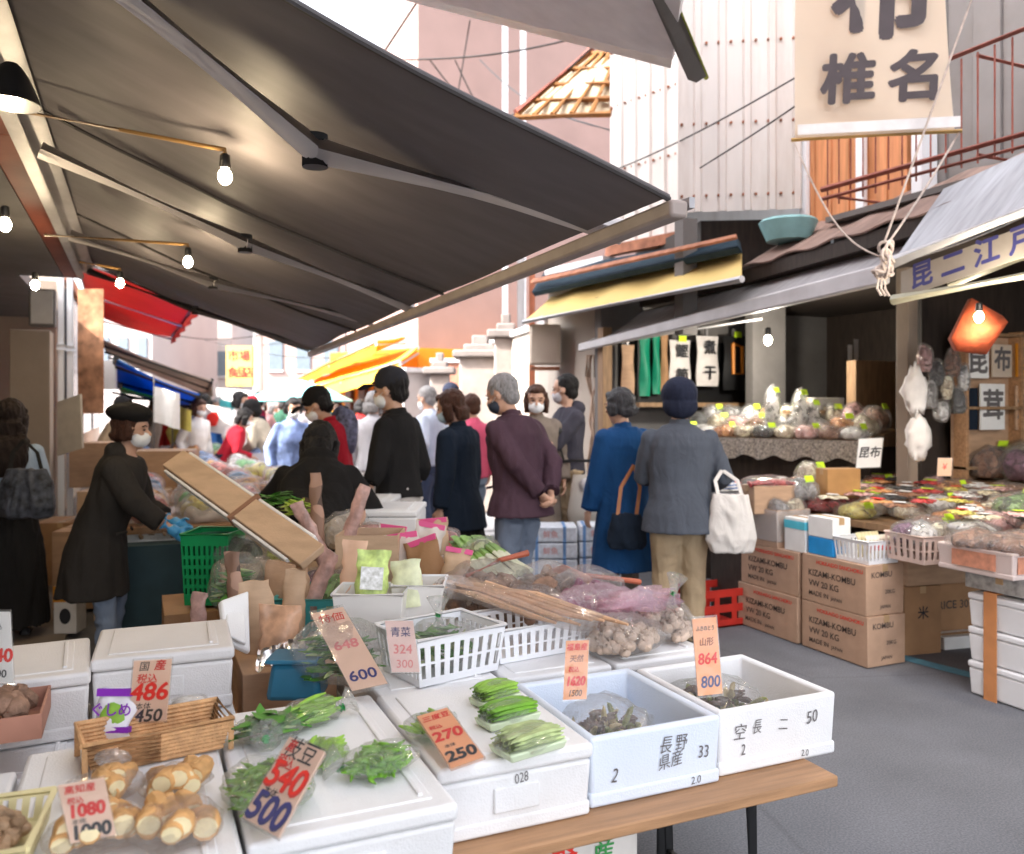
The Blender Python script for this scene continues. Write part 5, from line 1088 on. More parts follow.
def carton(label, x0, x1, y0, y1, z0, z1, m=None, lines=(), end=(), group=None, rz=0, flaps=False, name='cardboard_box', open_=False):
    t = thing(name, label, 'box', ((x0+x1)/2, (y0+y1)/2, z0), R(rz), group); a, c_, h_ = (x1-x0)/2, (y1-y0)/2, z1-z0; m = m or KRAFT
    b = MB()
    if open_:
        th = .005
        for A in ((-a, a, -c_, -c_+th), (-a, a, c_-th, c_), (-a, -a+th, -c_+th, c_-th), (a-th, a, -c_+th, c_-th)): b.bx(*A, 0, h_)
        b.bx(-a+th, a-th, -c_+th, c_-th, 0.001, .006); b.build('carton', m, t)
    else:
        b.bx(-a, a, -c_, c_, 0, h_); b.build('carton', m, t, bevel=.004)
        b = MB().bx(-.02, .02, -c_-.0015, c_+.0015, h_-.04, h_+.0015) if c_ > a else MB().bx(-a-.0015, a+.0015, -.02, .02, h_-.04, h_+.0015)
        b.build('packing_tape', mat('tape', (.50, .33, .18), .25, .05), t, smooth=False)
    if flaps:
        for s_ in (-1, 1): MB().hexa([V(-a, s_*c_, h_), V(a, s_*c_, h_), V(a, s_*c_+.004, h_), V(-a, s_*c_+.004, h_), V(-a, s_*(c_+.06), h_+.05), V(a, s_*(c_+.06), h_+.05), V(a, s_*(c_+.06)+.004, h_+.05), V(-a, s_*(c_+.06)+.004, h_+.05)]).build('flap', m, t, smooth=False)
    for (s_, u, v, sz, ink) in lines:   # street side (-X)
        M = Matrix.Translation((-a-.0025, -u*c_*2, v*h_)) @ Matrix.Rotation(R(-90), 4, 'Z') @ Matrix.Rotation(R(90), 4, 'X'); text(s_, sz, M, .012).build('lettering', ink, t, smooth=False)
    for (s_, u, v, sz, ink) in end:     # near side (-Y)
        M = Matrix.Translation((u*a*2, -c_-.0025, v*h_)) @ Matrix.Rotation(R(90), 4, 'X'); text(s_, sz, M, .012).build('lettering', ink, t, smooth=False)
    return t
def paperpack(label, p, w_, h_, d_, m, yaw=0, lean=0, roll=0, group=None, window=None, band=None, name='paper_pack', cat='package'):
    t = thing(name, label, cat, p, 0, group); M = Matrix.Rotation(R(yaw), 4, 'Z') @ Matrix.Rotation(R(-lean), 4, 'X') @ Matrix.Rotation(R(roll), 4, 'Y')
    b = MB(); b.rings([((0, 0, h_*z_), w_*.5*(1.04 if .05 < z_ < .7 else 1), d_*r_) for z_, r_ in ((0, .45), (.08, .58), (.2, .62), (.35, .6), (.5, .56), (.62, .48), (.74, .36), (.84, .2), (.92, .12), (1, .06))], 16)
    for v in b.v: v += V(noise.noise(v*25), noise.noise(v*25+V(7, 0, 0)), noise.noise(v*19+V(0, 7, 0))*.8)*.013
    b.xf(M); b.build('bag', m, t, ang=50)
    if window: q = MB(); q.ball((0, -d_*.42, h_*.42), (w_*.36, d_*.25, h_*.30), 14, 9, None, 0, .2, 8, 3).xf(M); q.build('contents', window, t)
    if band: q = MB().bx(-w_*.51, w_*.51, -d_*.13, d_*.13, h_*.9, h_+.003).xf(M); q.build('top_band', band, t, bevel=.001)
    return t
def lump(label, p, size, rz, m, lab=None, group=None, inner=None, name='plastic_pack', cat='package', label_m=None, seed=None, hgt=None):
    """pillow pack of dried goods: contents, clear wrap, fluorescent label"""
    w_, l_, h_ = size; sd_ = rnd.random()*50; t = thing(name, label, cat, p, rz, group)
    def pillow(sx, sy, sz, cz, nz, n=26, m_=12, seal=False):
        b = MB(); b.ball((0, 0, 0), 1.0, n, m_); q_ = lambda v, e: math.copysign(abs(v)**e, v)
        for v in b.v:
            r = math.hypot(v.x, v.y)+1e-6; e = .62; ca, sa = v.x/r, v.y/r; f = (abs(ca)**4+abs(sa)**4+1e-9)**-.25; rr = r**.75
            nn_ = noise.noise(V(ca*1.8, sa*1.8, sd_+v.z))*nz; v.x = ca*f*rr*(1+nn_*.6)*sx; v.y = sa*f*rr*(1+nn_*.4)*sy; v.z = cz+v.z*sz*(1+noise.noise(V(v.x*9, v.y*9, sd_))*nz*2.2)
            v += V(noise.noise(v*28+V(sd_, 0, 0)), noise.noise(v*28+V(0, sd_, 0)), noise.noise(v*28+V(0, 0, sd_)))*.005
            v.z = max(v.z, .001)
        return b
    pillow(w_*.42, l_*.40, h_*.52, h_*.45, .3).build('contents', m, t, ang=180)
    pillow(w_*.50, l_*.52, h_*.60, h_*.48, .22).build('plastic_wrap', FILM, t, ang=180)
    if lab: q = MB().box((w_*.1, -l_*.30, h_*1.02), (min(w_*.5, .07), .003, .045), Matrix.Rotation(R(-25), 3, 'X')); q.build('price_label', label_m or NEON, t, smooth=False)
    return t

# ================================================================ the vegetable stall
t = thing('table', 'wooden trestle table with black legs under the front row of white foam boxes', 'table', (.5, 1.9, 0))
MB().bx(-.75, 1.57, 1.585, 2.12, .521, .548).build('tabletop', WOODT, t, world=True, bevel=.004)
MB().bx(-.75, 1.52, 1.68, 1.71, .475, .513).build('apron', WOODT, t, world=True, bevel=.003)
for (x, y) in ((1.38, 1.68), (1.38, 2.05), (-.6, 1.68), (-.6, 2.05)): MB().tube([(x, y, .513), (x+.02, y, .0)], .014, 10).build('leg', BLK, t, world=True)
MB().tube([(1.39, 1.68, .18), (1.39, 2.05, .18)], .009, 8).build('stretcher', BLK, t, world=True)
t = thing('table', 'low table under the second rows of the vegetable stall', 'table', (.7, 3.2, 0))
MB().bx(-.55, 1.62, 2.16, 2.80, .47, .50).bx(.27, 1.62, 2.801, 4.0, .47, .50).build('tabletop', WOODT, t, world=True, bevel=.004)
for x in (-.5, .35, 1.5):
    for y in ((2.25, 2.7) if x < 0 else (2.25, 3.9)): MB().cyl((x, y, 0), (x, y, .469), .016, 10).build('leg', BLK, t, world=True)
ZB, ZT = .55, .709
foam('open white foam box with 50 on its front, rightmost of the front row', 1.292, 1.667, 1.69, 2.07, ZB, ZT, marks=(('空', -.33, .62, .042, INKG), ('長', -.19, .66, .038, INKG), ('2', -.30, .34, .036, INKG), ('二', .03, .62, .034, INKG), ('50', .28, .66, .040, INKG), ('2.0', .22, .10, .026, INKG)))
t_ = MB().tube([(1.49+.034*math.cos(a/16*6.3), 1.684, .648+.032*math.sin(a/16*6.3)) for a in range(17)], .0014, 5)
foam('open bluish foam box with a 2 and 33 on its front', .925, 1.283, 1.67, 2.09, ZB, ZT, m=FOAMB, marks=(('2', -.32, .40, .048, INKG), ('長', .06, .70, .040, INKG), ('野', .18, .70, .040, INKG), ('県産', .10, .46, .034, INKG), ('33', .36, .50, .044, INKG), ('2.0', .30, .10, .026, INKG)))
foam('lidded white foam box marked 028 carrying trays of green beans', .562, .917, 1.65, 2.14, ZB, ZT, lid=True, marks=(('028', .02, .70, .028, INKG),))
foam('lidded white foam box carrying clear bags of green pods, front left of the 028 box', .172, .545, 1.50, 2.16, ZB, ZT, lid=True, rz=0, marks=(('PL', -.25, .68, .032, INKG),))
foam('lidded white foam box carrying the bags of ginger at the lower left', -.215, .155, 1.42, 2.08, ZB, ZT, lid=True)
foam('plain white foam box at the lower left corner under the wooden tray of mushrooms', -.62, -.235, 1.45, 2.02, ZB, .70, lid=True)
foam('grey-white lidded foam box behind the wicker basket', -.107, .24, 2.43, 2.76, .64, .80, lid=True, m=FOAMG, rz=-2)
foam('grey-white lidded foam box at the left edge behind the plain corner one', -.50, -.125, 2.38, 2.74, .62, .785, lid=True, m=FOAMG, rz=3)
foam('white foam box underneath the grey-white one behind the wicker basket', -.10, .235, 2.2, 2.76, .50, .632, lid=True)
foam('white foam box underneath the grey-white one at the left edge', -.50, -.13, 2.2, 2.7, .50, .612, lid=True)
k = 0
for r_, (y0, y1) in enumerate(((2.17, 2.58), (2.61, 3.02), (3.05, 3.46))):
    for c_, (x0, x1) in enumerate(((.58, .92), (.94, 1.27), (1.29, 1.63))):
        foam('white foam box used as a stand, %s row behind the front boxes, %s' % (('first', 'second', 'third')[r_], ('left', 'middle', 'street side')[c_]), x0, x1, y0, y1, .502, .695, lid=True, group='foam boxes used as display stands')
# contents of the open boxes
def sprigs(label, c, R3, n, tilt=.9):
    t = thing('vegetable_bunch', label, 'vegetables', c, 0); b, b2 = MB(), MB()
    for i in range(n):
        rr = math.sqrt(rnd.random()); a_ = rnd.uniform(0, 6.28); p_ = V(R3[0]*rr*math.cos(a_), R3[1]*rr*math.sin(a_), R3[2]*rnd.uniform(.1, .9)*(1.1-rr)); d = V(rnd.gauss(0, .7), rnd.gauss(-.3, .6), rnd.uniform(.1, tilt)).normalized(); L_ = rnd.uniform(.03, .075)
        (b if i % 3 else b2).tube([p_, p_+d*L_*.4, p_+d*L_*.8+V(0, 0, .004), p_+d*L_], [.004, rnd.uniform(.006, .013), rnd.uniform(.005, .010), .002], 6)
    for v in b.v+b2.v: v.z = max(v.z, .001)
    b.build('buds', BUD, t); b2.build('stems', mat('bud_pale', (.50, .42, .24), .7, .4, 30), t)
    b3 = MB(); clump(b3, n//2, (0, 0, 0), R3, .05, .008, .3); b3.build('dark_leaves', mat('bud_dark', (.13, .09, .07), .8, .5, 30), t)
    b = MB(); b.ball((0, 0, R3[2]*.5), (R3[0]*1.05, R3[1]*1.05, R3[2]*.75), 18, 12, None, 0, .3, 8, n)
    for v in b.v: v.z = max(v.z, .0005)
    b.build('plastic_wrap', FILM, t, ang=180)
sprigs('heap of brown-green buds inside the bluish-white foam box', (1.06, 1.83, .582), (.11, .12, .12), 150)
sprigs('heap of grey-green buds in plastic inside the rightmost foam box', (1.45, 1.90, .582), (.115, .14, .105), 130)
# green goods on lids
zl = .714
def gp(px, py, z=zl): return G(px, py, z)
gB = 'clear bags of green pods'
vegbag('bulging clear bag of green pods half under the 540 and 500 card', gp(268, 800), (.085, .105, .065), 'pods', n=80)
vegbag('clear bag of green pods lying alone right of the 540 and 500 card', gp(381, 772), (.085, .055, .055), 'pods', rz=.25, neck=(-.075, .02, .02), n=55)
vegbag('clear bag of long green beans at the rear edge of the pod box', gp(312, 722), (.075, .06, .05), 'beans', rz=.4, neck=(.07, -.02, .02))
vegbag('clear bag of darker green leaves in the back left corner of the pod box', gp(268, 738), (.08, .065, .05), 'leaves', neck=(-.01, -.06, .02))
vegbag('clear bag of green beans between the two rear bags and the 540 card', gp(322, 762), (.06, .055, .04), 'beans', rz=1.0)
traypack('shallow tray of wrapped green beans nearest the front edge of the 028 box', gp(528, 750), .155, .085, 'p', .22)
traypack('middle one of the three stacked-back bean trays on the 028 box', gp(508, 722), .15, .07, 'g', .22)
traypack('tray of green beans at the back of the 028 box', gp(495, 702), .125, .065, 'b', .3)
vegbag('bundle of pale green stalks behind the 270 and 250 card', gp(432, 733), (.055, .07, .04), 'beans', rz=1.9)
# ginger bags
vegbag('clear bag of cut ginger at the front right of the ginger box', gp(176, 842), (.075, .075, .065), 'ginger', n=15)
vegbag('clear bag of cut ginger behind the front right one', gp(176, 795), (.065, .055, .055), 'ginger', n=13)
vegbag('clear bag of ginger partly under the 1080 and 1000 card', gp(98, 846), (.085, .07, .06), 'ginger', n=17)
vegbag('clear bag of ginger behind the 1080 and 1000 card', gp(104, 800), (.07, .055, .05), 'ginger', neck=(.01, .05, .03), n=13)
# wicker basket
t = thing('wicker_basket', 'long shallow tan wicker basket holding a purple-edged bag', 'basket', gp(155, 752), R(9)); b = MB()
for k in range(7): z = .006+.0085*k; s_ = 1+.02*k; b.tube([(.125*s_*x, .06*s_*y, z+.001*math.sin(k)) for x, y in ((-1, -1), (0, -1.02), (1, -1), (1, 1), (0, 1.02), (-1, 1), (-1, -1))], .0048, 6)
b.build('woven_side', WICK, t); MB().bx(-.123, .123, -.058, .058, 0, .006).build('base', WICK, t); b = MB()
for x, y in ((-1, -1), (1, -1), (1, 1), (-1, 1)): b.cyl((.142*x, .068*y, 0), (.142*x, .068*y, .07), .006)
b.tube([(.146*x, .07*y, .066) for x, y in ((-1, -1), (1, -1), (1, 1), (-1, 1), (-1, -1))], .006, 8); b.build('rim', WICK, t)
q = gp(113, 748); t = paperpack('white bag with purple bands and green beans, standing in the wicker basket', (q.x, q.y, .735), .075, .105, .03, mat('white_bag_print', (.74, .72, .76), .4, .05), -24, 12, 0, window=GRN2)
PUR = mat('purple_print', (.22, .02, .42), .5)
MB().bx(-.039, .039, -.013, -.003, .088, .104).xf(Matrix.Rotation(R(-24), 4, 'Z') @ Matrix.Rotation(R(-12), 4, 'X')).build('print_band', PUR, t); MB().bx(-.04, .04, -.021, -.003, .014, .026).xf(Matrix.Rotation(R(-24), 4, 'Z') @ Matrix.Rotation(R(-12), 4, 'X')).build('print_band', PUR, t)
text('ぐしめ', .03, Matrix.Rotation(R(-24), 4, 'Z') @ Matrix.Rotation(R(-12), 4, 'X') @ Matrix.Translation((0, -.0225, .06)) @ Matrix.Rotation(R(90), 4, 'X'), .02).build('lettering', PUR, t, smooth=False)
q = gp(190, 722); lump('clear empty-looking pack in the right half of the wicker basket', (q.x, q.y, .728), (.09, .07, .04), .2, PAPER)
# lower-left crates
q = G(12, 735, .72); carton('small reddish tray of potatoes at the left edge', q.x-.13, q.x+.06, q.y-.02, q.y+.20, .71, .765, mat('reddish_card', (.42, .20, .14), .7), open_=True)
vegbag('heap of pale brown potatoes in the small reddish tray', (q.x-.035, q.y+.09, .722), (.085, .09, .06), 'taro', film_='none', n=20)
q = G(15, 850, .72); crate('pale yellow plastic tray at the lower left corner', (q.x-.05, q.y+.02, .712), .16, .20, .05, mat('pale_yellow_plastic', (.70, .62, .34), .45), -.1, slots=8, rows=1)
vegbag('brown mushrooms heaped in the pale yellow tray', (q.x-.05, q.y+.02, .72), (.075, .09, .05), 'mushroom', film_='none', n=70)
# price cards
K_, N_ = INKR, INKB
card('kraft price card reading 486 in red and 450 in black, standing in the wicker basket', [(134, 661, 1.83), (172, 659, 1.83), (168, 716, 1.86), (129, 722, 1.86)], CARDP, (('税込', -.1, .20, .24, K_, .01), ('産', .22, .41, .26, K_, .02), ('国', -.2, .40, .24, N_, .0), ('486', 0, -.02, .58, K_, .025), ('本体', -.15, -.25, .18, N_, .0), ('450', .02, -.41, .42, N_, .02)))
card('kraft price card reading 1080 in red and 1000 in black over the ginger bags', [(58, 786, 1.33), (104, 778, 1.35), (124, 829, 1.37), (71, 843, 1.36)], CARDP, (('高知産', -.05, .40, .20, K_, .01), ('税込', -.2, .22, .16, K_, .01), ('1080', 0, .03, .42, K_, .035), ('本体', -.22, -.15, .14, N_, .0), ('1000', 0, -.34, .46, N_, .03)))
card('pink price card reading 540 in red and 500 in navy over the green pods', [(290, 737, 1.60), (325, 752, 1.53), (291, 832, 1.42), (243, 817, 1.47)], CARDP, (('枝豆', -.02, .38, .36, N_, .0), ('産', -.3, .40, .2, K_, .01), ('税込', -.25, .20, .2, K_, .01), ('540', 0, .04, .56, K_, .03), ('本体', -.2, -.16, .16, N_, .0), ('500', 0, -.34, .56, INKN, .03)))
card('tall pink price card reading 648 and 600 leaning on the leafy bag', [(311, 614, 2.36), (343, 607, 2.36), (379, 681, 2.14), (352, 691, 2.12)], CARDP, (('特価', 0, .38, .34, K_, .0), ('648', 0, .02, .42, mat('faded_red_ink', (.80, .28, .28), .7), .02), ('600', 0, -.36, .46, INKN, .015)))
card('small faded pink card on the white basket of greens', [(385, 621, 2.08), (413, 621, 2.08), (418, 668, 2.10), (392, 672, 2.10)], mat('faded_pink_card', (.84, .62, .58), .7), (('青菜', 0, .28, .32, INKN, .0), ('324', 0, -.05, .4, mat('faded_red_ink', (.80, .28, .28), .7), .01), ('300', 0, -.34, .36, mat('faded_red_ink', (.80, .28, .28), .7), .0)))
card('orange-red price card reading 270 in red and 250 in black on the bean trays', [(417, 717, 1.88), (447, 708, 1.92), (487, 758, 1.70), (451, 768, 1.69)], CARDO, (('三度豆', 0, .38, .26, K_, .01), ('税込', -.2, .20, .18, K_, .01), ('270', 0, .02, .54, K_, .03), ('本体', -.15, -.17, .15, N_, .0), ('250', 0, -.35, .54, N_, .03)))
card('narrow orange-red price card reading 1620 upright in the bluish-white box', [(566, 641, 1.99), (589, 640, 1.99), (590, 702, 1.95), (563, 700, 1.95)], CARDO, (('福島産', 0, .38, .26, K_, .02), ('天然', -.0, .18, .26, mat('brown_ink', (.30, .08, .03), .7), .01), ('税込', -.1, .0, .2, K_, .02), ('1620', 0, -.20, .42, K_, .045), ('1500', 0, -.40, .3, N_, .0)))
card('orange price card reading 864 and 800 upright in the rightmost foam box', [(692, 619, 2.22), (716, 617, 2.24), (723, 688, 2.20), (698, 696, 2.18)], CARDO, (('ふきのとう', 0, .36, .16, N_, .01), ('山形', 0, .18, .26, mat('brown_ink', (.30, .08, .03), .7), .01), ('864', 0, -.04, .46, K_, .02), ('800', .05, -.34, .46, INKN, .02)))
card('white price card with a red 0 cut by the left picture edge', [(-22, 612, 1.9), (10, 612, 1.9), (16, 677, 1.92), (-18, 682, 1.92)], PAPER, (('税込', .0, .3, .22, N_, .0), ('540', .10, -.12, .5, K_, .03), ('500', .05, -.38, .3, N_, .01)))
# under the table
carton('white carton with red writing in the dark under the table', .75, 1.08, 1.72, 2.0, 0, .46, mat('white_card', (.66, .62, .58), .7), (), (('長野', -.2, .92, .07, INKR), ('産', .22, .92, .06, mat('green_ink', (.05, .3, .08), .7))))
q = G(650, 850, .3); b = MB().tube([(1.15+.05*math.cos(a/12*6.3), 1.85+.02*math.sin(a/6*6.3), .25+.05*math.sin(a/12*6.3)) for a in range(26)], .006, 6); single('cord', b, mat('grey_cord', (.25, .27, .28), .6), 'coil of grey cord hanging under the table edge', 'cord')
# ---- second row
q = gp(440, 668, .70); c0 = V(.79, 2.31, .70)
crate('white slotted basket of bagged greens with a faded pink card', c0, .26, .20, .13, WHP, R(14), slots=9, rows=2, flare=1.14, name='plastic_basket', cat='basket')
vegbag('bags of dark greens inside the white slotted basket', c0+V(0, 0, .02), (.115, .09, .12), 'leaves', rz=.2, neck=(.0, .01, .13), n=50)
c0 = V(1.12, 2.42, .70); crate('white slotted basket under the long pale roots', c0, .34, .22, .10, WHP, R(8), slots=12, rows=2, flare=1.1, name='plastic_basket', cat='basket')
t = thing('root_bundle', 'bundle of long pale orange roots lying across the white slotted basket', 'vegetables', (1.0, 2.6, .80)); b = MB()
for i in range(7):
    a_, e_ = D(432+i*9, 598+i*1.3, 2.95), D(556+i*12, 634-i*1.5, 2.52); a_.z = .84+rnd.uniform(-.01, .01); e_.z = .815+rnd.uniform(-.01, .01); b.tube([a_, a_.lerp(e_, .4)+V(0, 0, .01), a_.lerp(e_, .8), e_], [.012, .013, .010, .004], 8)
b.build('roots', mat('pale_root', (.66, .40, .24), .6, .2, 20), t, world=True)
b = MB(); a_, e_ = D(450, 596, 2.9), D(590, 630, 2.5); a_.z = .85; e_.z = .82; b.tube([a_.lerp(e_, k/8) for k in range(9)], [(.08, .03)]*9, 12); 
for v in b.v: v += V(noise.noise(v*22), 0, noise.noise(v*22+V(3, 3, 3)))*.012
b.build('plastic_wrap', FILM, t, world=True, ang=180)
vegbag('big clear bag of garlic bulbs right behind the bluish-white box', V(1.36, 2.25, .70), (.13, .10, .11), 'garlic', n=95)
vegbag('pale bag of garlic next to the orange 864 card', V(1.55, 2.33, .70), (.11, .10, .12), 'garlic', n=70, neck=(.02, -.04, .15))
vegbag('long clear bag of purple shallots behind the garlic', V(1.44, 2.58, .70), (.19, .10, .13), 'shallot', rz=.15, n=60, film_=film('pink_film', .12, (1, .75, .85), .22))
t = thing('wrapped_bags', 'crumpled pink-tinted empty bags on top of the shallots', 'package', D(640, 600, 2.75)); b = MB()
b.ball((0, 0, 0), (.13, .06, .035), 18, 10, None, 0, .6, 9, 5); b.build('plastic_film', film('pink_film', .12), t, ang=180)
vegbag('pile of hairy brown taro roots in a clear bag in the middle of the stall', V(1.16, 2.86, .70), (.18, .13, .19), 'taro', n=75)
vegbag('second heap of taro roots in netting, street side of the first', V(1.42, 2.90, .70), (.13, .12, .16), 'taro', n=50)
vegbag('dark bag of taro roots at the back of the mound beside the leeks', V(1.02, 3.18, .70), (.15, .12, .17), 'taro', n=55)
vegbag('long reddish bag of shallots behind the second taro heap', V(1.50, 2.74, .70), (.14, .09, .16), 'shallot', rz=-.3, n=50)
vegbag('low clear bag of taro roots between the long pale roots and the garlic', V(1.22, 2.62, .70), (.13, .09, .14), 'taro', n=45)
t = thing('sweet_potato', 'long reddish brown sweet potato at the street side of the taro', 'vegetables', D(578, 577, 3.25)); a_, e_ = D(548, 568, 3.3), D(600, 588, 3.2); b = MB().tube([a_, a_.lerp(e_, .25), a_.lerp(e_, .7), e_], [.012, .035, .032, .01], 10); b.build('root', mat('sweet_potato_skin', (.36, .16, .12), .7, .25, 18, .3), t, world=True)
for i, (px, py, r_) in enumerate(((545, 585, .03), (520, 600, .03))):
    b = MB(); b.ball(D(px, py, 3.0), (r_*1.6, r_, r_), 10, 7, None, 0, .3, 7, i); single('taro_root', b, TARO, ['single loose taro root near the sweet potato', 'single loose taro root in front of the taro bag'][i], 'vegetables')
b = MB().tube([D(466, 577, 3.05), D(500, 560, 3.1), D(528, 553, 3.15)], [.010, .009, .012], 8); single('wooden_handle', b, RWOOD, 'reddish wooden tool handle resting on the taro', 'handle')
b = MB().tube([D(560, 568, 3.5), D(585, 575, 3.5), D(640, 582, 3.6)], [.010, .009, .012], 8); single('wooden_handle', b, RWOOD, 'second reddish wooden handle sticking out over the road', 'handle')
# leeks
t = thing('leek_bundle', 'bundle of green and white leeks behind the taro', 'vegetables', V(1.15, 3.5, .76)); b, b2 = MB(), MB()
for i in range(16):
    a_ = D(452+i*2.2, 538+rnd.uniform(-3, 4), 3.7); e_ = D(492+i*2.6, 590-i*1.5+rnd.uniform(-3, 3), 3.2); m1 = a_.lerp(e_, .5); b.tube([a_, a_.lerp(e_, .25), m1], [(.016, .004), (.013, .009), (.011, .010)], 7); b2.tube([m1, e_], [.0105, .010], 7)
b.build('leek_tops', mat('leek_green', (.20, .38, .07), .5, .4, 14), t, world=True); b2.build('leek_stems', LEEK, t, world=True)
# tall white containers with labelled packs
for i, (px, py, d, w_) in enumerate(((372, 640, 2.72, .22), (420, 634, 2.85, .17))):
    q = D(px, py, d); t = thing('plastic_tub', ['tall milky plastic tub holding the green-labelled packs', 'second milky tub beside the first, holding one pale pack'][i], 'tub', (q.x, q.y, .70), -YAW)
    b = MB(); a = w_/2; o = [(-a*.85, -.07), (a*.85, -.07), (a*.85, .07), (-a*.85, .07)]; o2 = [(-a, -.085), (a, -.085), (a, .085), (-a, .085)]
    b.add([V(x, y, 0) for x, y in o]+[V(x, y, .17) for x, y in o2]+[V(x*.97, y*.96, .17) for x, y in o2]+[V(x*.97, y*.96, .005) for x, y in o], [(3, 2, 1, 0)]+[(k, (k+1) % 4, 4+(k+1) % 4, 4+k) for k in range(4)]+[(4+k, 4+(k+1) % 4, 8+(k+1) % 4, 8+k) for k in range(4)]+[(8+k, 8+(k+1) % 4, 12+(k+1) % 4, 12+k) for k in range(4)]+[(12, 13, 14, 15)])
    b.build('tub_wall', mat('milky_plastic', (.78, .75, .72), .35, .03), t, bevel=.006); b = MB().tube([V(x, y, .17) for x, y in o2]+[V(*o2[0], .17)], .006, 6); b.build('rim', WHP, t)
PRG = mat('green_print_pack', (.55, .72, .22), .5, .5, 26)
for i, (px, py, d, w_, h_, lb) in enumerate(((370, 605, 2.68, .10, .17, 'pack printed in bright green and white, left in the tall milky tub'), (408, 606, 2.78, .10, .15, 'rounded pale green pack right of the bright green one'), (352, 598, 2.82, .08, .19, 'plain pale orange card standing behind the bright green pack'))):
    q = D(px, py, d); p_ = paperpack(lb, (q.x, q.y, q.z), w_, h_, .035, [PRG, mat('pale_green_pack', (.70, .72, .48), .5, .25, 20), mat('peach_card', (.78, .50, .35), .7)][i], -24+[8, -6, 0][i], 6, [4, -5, 2][i])
    if i == 0: MB().bx(-.035, .035, -.026, -.018, .05, .12).xf(Matrix.Rotation(R(-16), 4, 'Z') @ Matrix.Rotation(R(-6), 4, 'X') @ Matrix.Rotation(R(4), 4, 'Y')).build('print_label', mat('pack_label', (.85, .85, .75), .5, .5, 60), p_)
# cardboard and paper packs in the middle
q = D(372, 575, 3.35); carton('open cardboard box in the middle of the stall with small red packs in it', q.x-.12, q.x+.12, q.y-.1, q.y+.12, .70, q.z+.17, KRAFTL, rz=-24, open_=True, flaps=False)
PKT = mat('pink_tape', (.75, .10, .28), .5); WHF = mat('whitish_film', (.66, .58, .52), .3, .2, 12)
g_ = 'paper packs with pink tops'
for i, (px, py, d, w_, h_, yaw, lean, roll, m_) in enumerate(((408, 585, 3.3, .12, .20, -20, 5, -8, WHF), (432, 590, 3.2, .13, .20, -45, 15, -22, KRAFTD), (452, 592, 3.15, .10, .16, -20, 10, 10, KRAFTL), (388, 572, 3.5, .11, .19, -30, 5, 6, WHF), (422, 568, 3.6, .12, .19, -15, 5, 12, WHF), (436, 560, 3.7, .12, .18, -25, 0, -5, KRAFTL))):
    q = D(px, py, d); paperpack(['whitish pack with pink top, nearest the open cardboard box', 'brown pack with pink edge leaning left beside the leeks', 'short pale brown pack with pink top beside the leeks', 'whitish pack with pink top behind the open cardboard box', 'whitish pack tilted right behind the big brown pack', 'pale brown pack farthest back beside the leek tops'][i], (q.x, q.y, q.z), w_, h_, .05, m_, yaw, lean, roll, g_, band=PKT)
# tall burdock packs pointing up
for i, (px, py, d, h_, roll, lean) in enumerate(((318, 560, 3.5, .36, -4, 10), (338, 566, 3.4, .34, 18, 5), (352, 560, 3.6, .30, 6, 12), (330, 572, 3.3, .30, -26, 0), (300, 560, 3.8, .28, 4, 14), (196, 650, 2.9, .20, 3, 0), (238, 640, 2.9, .30, -6, 6), (304, 622, 2.9, .26, 22, 0))):
    q = D(px, py, d); paperpack('tall narrow root pack, '+['leftmost of the bunch before the hooded shopper', 'tilted right in the bunch before the hooded shopper', 'behind the tilted one, nearest the cardboard box', 'leaning hard left across the trough end', 'thin one far back beside the greens', 'short one at the foot of the green basket', 'tall one in front of the green basket', 'slanting right beside the kraft packs'][i], (q.x, q.y, q.z), .055, h_, .03, [goods('burdock_pack', (.34, .20, .14), 12), mat('burdock_pack_pink', (.50, .31, .27), .3, .4, 22, .5, 40)][i % 2], -24, lean, roll, 'tall narrow root packs')
EX = [('crumpled clear bag of pale roots', 256, 588, 3.1, (.16, .12, .13), (.55, .42, .30)), ('clear bag with white radish pieces', 402, 612, 3.0, (.16, .14, .10), (.66, .62, .54)), ('clear bag of brown burdock', 352, 590, 3.2, (.18, .12, .12), (.30, .17, .10)),
 ('clear bag of carrots', 300, 655, 2.7, (.12, .10, .08), (.62, .20, .04)), ('clear bag of dark seaweed', 240, 560, 3.5, (.18, .14, .12), (.04, .06, .03)), ('clear bag of mixed mushrooms', 456, 606, 3.05, (.16, .14, .10), (.40, .28, .18)), ('clear bag of red beans', 442, 545, 3.9, (.16, .14, .12), (.40, .08, .06)),
 ('clear bag of green leaves', 330, 600, 3.1, (.15, .12, .12), (.14, .30, .05)), ('clear bag of purple potatoes', 318, 590, 3.3, (.16, .12, .10), (.22, .10, .16)), ('clear bag of yellow greens', 286, 560, 3.6, (.18, .14, .12), (.42, .48, .10)), ('clear bag of white mushrooms', 345, 535, 3.9, (.2, .16, .14), (.68, .60, .50)),
 ('clear bag of pink ginger', 372, 548, 3.6, (.18, .14, .12), (.66, .32, .28)), ('clear bag of tan chips', 268, 540, 3.9, (.2, .16, .12), (.55, .36, .18)), ('clear bag of grey roots', 395, 600, 3.15, (.13, .12, .10), (.36, .30, .26)), ('clear bag of brown onions', 250, 640, 2.85, (.12, .12, .10), (.48, .24, .08)), ('clear bag of light cabbage', 480, 560, 3.6, (.16, .14, .12), (.50, .56, .28))]
for i, (lb, px, py, d, sz_, rgb) in enumerate(EX):
    q = D(px, py, d); lump(lb+' in the jumble of the stall', (q.x, q.y, q.z-sz_[2]*.4), (sz_[0]*1.15, sz_[1]*1.1, sz_[2]*1.1), rnd.uniform(-.8, .8), goods('mixed_%d' % i, rgb, 30), cat='vegetables', group=None, name='vegetable_bag')
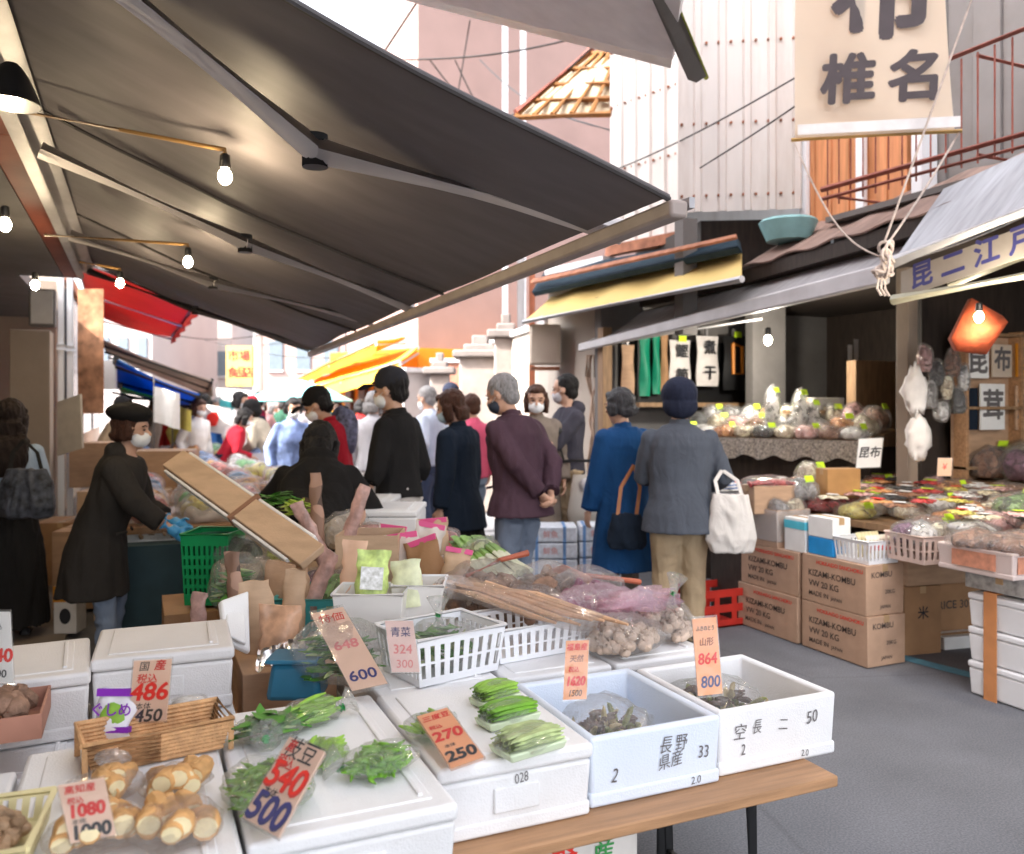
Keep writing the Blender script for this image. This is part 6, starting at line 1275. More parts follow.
# long cardboard trough
t = thing('cardboard_trough', 'long slanting cardboard trough with white lining over the green basket', 'box', D(240, 530, 3.5)); A, B = D(176, 462, 3.75), D(315, 560, 3.05); ax = (B-A).normalized(); sd_ = ax.cross(V(0, 0, 1)).normalized(); nu = sd_.cross(ax)
toc = (V(0, 0, HC)-(A+B)/2).normalized(); w2 = (nu*.8-sd_*.6 if (nu*.8-sd_*.6).dot(toc) > 0 else nu*.8+sd_*.6).normalized(); s2 = ax.cross(w2)
def pr3(a, s_, n_): return A+ax*a+s2*s_+w2*n_
L_ = (B-A).length
def bar(b, a0, a1, s0, s1, n0, n1): b.hexa([pr3(a0, s0, n0), pr3(a1, s0, n0), pr3(a1, s1, n0), pr3(a0, s1, n0), pr3(a0, s0, n1), pr3(a1, s0, n1), pr3(a1, s1, n1), pr3(a0, s1, n1)])
b = MB(); bar(b, 0, L_, -.055, .055, 0, .03); b.build('carton', KRAFTL, t, world=True, bevel=.004)
b = MB()
for (s0, s1) in ((-.070, -.058), (.058, .070)): bar(b, .03, L_-.08, s0, s1, -.012, .02)
b.build('foam_lining', FOAM, t, world=True, bevel=.003)
b = MB(); bar(b, L_*.55, L_*.57, -.073, .073, -.015, .034); b.build('strap', mat('brown_strap', (.25, .12, .07), .6), t, world=True)
# green basket
q = D(214, 600, 3.55); crate('round-cornered green plastic basket under the cardboard trough', (q.x, q.y, q.z), .17, .2, .29, mat('green_plastic', (.0, .24, .07), .4, .08), -YAW, slots=9, rows=5, flare=1.14, name='plastic_basket', cat='basket')
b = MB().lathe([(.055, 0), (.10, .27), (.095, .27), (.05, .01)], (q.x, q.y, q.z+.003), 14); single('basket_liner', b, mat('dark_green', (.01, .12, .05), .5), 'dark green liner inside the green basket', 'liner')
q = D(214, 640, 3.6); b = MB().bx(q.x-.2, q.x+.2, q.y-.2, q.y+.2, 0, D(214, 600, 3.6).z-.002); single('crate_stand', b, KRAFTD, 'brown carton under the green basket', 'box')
vegbag('clear bag of leafy green and white vegetables against the green basket', D(238, 612, 3.0), (.10, .07, .20), 'leaves', n=50)
t = vegbag('clear bag of leafy greens behind the tall pink 600 card', V(.50, 2.33, .70), (.13, .10, .17), 'leaves', n=90)
# kraft packs left middle
for i, (px, py, d, w_, h_, yaw, lean, roll, m_) in enumerate(((262, 655, 2.75, .10, .24, -10, 3, -6, KRAFTL), (272, 625, 2.95, .11, .22, -40, 5, 8, KRAFT), (291, 640, 2.8, .075, .23, -24, 3, 3, KRAFTL), (300, 612, 3.05, .08, .18, -10, 8, -4, KRAFT), (277, 668, 2.62, .12, .19, -24, 5, 2, mat('clear_orange_pack', (.58, .33, .20), .3, .4, 16)))):
    q = D(px, py, d); paperpack('kraft paper pack, '+['leftmost beside the white foam lid', 'dark one behind the leftmost, under the trough', 'narrow upright one right of the trough foot', 'short one at the back under the trough end', 'shiny orange-tinted one at the front by the silver foil'][i], (q.x, q.y, q.z), w_, h_, .05, m_, yaw, lean, roll, 'kraft packs left of the stall')
t = thing('broken_foam', 'broken white foam lid standing on edge beside the kraft packs', 'lid', D(232, 655, 2.6)); q = [D(221, 600, 2.66), D(249, 590, 2.7), D(251, 652, 2.6), D(226, 640, 2.56)]; MB().slab([q[3], q[2], q[1], q[0]], .02).build('panel', FOAM, t, world=True, bevel=.006)
MB().slab([q[3]+V(.005, -.012, .02), q[2]+V(-.015, -.012, .03), q[1]+V(-.015, -.012, -.03), q[0]+V(.015, -.012, -.02)], .008).build('raised_panel', FOAM, t, world=True, bevel=.003)
t = thing('foil_sheet', 'strip of crumpled silver foil at the front of the kraft packs', 'foil', D(290, 642, 2.5)); A, B = D(258, 650, 2.45), D(322, 630, 2.6)
MB().sheet(lambda u, v: A.lerp(B, u)+V(-.01, -.05, -.015)*v*2+V(0, 0, .02*noise.noise(V(u*9, v*4, 1))), 24, 8, .002).build('foil', mat('foil', (.8, .8, .82), .18, .02, metal=1), t, world=True, ang=25)
t = thing('storage_tub', 'dark blue plastic tub behind the pod box', 'tub', D(296, 695, 2.32), -YAW); MB().hexa([(-.07, -.06, 0), (.08, -.06, 0), (.08, .06, 0), (-.07, .06, 0), (-.055, -.05, .10), (.07, -.05, .10), (.07, .05, .10), (-.055, .05, .10)]).build('tub_wall', mat('dark_blue_plastic', (.02, .13, .22), .35), t, bevel=.015); MB().box((0, 0, .105), (.14, .115, .012)).build('lid', mat('dark_blue_plastic2', (.03, .16, .27), .35), t, bevel=.004)
q = D(330, 625, 3.0); crate('teal plastic crate under the root packs', (q.x, q.y, q.z-.02), .30, .25, .14, TEAL, -YAW, slots=6, rows=2)
b = MB(); clump(b, 40, (0, 0, 0), (.12, .10, .08), .1, .011, .2, leaf=True); q = D(280, 512, 3.9); b.xf(Matrix.Translation(q)); single('green_bunch', b, DGRN, 'small bunch of dark greens in front of the black hooded shopper', 'vegetables')
b = MB(); clump(b, 40, (0, 0, 0), (.08, .06, .09), .09, .011, .2, leaf=True); q = D(297, 522, 3.75); b.xf(Matrix.Translation(q)); single('green_bunch', b, mat('yellow_green', (.35, .48, .06), .5, .3), 'small yellow-green bunch right of the dark greens', 'vegetables')
# low cartons beneath the middle of the stall so goods stand on something
g_ = 'cartons under the middle of the stall'
for i, (x0, x1, y0, y1, z1) in enumerate(((.28, .56, 2.62, 3.0, .66), (.28, .56, 3.04, 3.5, .74), (.58, .92, 3.05+.43, 3.95, .78), (.94, 1.28, 3.48, 3.9, .74), (1.30, 1.62, 3.48, 3.9, .66), (.3, .56, 3.55, 3.98, .82))):
    carton('brown carton carrying goods in the middle of the stall, '+['under the kraft packs', 'under the trough end', 'under the cardboard box', 'under the leeks', 'at the street side rear', 'under the dark greens'][i], x0, x1, y0, y1, .502, z1, [KRAFT, KRAFTD, KRAFTL][i % 3], group=g_)
# farther part of the stall and the next stall
q = D(395, 530, 4.6); foam('large white foam box beyond the taro, left of the black-jacketed man', q.x-.25, q.x+.15, q.y-.2, q.y+.25, .45, q.z+.13, lid=True, rz=-24)
q = D(375, 520, 4.9); foam('white foam box with a round cardboard lid behind the large foam box', q.x-.25, q.x+.15, q.y-.1, q.y+.35, .45, q.z+.12, lid=True, rz=-24)
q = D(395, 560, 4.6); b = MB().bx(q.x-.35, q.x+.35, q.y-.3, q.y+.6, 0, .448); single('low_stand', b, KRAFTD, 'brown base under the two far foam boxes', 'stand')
NS = [('cartons of yellow-wrapped fruit', 240, 500, 6.2, KRAFTL, (.65, .45, .08)), ('carton of orange packs', 262, 490, 6.8, KRAFT, (.62, .22, .04)), ('carton with pink wrapped packs', 285, 478, 8, KRAFT, (.6, .25, .25)), ('carton of mixed red packs', 215, 478, 7.8, KRAFTL, (.55, .08, .05)), ('carton of pale packs', 246, 468, 9.2, KRAFT, (.6, .55, .5)), ('carton of white bags', 200, 470, 9.0, KRAFTL, (.62, .6, .62)), ('carton of orange fruit', 185, 448, 11.5, KRAFT, (.7, .25, .02)), ('carton of brown packs', 225, 498, 5.8, KRAFT, (.3, .16, .09)), ('box of blue packs', 262, 452, 11, WHP, (.1, .2, .45))]
for i, (lb, px, py, d, m_, rgb) in enumerate(NS):
    q = D(px, py, d); carton(lb+' on the next stall, '+['nearest the trough', 'behind the yellow one', 'beside the black hooded shopper', 'left centre', 'middle far', 'far left', 'farthest left by the crowd', 'low at the front', 'far right by the crowd'][i], q.x-.22, q.x+.22, q.y-.25, q.y+.25, q.z-.30, q.z, m_, rz=-10, open_=True, group='boxes on the next stall')
    for j in range(5): lump(lb.split(' of ')[-1].split(' with ')[-1]+', '+['near left', 'near right', 'centre', 'far left', 'far right'][j]+' of '+['the carton by the slanting trough', 'the carton behind it', 'the carton by the hooded shopper', 'the left centre carton', 'the middle far carton', 'the far left carton', 'the crowd-side left carton', 'the low front carton', 'the crowd-side right box'][i], (q.x+(-.1, .1, 0, -.1, .1)[j], q.y+(-.13, -.13, 0, .13, .13)[j], q.z-.06), (.18, .2, .12), j, goods('goods_'+lb.split()[-2]+str(i), rgb), group='packs in the next stall boxes')
for i, (x0, x1, y0, y1) in enumerate(((-.1, 1.1, 5.5, 6.6), (-.1, 1.3, 6.9, 8.2), (-.1, 1.2, 8.5, 10.5), (-.1, 1.2, 11, 13.5))):
    t = thing('table', ['table of the next stall, nearest the hooded shopper', 'second table of the next stall', 'third table down the left side', 'farthest table down the left side'][i], 'table', ((x0+x1)/2, (y0+y1)/2, 0)); MB().bx(x0, x1, y0, y1, .70, .74).build('tabletop', WOODT, t, world=True); MB().bx(x0+.03, x1-.03, y0+.03, y0+.04, .1, .70).build('front_cloth', [PAPER, cRED, BLUF, PAPER][i], t, world=True)
    for x in (x0+.05, x1-.05):
        for y in (y0+.08, y1-.05): MB().cyl((x, y, 0), (x, y, .70), .018).build('leg', BLK, t, world=True)
    cols = [(.6, .1, .05), (.62, .5, .1), (.12, .25, .5), (.6, .55, .52), (.7, .3, .05), (.1, .35, .1)]
    for j in range(12):
        x = x0+.15+(j % 4)*(x1-x0-.3)/3; y = y0+.2+(j//4)*(y1-y0-.4)/2; rgb = cols[(j+i*2) % 6]; nm = ['red', 'yellow', 'blue', 'white', 'orange', 'green'][(j+i*2) % 6]
        lump('%s wrapped pack on the %s left-side table, %s row, %s' % (nm, ['nearest', 'second', 'third', 'farthest'][i], ['near', 'middle', 'far'][j//4], ['wall end', 'wall side', 'street side', 'street end'][j % 4]), (x, y, .742), (.26, .24, .16), j, goods('pack_'+nm, rgb, 22), group='packs on the left-side tables')
# behind the beret woman
for i, (px, py, d, w_, h_, m_) in enumerate(((100, 560, 6.2, .5, .55, KRAFT), (150, 585, 5.9, .6, .42, KRAFTL), (70, 560, 7, .4, .5, KRAFTD), (175, 590, 5.6, .5, .3, KRAFTD), (130, 510, 7.2, .7, .3, KRAFTL), (105, 470, 8.2, .5, .45, KRAFT), (165, 470, 7.6, .5, .3, KRAFT))):
    q = D(px, py, d); z0 = 0.03 if i < 4 else max(.03, q.z-.15); z1 = z0+h_ if i < 4 else q.z+h_*.6
    carton('brown carton behind the beret woman, '+['large one behind her legs', 'broad pale one under her glove', 'dark one by the pillar', 'low dark one on the right', 'broad one at her back', 'upper one near the wall', 'upper one under the crowd'][i], q.x-w_/2, q.x+w_/2, q.y-.2, q.y+.25, z0, z1, m_, rz=-15, group='cartons behind the beret woman')
q = D(160, 530, 5.2); vegbag('dark mixed bags of dried goods under the blue glove', (q.x, q.y, q.z-.05), (.22, .18, .18), 'mushroom', n=90)
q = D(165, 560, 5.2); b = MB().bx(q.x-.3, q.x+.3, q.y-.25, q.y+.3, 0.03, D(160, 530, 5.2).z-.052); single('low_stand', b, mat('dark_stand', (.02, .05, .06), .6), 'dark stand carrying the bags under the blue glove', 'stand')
q = D(215, 510, 5.4); lump('pale plastic sack lying between the trough and the blue glove', (q.x, q.y, q.z-.1), (.45, .35, .18), .3, WHF)
q = D(70, 628, 5.4); t = carton('small white carton with an orange top standing by the coat hem', q.x-.07, q.x+.07, q.y-.06, q.y+.08, .03, .33, mat('white_card', (.66, .62, .58)), rz=-20); MB().bx(-.072, .072, -.072, -.068, .2, .3).build('print_panel', ORAF, t); MB().ball((0, -.071, .11), (.035, .003, .05), 12, 8).build('print_panel', INKB, t)
# ================================================================ the dried goods shop
INKF = mat('faded_black_ink', (.09, .07, .06), .8, .3, 40)
L1 = (('KIZAMI-KOMBU', -.02, .62, .052, INKF), ('VW 20 KG', -.14, .40, .052, INKF), ('MADE IN', -.22, .19, .040, INKF), ('JAPAN', .06, .17, .03, INKF), ('HOKKAIDO SANCHOKU', .10, .86, .032, INKR))
EN = (('KOMBU', -.1, .80, .045, INKF), ('20KG', .12, .45, .032, INKF), ('JAPAN', .0, .16, .028, INKF))
gk = 'printed seaweed cartons stacked at the kerb'
carton('printed brown carton at the near end of the kerb stack, lower layer', 3.70, 3.985, 3.52, 4.03, 0.005, .285, KRAFTP, L1, EN, gk)
carton('printed brown carton at the near end of the kerb stack, upper layer', 3.70, 3.985, 3.53, 4.03, .288, .57, KRAFTP, L1, EN, gk)
carton('printed brown carton at the far end of the kerb stack, lower layer', 3.69, 3.98, 4.06, 4.62, 0.005, .285, KRAFTP, L1, EN, gk)
carton('printed brown carton at the far end of the kerb stack, upper layer', 3.70, 3.985, 4.06, 4.60, .288, .56, KRAFTP, L1, EN, gk)
cP = {'dark': (.03, .03, .03), 'brown': (.22, .10, .05), 'red': (.45, .04, .04), 'grey': (.25, .24, .24), 'cream': (.55, .45, .32), 'white': (.66, .64, .62), 'purple': (.16, .06, .12), 'orange': (.58, .24, .08), 'yellow': (.60, .48, .10), 'blue': (.08, .14, .32), 'pink': (.60, .32, .30), 'green': (.12, .22, .06)}
def gm(c): return goods('dried_'+c, cP[c])
# on the near cartons
t = carton('bright blue box under a white one, on the printed cartons', 3.72, 3.86, 3.80, 4.0, .572, .675, mat('bright_blue_card', (.02, .28, .66), .5)); carton('white box on top of the bright blue one', 3.72, 3.86, 3.80, 4.0, .678, .80, PAPER)
t = carton('white box with light blue top band, left of the bright blue box', 3.715, 3.86, 4.02, 4.2, .562, .77, PAPER); MB().bx(-.0745, .0745, -.0915, .0915, .14, .19).build('print_band', mat('light_blue_card', (.10, .52, .66), .5), t)
t = crate('white tray crate of upright red and white packs on the near cartons', V(3.84, 3.66, .572), .22, .24, .13, WHP, 0, slots=8, rows=1)
for i in range(7):
    paperpack('small white pack with red print in the white tray crate', (3.76+.026*i, 3.57, .60), .024, .13, .02, mat('red_white_pack', (.75, .70, .60), .5, .1), 0, 6, 0, 'red and white packs in the tray crate', window=INKR)
    if i < 6: paperpack('small cream pack in the second row of the white tray crate', (3.765+.028*i, 3.64, .60), .026, .14, .02, mat('cream_pack', (.68, .60, .36), .5, .2), 0, 6, 0, 'cream packs in the tray crate')
t = carton('open carton with a clear plastic lining on the far printed cartons', 3.70, 3.97, 4.25, 4.58, .562, .80, KRAFTP, open_=True); b = MB().bx(-.138, .138, -.168, .168, .03, .236); b.build('plastic_lining', FILMW, t, bevel=.01)
for i, c in enumerate(('grey', 'cream', 'grey', 'yellow')): lump('%s pack in the plastic-lined open carton, %s' % (c, ['near street', 'near wall', 'far street', 'far wall'][i]), (3.78+.12*(i % 2), 4.33+.15*(i//2), .74), (.14, .16, .12), i, gm(c), i == 3, group='packs in the plastic-lined carton')
# big counter behind: stepped tables
t = thing('counter', 'long low counter of the dried goods shop behind the printed cartons', 'counter', (4.9, 4.3, 0))
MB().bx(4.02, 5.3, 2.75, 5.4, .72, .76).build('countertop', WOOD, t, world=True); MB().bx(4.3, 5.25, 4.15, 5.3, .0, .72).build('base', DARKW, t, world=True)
MB().hexa([(5.32, 3.0, 0), (5.9, 3.0, 0), (5.9, 4.3, 0), (5.32, 4.3, 0), (5.32, 3.0, .92), (5.9, 3.0, 1.0), (5.9, 4.3, 1.0), (5.32, 4.3, .92)]).build('back_step', WOOD, t, world=True)
names = list(cP); g_ = 'packs spread over the low counter'
rows = ['first row from the street', 'second row from the street', 'third row from the street', 'fourth row from the street', 'fifth row from the street', 'row against the back step']
colsn = ['nearest end', 'near part', 'near middle', 'middle', 'far middle', 'far part', 'far end', 'last but one', 'very last']
pal = ['orange', 'cream', 'brown', 'white', 'red', 'orange', 'brown', 'white', 'pink', 'cream', 'dark', 'orange', 'yellow', 'white', 'cream', 'red']
for r_ in range(6):
    for c_ in range(9):
        c = pal[(r_*5+c_*3) % len(pal)]; x = 4.13+.21*r_+rnd.uniform(-.02, .02); y = 2.9+.285*c_+rnd.uniform(-.03, .03)
        if r_ == 0 and 3.5 < y < 3.8 or (r_ == 0 and y < 3.1): continue
        lump('%s pack on the low counter, %s, %s' % (c, rows[r_], colsn[c_]), (x, y, .762+.012*r_), (.22, .27, .07+.012*r_+rnd.uniform(0, .03)), rnd.uniform(-.25, .25), gm(c), (r_*3+c_*2) % 4 == 0, group=g_)
for i in range(10):
    c = ['dark', 'grey', 'brown', 'dark', 'white', 'grey', 'purple', 'dark', 'brown', 'cream'][i]
    lump('%s bag of dried goods on the back step, %s' % (c, colsn[i//2] if i < 10 else ''), (5.48+.22*(i % 2), 3.1+.25*(i//2), .96+.03*(i % 2)), (.27, .28, .2), i, gm(c), i % 3 == 0, group='bags on the back step of the counter')
for i in range(46):
    c = ['cream', 'red', 'orange', 'white', 'brown', 'pink', 'yellow', 'dark'][i*5 % 8]; x = 4.08+(i % 6)*.18+rnd.uniform(-.05, .05); y = 3.05+(i//6)*.28+rnd.uniform(-.08, .08)
    t = thing('flat_packet', 'small flat %s packet lying on top of the packs of the low counter' % c, 'package', (x, y, .87+.012*(i % 6)), rnd.uniform(0, 3), 'flat %s packets on the low counter' % c)
    MB().sheet(lambda u, v: (-.06+.12*u, -.085+.17*v, .012+.012*math.sin(u*3.1)*math.sin(v*3.1)+.004*math.sin(u*19+v*13+i)), 6, 8, .006).build('packet', gm(c), t)
    MB().box((0, .0, .031), (.055, .07, .002), Matrix.Rotation(.05, 3, 'X')).build('print_label', [PAPER, NEON, INKR, PAPER][i % 4], t, smooth=False)
# crates near the lettered awning
q = D(925, 556, 4.75)
for i, (px, d, rz) in enumerate(((922, 4.7, -.05), (962, 4.75, .05))):
    q = D(px, 560, d); crate(['pinkish slotted crate right of the white tray crate', 'pale slotted crate beside the pinkish one'][i], V(q.x, q.y, q.z), .24, .25, .15, [mat('pinkish_plastic', (.66, .50, .44), .5), mat('pale_plastic', (.62, .58, .52), .5)][i], rz, slots=6, rows=2)
    for j in range(4): lump('%s pack heaped in the %s slotted crate, %s' % (('white', 'cream', 'purple', 'white')[j], ['pinkish', 'pale'][i], ['near left', 'near right', 'far left', 'far right'][j]), (q.x-.06+.12*(j % 2), q.y-.06+.12*(j//2), q.z+.09), (.14, .14, .12), j, gm(('white', 'cream', 'purple', 'white')[j]), j == 1, group='packs in the slotted crates')
q = D(925, 620, 5.0)
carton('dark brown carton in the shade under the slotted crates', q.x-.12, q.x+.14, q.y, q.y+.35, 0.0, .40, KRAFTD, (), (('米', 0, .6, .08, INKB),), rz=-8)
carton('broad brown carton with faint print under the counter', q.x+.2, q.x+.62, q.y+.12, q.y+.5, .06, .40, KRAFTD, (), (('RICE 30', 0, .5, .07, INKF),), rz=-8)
t = carton('flat white box with red print under the broad brown carton', q.x+.18, q.x+.6, q.y-.02, q.y+.11, 0.0, .075, PAPER, (), (('特選', .2, .55, .05, INKR),), rz=-8)
carton('brown carton on top of the two dark ones under the slotted crates', q.x-.1, q.x+.55, q.y-.03, q.y+.3, .405, .56, KRAFT, rz=-8)
# white stack at right edge
for i in range(3):
    foam('white foam box with an orange band, %s of the stack at the right picture edge' % ['bottom', 'middle', 'top'][i], 3.86, 4.32, 2.62, 3.02, .005+.172*i, .172+.172*i, lid=True, lip=False, group='foam boxes stacked at the right picture edge')
b = MB().bx(3.852, 3.856, 2.86, 2.93, .0, .53); b.bx(3.852, 3.93, 2.86, 2.93, .53, .535); single('packing_band', b, mat('orange_band', (.62, .26, .10), .6), 'orange band down the foam stack at the right picture edge', 'band')
t = carton('grey mottled box on the foam stack at the right picture edge', 3.86, 4.34, 2.66, 3.04, .54, .625, mat('grey_mottled', (.36, .34, .32), .6, .4, 30))
t = foam('pinkish foam crate with orange labels at the right picture edge', 3.78, 4.24, 2.72, 3.14, .63, .76, m=mat('pinkish_foam', (.66, .54, .50), .6, .05)); MB().bx(-.2, .05, -.2135, -.2105, .03, .11).build('print_panel', mat('salmon_label', (.62, .27, .17), .6, .2, 30), t); MB().bx(-.2335, -.2295, -.12, .12, .03, .11).build('print_panel', mat('salmon_label', (.62, .27, .17), .6, .2, 30), t)
for i in range(4): lump('brown dried fish pack wrapped in clear film on the pinkish crate, %s' % ['left', 'centre', 'right', 'rear'][i], (3.88+.13*(i % 3), 2.82+.16*(i//3), .73), (.24, .30, .10), .5*i, gm('brown'), False, group='dried fish packs at the right edge')
for i in range(6): lump('%s pack on the table behind the pinkish crate, %s' % (('cream', 'grey', 'purple', 'green', 'dark', 'orange')[i], colsn[i]), (4.42+.2*(i % 3), 2.95+.22*(i//3), .84), (.24, .26, .14), i, gm(('cream', 'grey', 'purple', 'green', 'dark', 'orange')[i]), i % 2 == 0, group='packs behind the pinkish crate')
# upright kraft pack etc at the far end of the counter
def putbox(label, px, py, d, w_, l_, h_, m, rz=-12, **k): q = D(px, py, d); return carton(label, q.x-w_/2, q.x+w_/2, q.y-l_/2, q.y+l_/2, q.z, q.z+h_, m, rz=rz, **k)
putbox('kraft box standing among the packs behind the plastic-lined carton', 838, 497, 5.6, .24, .14, .19, mat('kraft_gold', (.42, .22, .08), .7))
putbox('kraft box topped by red packs beside the white cloth bag', 768, 512, 5.6, .30, .2, .18, KRAFT)
putbox('grey-white box under the blue striped packs', 722, 520, 5.7, .22, .2, .20, mat('grey_white_card', (.5, .48, .48), .7))
q = D(768, 487, 5.6); t = thing('packs', 'long red packs lying on the kraft box beside the white bag', 'package', q, -.2); b = MB()
for i in range(4): b.tube([(-.16+.02*i, -.06+.045*i, .02), (0, -.06+.045*i, .035), (.16, -.06+.045*i, .02)], [(.022, .015), (.028, .022), (.022, .015)], 8)
b.build('packs', gm('red'), t); MB().ball((0, .01, .03), (.19, .13, .05), 16, 9, None, 0, .2, 8, 2).build('plastic_wrap', FILM, t, ang=180)
q = D(722, 492, 5.6); t = thing('packs', 'blue and white striped packs next to the white cloth bag', 'package', q, -.2); b, b2 = MB(), MB()
for i in range(6): (b if i % 2 else b2).tube([(-.11, -.05+.02*i, .015+.008*i), (.11, -.05+.02*i, .015+.008*i)], [(.02, .012)]*2, 8)
b.build('blue_pack', gm('blue'), t); b2.build('white_pack', gm('white'), t)
lump('clear pack with a big yellow label behind the kraft box', D(800, 500, 5.6), (.22, .2, .14), 0, gm('grey'), True); lump('pack with yellow label between the red packs and kraft box', D(812, 488, 5.9), (.2, .2, .16), 0, gm('cream'), True)
t = thing('lower_counter', 'far end block carrying the kraft boxes beside the white bag', 'counter', (4.2, 5.0, 0)); q0 = D(745, 520, 5.7); MB().bx(q0.x-.02, q0.x+.9, q0.y-.1, q0.y+.35, .0, q0.z-.005).build('base', DARKW, t, world=True, bevel=.01)
t = thing('red_crate', 'red plastic crate on the road beside the khaki trousers', 'crate', (0, 0, 0)); t.location = q = V(*at(712, 5.75)); loc_(t)
b = MB(); 
for z in (0, .10, .20): b.bx(-.22, .22, -.15, -.142, z, z+.05); b.bx(-.22, -.212, -.15, .15, z, z+.05); b.bx(.212, .22, -.15, .15, z, z+.05); b.bx(-.22, .22, .142, .15, z, z+.05)
for x in (-.215, -.07, .07, .215): b.bx(x-.02, x+.02, -.149, -.143, 0, .25); b.bx(x-.02, x+.02, .143, .149, 0, .25)
b.bx(-.22, .22, -.15, .15, 0, .01); b.build('crate_wall', mat('red_plastic', (.48, .03, .02), .4), t)
# net-covered display bench at the back of shop 1
A, B = D(672, 440, 7.3), D(862, 452, 6.2)
t = thing('display_bench', 'high dark bench skirted with grey netting below the hanging packs', 'bench', ((A.x+B.x)/2, (A.y+B.y)/2, 0))
zt_ = 1.20; dn = (B-A); dn.z = 0; dl = dn.length; dn.normalize(); nb_ = V(-dn.y, dn.x, 0)
if nb_.x < 0: nb_ = -nb_
A0 = V(A.x, A.y, 0); b = MB().hexa([A0+V(0, 0, zt_-.05), A0+dn*dl+V(0, 0, zt_-.05), A0+dn*dl+nb_*.75+V(0, 0, zt_-.05), A0+nb_*.75+V(0, 0, zt_-.05), A0+V(0, 0, zt_), A0+dn*dl+V(0, 0, zt_), A0+dn*dl+nb_*.75+V(0, 0, zt_+.08), A0+nb_*.75+V(0, 0, zt_+.08)]); b.build('benchtop', WOOD, t, world=True)
NETM = mat('grey_netting', (.26, .23, .20), .7, .6, 60, .4, 90)
MB().sheet(lambda u, v: A0+dn*dl*u-nb_*(.012+.03*v*abs(math.sin(u*33)))+V(0, 0, zt_+.01-(.15+.02*math.sin(u*40))*v), 90, 5, .004).build('netting', NETM, t, world=True)
MB().hexa([A0+nb_*.15, A0+dn*dl+nb_*.15, A0+dn*dl+nb_*.75, A0+nb_*.75, A0+nb_*.15+V(0, 0, zt_-.06), A0+dn*dl+nb_*.15+V(0, 0, zt_-.06), A0+dn*dl+nb_*.75+V(0, 0, zt_-.06), A0+nb_*.75+V(0, 0, zt_-.06)]).build('base', DARKW, t, world=True)
for r_ in range(3):
    for c_ in range(9):
        p_ = A0+dn*(dl*(c_+.5)/9)+nb_*(.1+.22*r_)+V(0, 0, zt_+.012+.024*r_); c = ['grey', 'white', 'orange', 'cream', 'dark', 'cream', 'pink', 'brown', 'white'][(c_+r_*4) % 9]
        lump('%s clear pack on the netted bench, %s row, %s' % (c, ['front', 'middle', 'back'][r_], colsn[8-c_]), p_, (.20, .20, .10+.05*r_), rnd.uniform(-.3, .3), gm(c), (c_+r_) % 2 == 0, group='packs on the netted bench')
for i, (px, py, d, h_) in enumerate(((772, 432, 6.9, .36), (800, 432, 6.8, .34), (812, 432, 6.8, .26))):
    q = D(px, py, d); t = lump('tall bright bag standing on the netted bench, '+['left one with a yellow label', 'middle one shining white', 'right shorter one'][i], (q.x, q.y, zt_+.03), (.12, .12, h_), 0, gm('white'), True, group='tall bags on the netted bench')
# shelf with hanging packs on the end wall
SH0, SH1 = atY(632, 404, 6.75), atY(762, 404, 6.75); t = thing('wall_shelf', 'wooden shelf on the end wall under the hanging packs', 'shelf', (SH0.x, 6.75, 1.46))
MB().bx(SH0.x, SH1.x, 6.62, 6.97, 1.46, 1.50).build('board', WOOD, t, world=True); MB().bx(SH0.x, SH1.x, 6.93, 6.97, 1.50, 2.1).build('back_panel', BLK, t, world=True)
def hang(label, x0, x1, y0, y1, base, mark=None, lab=0, group='packs hung above the wooden shelf', Y=6.78, kind='hang'):
    a_, c_ = atY(x0, y1, Y), atY(x1, y0, Y); t = thing('hanging_pack', label, 'package', ((a_.x+c_.x)/2, Y, a_.z), 0, group); w_ = c_.x-a_.x; h_ = abs(atY((x0+x1)/2, y0, Y).z-atY((x0+x1)/2, y1, Y).z)
    b = MB().sheet(lambda u, v: (-w_/2+w_*u, .012*math.sin(v*7+u*3)-.02*math.sin(math.pi*u), h_*v), 6, 12, .012); b.build('pack', base, t)
    if mark: 
        if isinstance(mark, tuple): 
            for i, ch in enumerate(mark[0]): text(ch, h_/len(mark[0])*.58, Matrix.Translation((0, -.045, h_*(1-(i+.5)/len(mark[0])))) @ Matrix.Rotation(R(90), 4, 'X'), .03).build('lettering', mark[1], t, smooth=False)
        else: MB().tube([(-w_*.2, -.04, h_*.85), (w_*.2, -.04, h_*.8), (w_*.22, -.04, h_*.3), (-w_*.18, -.04, h_*.3), (-w_*.2, -.04, h_*.85)], .018, 6).build('contents', mark, t)
    if lab: MB().box((0, -.045, h_*1.02), (.085, .004, .055)).build('price_label', NEON, t)
    MB().box((0, .02, h_+.03), (.02, .03, .08)).build('hook', STEEL, t)
hang('tan fabric pack, leftmost above the shelf', 622, 634, 345, 395, KRAFT)
hang('bright green pack hanging beside the tan one', 640, 650, 335, 396, mat('green_pack', (.0, .22, .12), .5)); hang('second green pack with a brown edge', 653, 660, 332, 394, mat('green_pack', (.0, .22, .12), .5)); hang('orange-brown pack between the green and the white ones', 661, 668, 332, 392, KRAFTD)
WSH = mat('white_sheet_pack', (.66, .62, .60), .6)
hang('white pack with black brushed characters, left one', 670, 690, 340, 388, WSH, ('鰹節', INKB), 1); hang('white pack with black brushed characters, right one', 697, 718, 336, 386, WSH, ('煮干', INKB), 0)
hang('black pack with an orange loop', 724, 746, 336, 390, BLK, mat('orange_print', (.75, .25, .02), .5), 1); hang('black pack with a small white label, nearest the bulb', 752, 768, 344, 396, BLK, ('白', WSH), 1)
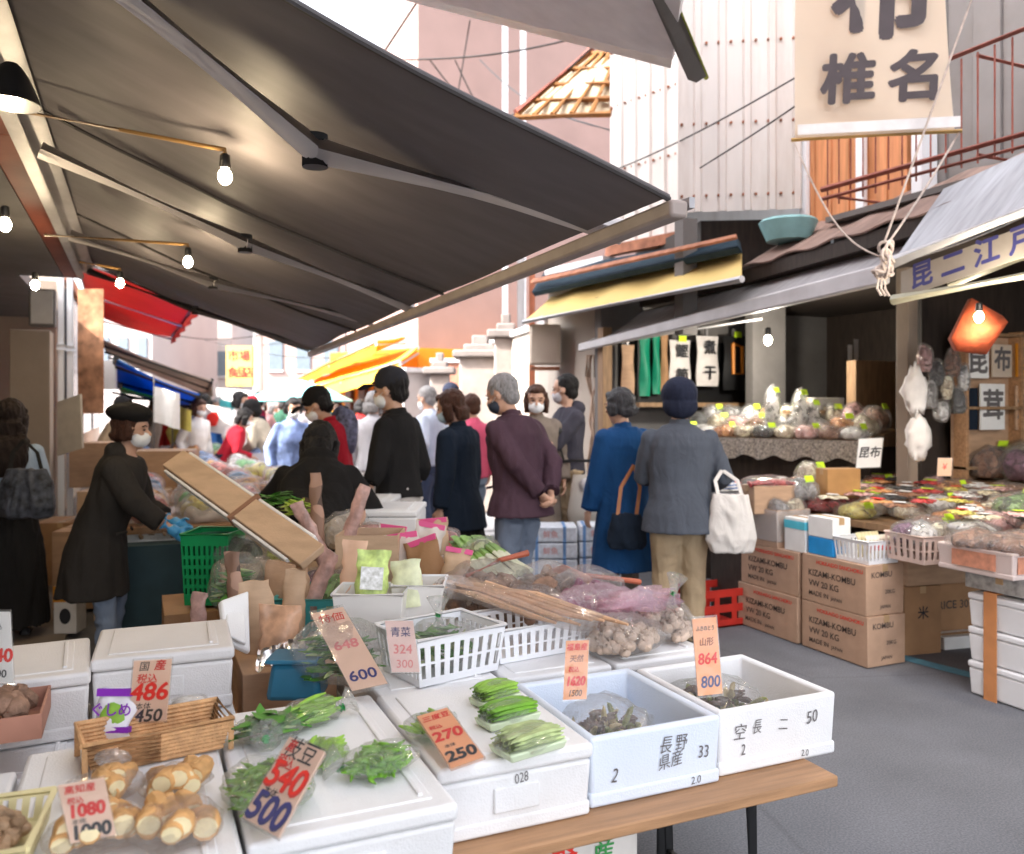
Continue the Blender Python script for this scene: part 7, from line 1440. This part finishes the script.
# hanging white bags and nets by the pillar
for i, (px, py, d, w_, h_) in enumerate(((915, 410, 5.5, .15, .30), (917, 455, 5.45, .16, .28))):
    q = D(px, py, d); t = thing('hanging_bag', ['upper white cloth bag hanging beside the beige shop pillar', 'lower white cloth bag hanging beside the beige shop pillar'][i], 'bag', q, -YAW)
    b = MB(); b.ball((0, 0, h_*.4), (w_*.5, .05, h_*.5), 14, 10, None, 0, .5, 9, i*3+1); b.tube([(0, 0, h_*.8), (0, 0, h_*1.05)], [.02, .006], 6); b.build('bag', mat('white_cloth', (.75, .72, .70), .8), t, ang=180)
for i in range(8):
    q = D(925+i*5.5, 372+(i*37 % 60), 5.6); c = ['pink', 'grey', 'dark', 'white', 'cream', 'brown', 'dark', 'white'][i]; t = lump('%s small bag in the hanging cluster beside the pillar, %s' % (c, colsn[i]), q, (.10, .08, .17), i, gm(c), False, group='small bags hanging beside the pillar')
# wall of pictures at right
YP = 4.2
A, B = atY(957, 345, YP), atY(1120, 345, YP)
t = thing('display_rack', 'light wooden display rack with framed papers at the far right', 'rack', (5.9, YP, 0)); MB().bx(A.x, B.x, YP+.03, YP+.05, .9, 1.98).build('back_panel', KRAFT, t, world=True)
for z in (1.02, 1.44, 1.96): MB().bx(A.x, B.x, YP-.08, YP+.028, z, z+.02).build('shelf', WOOD, t, world=True)
for px in (957, 1012): x = atY(px, 400, YP).x; MB().bx(x, x+.03, YP-.07, YP+.028, .9, 2.0).build('upright', WOODT, t, world=True)
for i, (x0, x1, y0, y1, lb, mk) in enumerate(((965, 988, 346, 378, 'white print with grey pattern, upper left of the rack', '昆'), (992, 1011, 345, 377, 'cream print with a dark star shape on the rack', '布'), (1016, 1034, 344, 377, 'orange-edged print cut by the right picture edge', '茶'), (963, 977, 388, 430, 'narrow dark blue print, lower left of the rack', ''), (980, 1004, 384, 430, 'white-framed print with black pattern, lower middle of the rack', '茸'), (1015, 1036, 386, 430, 'brown print, lower right of the rack', '鰹'))):
    a_, c_ = atY(x0, y1, YP-.04), atY(x1, y0, YP-.04); t = thing('framed_print', lb, 'print', ((a_.x+c_.x)/2, YP-.04, a_.z)); w_ = c_.x-a_.x; h_ = c_.z-a_.z
    MB().bx(-w_/2, w_/2, -.008, .008, 0, h_).build('sheet', [PAPER, CLOTHC, ORAF, cNAVY, PAPER, KRAFT][i], t, bevel=.003)
    if mk: text(mk, min(w_, h_)*.9, Matrix.Translation((0, -.0105, h_*.5)) @ Matrix.Rotation(R(90), 4, 'X'), .03).build('print', INKG, t, smooth=False)
b = MB(); b.ball((5.7, 3.95, 1.0), (.22, .2, .14), 16, 10, None, 0, .8, 12, 3); single('dried_bundle', b, gm('cream'), 'bundle of pale dried stalks below the framed prints', 'dried goods')
b = MB(); b.ball((5.75, 3.7, 1.0), (.2, .25, .10), 16, 10, None, 0, .8, 12, 8); single('plastic_bundle', b, WHF, 'crumpled pale plastic bundle at the far right below the prints', 'bag')
t = card('white picture card standing among the packs of the dried goods shop', [(859, 439, 5.7), (883, 438, 5.7), (881, 470, 5.7), (856, 468, 5.7)], PAPER, (('昆布', 0, .0, .4, INKB, .02),), None)
t = card('kraft card standing among the packs right of the picture card', [(938, 458, 5.2), (952, 458, 5.2), (951, 476, 5.2), (937, 476, 5.2)], CARD, (('¥', 0, 0, .5, INKR, .0),), None)
q = D(828, 410, 7.0); b = MB().bx(q.x-.3, q.x+.3, q.y-.1, q.y+.2, q.z-.03, q.z); single('shelf_board', b, WOOD, 'short shelf board in front of the dark doorway', 'shelf'); carton('small grey box on the short shelf board', q.x-.2, q.x+.12, q.y-.06, q.y+.12, q.z+.003, q.z+.1, mat('grey_card', (.4, .38, .36), .7))
# stack of blue-white wrapped boxes
t0 = None
for i in range(4):
    z = .0+.13*i; q = D(574, 408, 6.9)
    for j in range(2):
        c_ = V(q.x+.2*(j-.5)*2*.93, q.y-.1*j, z+.002)
        t = thing('wrapped_box', 'white box with blue stripes, %s layer, %s stack, by the blue coat' % (['bottom', 'second', 'third', 'top'][i], ['left', 'right'][j]), 'box', c_, -YAW, 'striped boxes stacked by the blue coat')
        MB().box((0, 0, .062), (.36, .30, .122)).build('box', mat('white_blue_print', (.62, .66, .74), .4, .18, 30), t, bevel=.012)
        for x in (-.14, .08): MB().box((x, 0, .062), (.025, .304, .126)).build('stripe', mat('blue_stripe', (.14, .28, .55), .4, .3, 20), t)
        text('鮮魚', .06, Matrix.Translation((-.03, -.153, .06)) @ Matrix.Rotation(R(90), 4, 'X'), .01).build('lettering', mat('faint_red_ink', (.6, .3, .3), .6), t, smooth=False)
# scooter
q = V(*at(588, 7.6)); t = thing('scooter', 'parked pale scooter with round mirror beside the blue-coat woman', 'scooter', q, R(150))
for y in (-.55, .55):
    b = MB(); b.tube([(0, y+.20*math.cos(a/20*6.2832), .22+.20*math.sin(a/20*6.2832)) for a in range(21)], .045, 8); w_ = b.build('wheel', BLK, t); MB().cyl((-.03, y, .22), (.03, y, .22), .11, 14).build('rim', ALU, w_)
b = MB(); b.tube([(0, -.62, .62), (0, -.3, .66), (0, 0, .60)], [(.11, .08), (.15, .13), (.10, .09)], 12); b.tube([(0, -.4, .5), (0, 0, .30), (0, .25, .28), (0, .38, .55), (0, .36, .88)], [(.13, .14), (.14, .06), (.14, .05), (.17, .05), (.12, .05)], 12); b.build('body', mat('cream_paint', (.62, .58, .52), .3, .03), t)
MB().tube([(0, -.6, .74), (0, -.3, .78), (0, -.05, .72)], [(.10, .03), (.14, .05), (.09, .03)], 12).build('seat', BLK, t); MB().tube([(-.28, .30, .98), (-.12, .36, 1.0), (.12, .36, 1.0), (.28, .30, .98)], .014, 8).build('handlebar', BLK, t)
for s_ in (-1, 1): MB().tube([(s_*.2, .33, 1.0), (s_*.24, .36, 1.15), (s_*.26, .36, 1.20)], .007, 6).build('mirror_stem', BLK, t); MB().ball((s_*.27, .36, 1.25), (.06, .02, .05), 12, 8).build('mirror', BLK, t)
MB().ball((0, .42, .80), (.07, .05, .06), 12, 8).build('headlight', ALU, t)
flush_remesh()
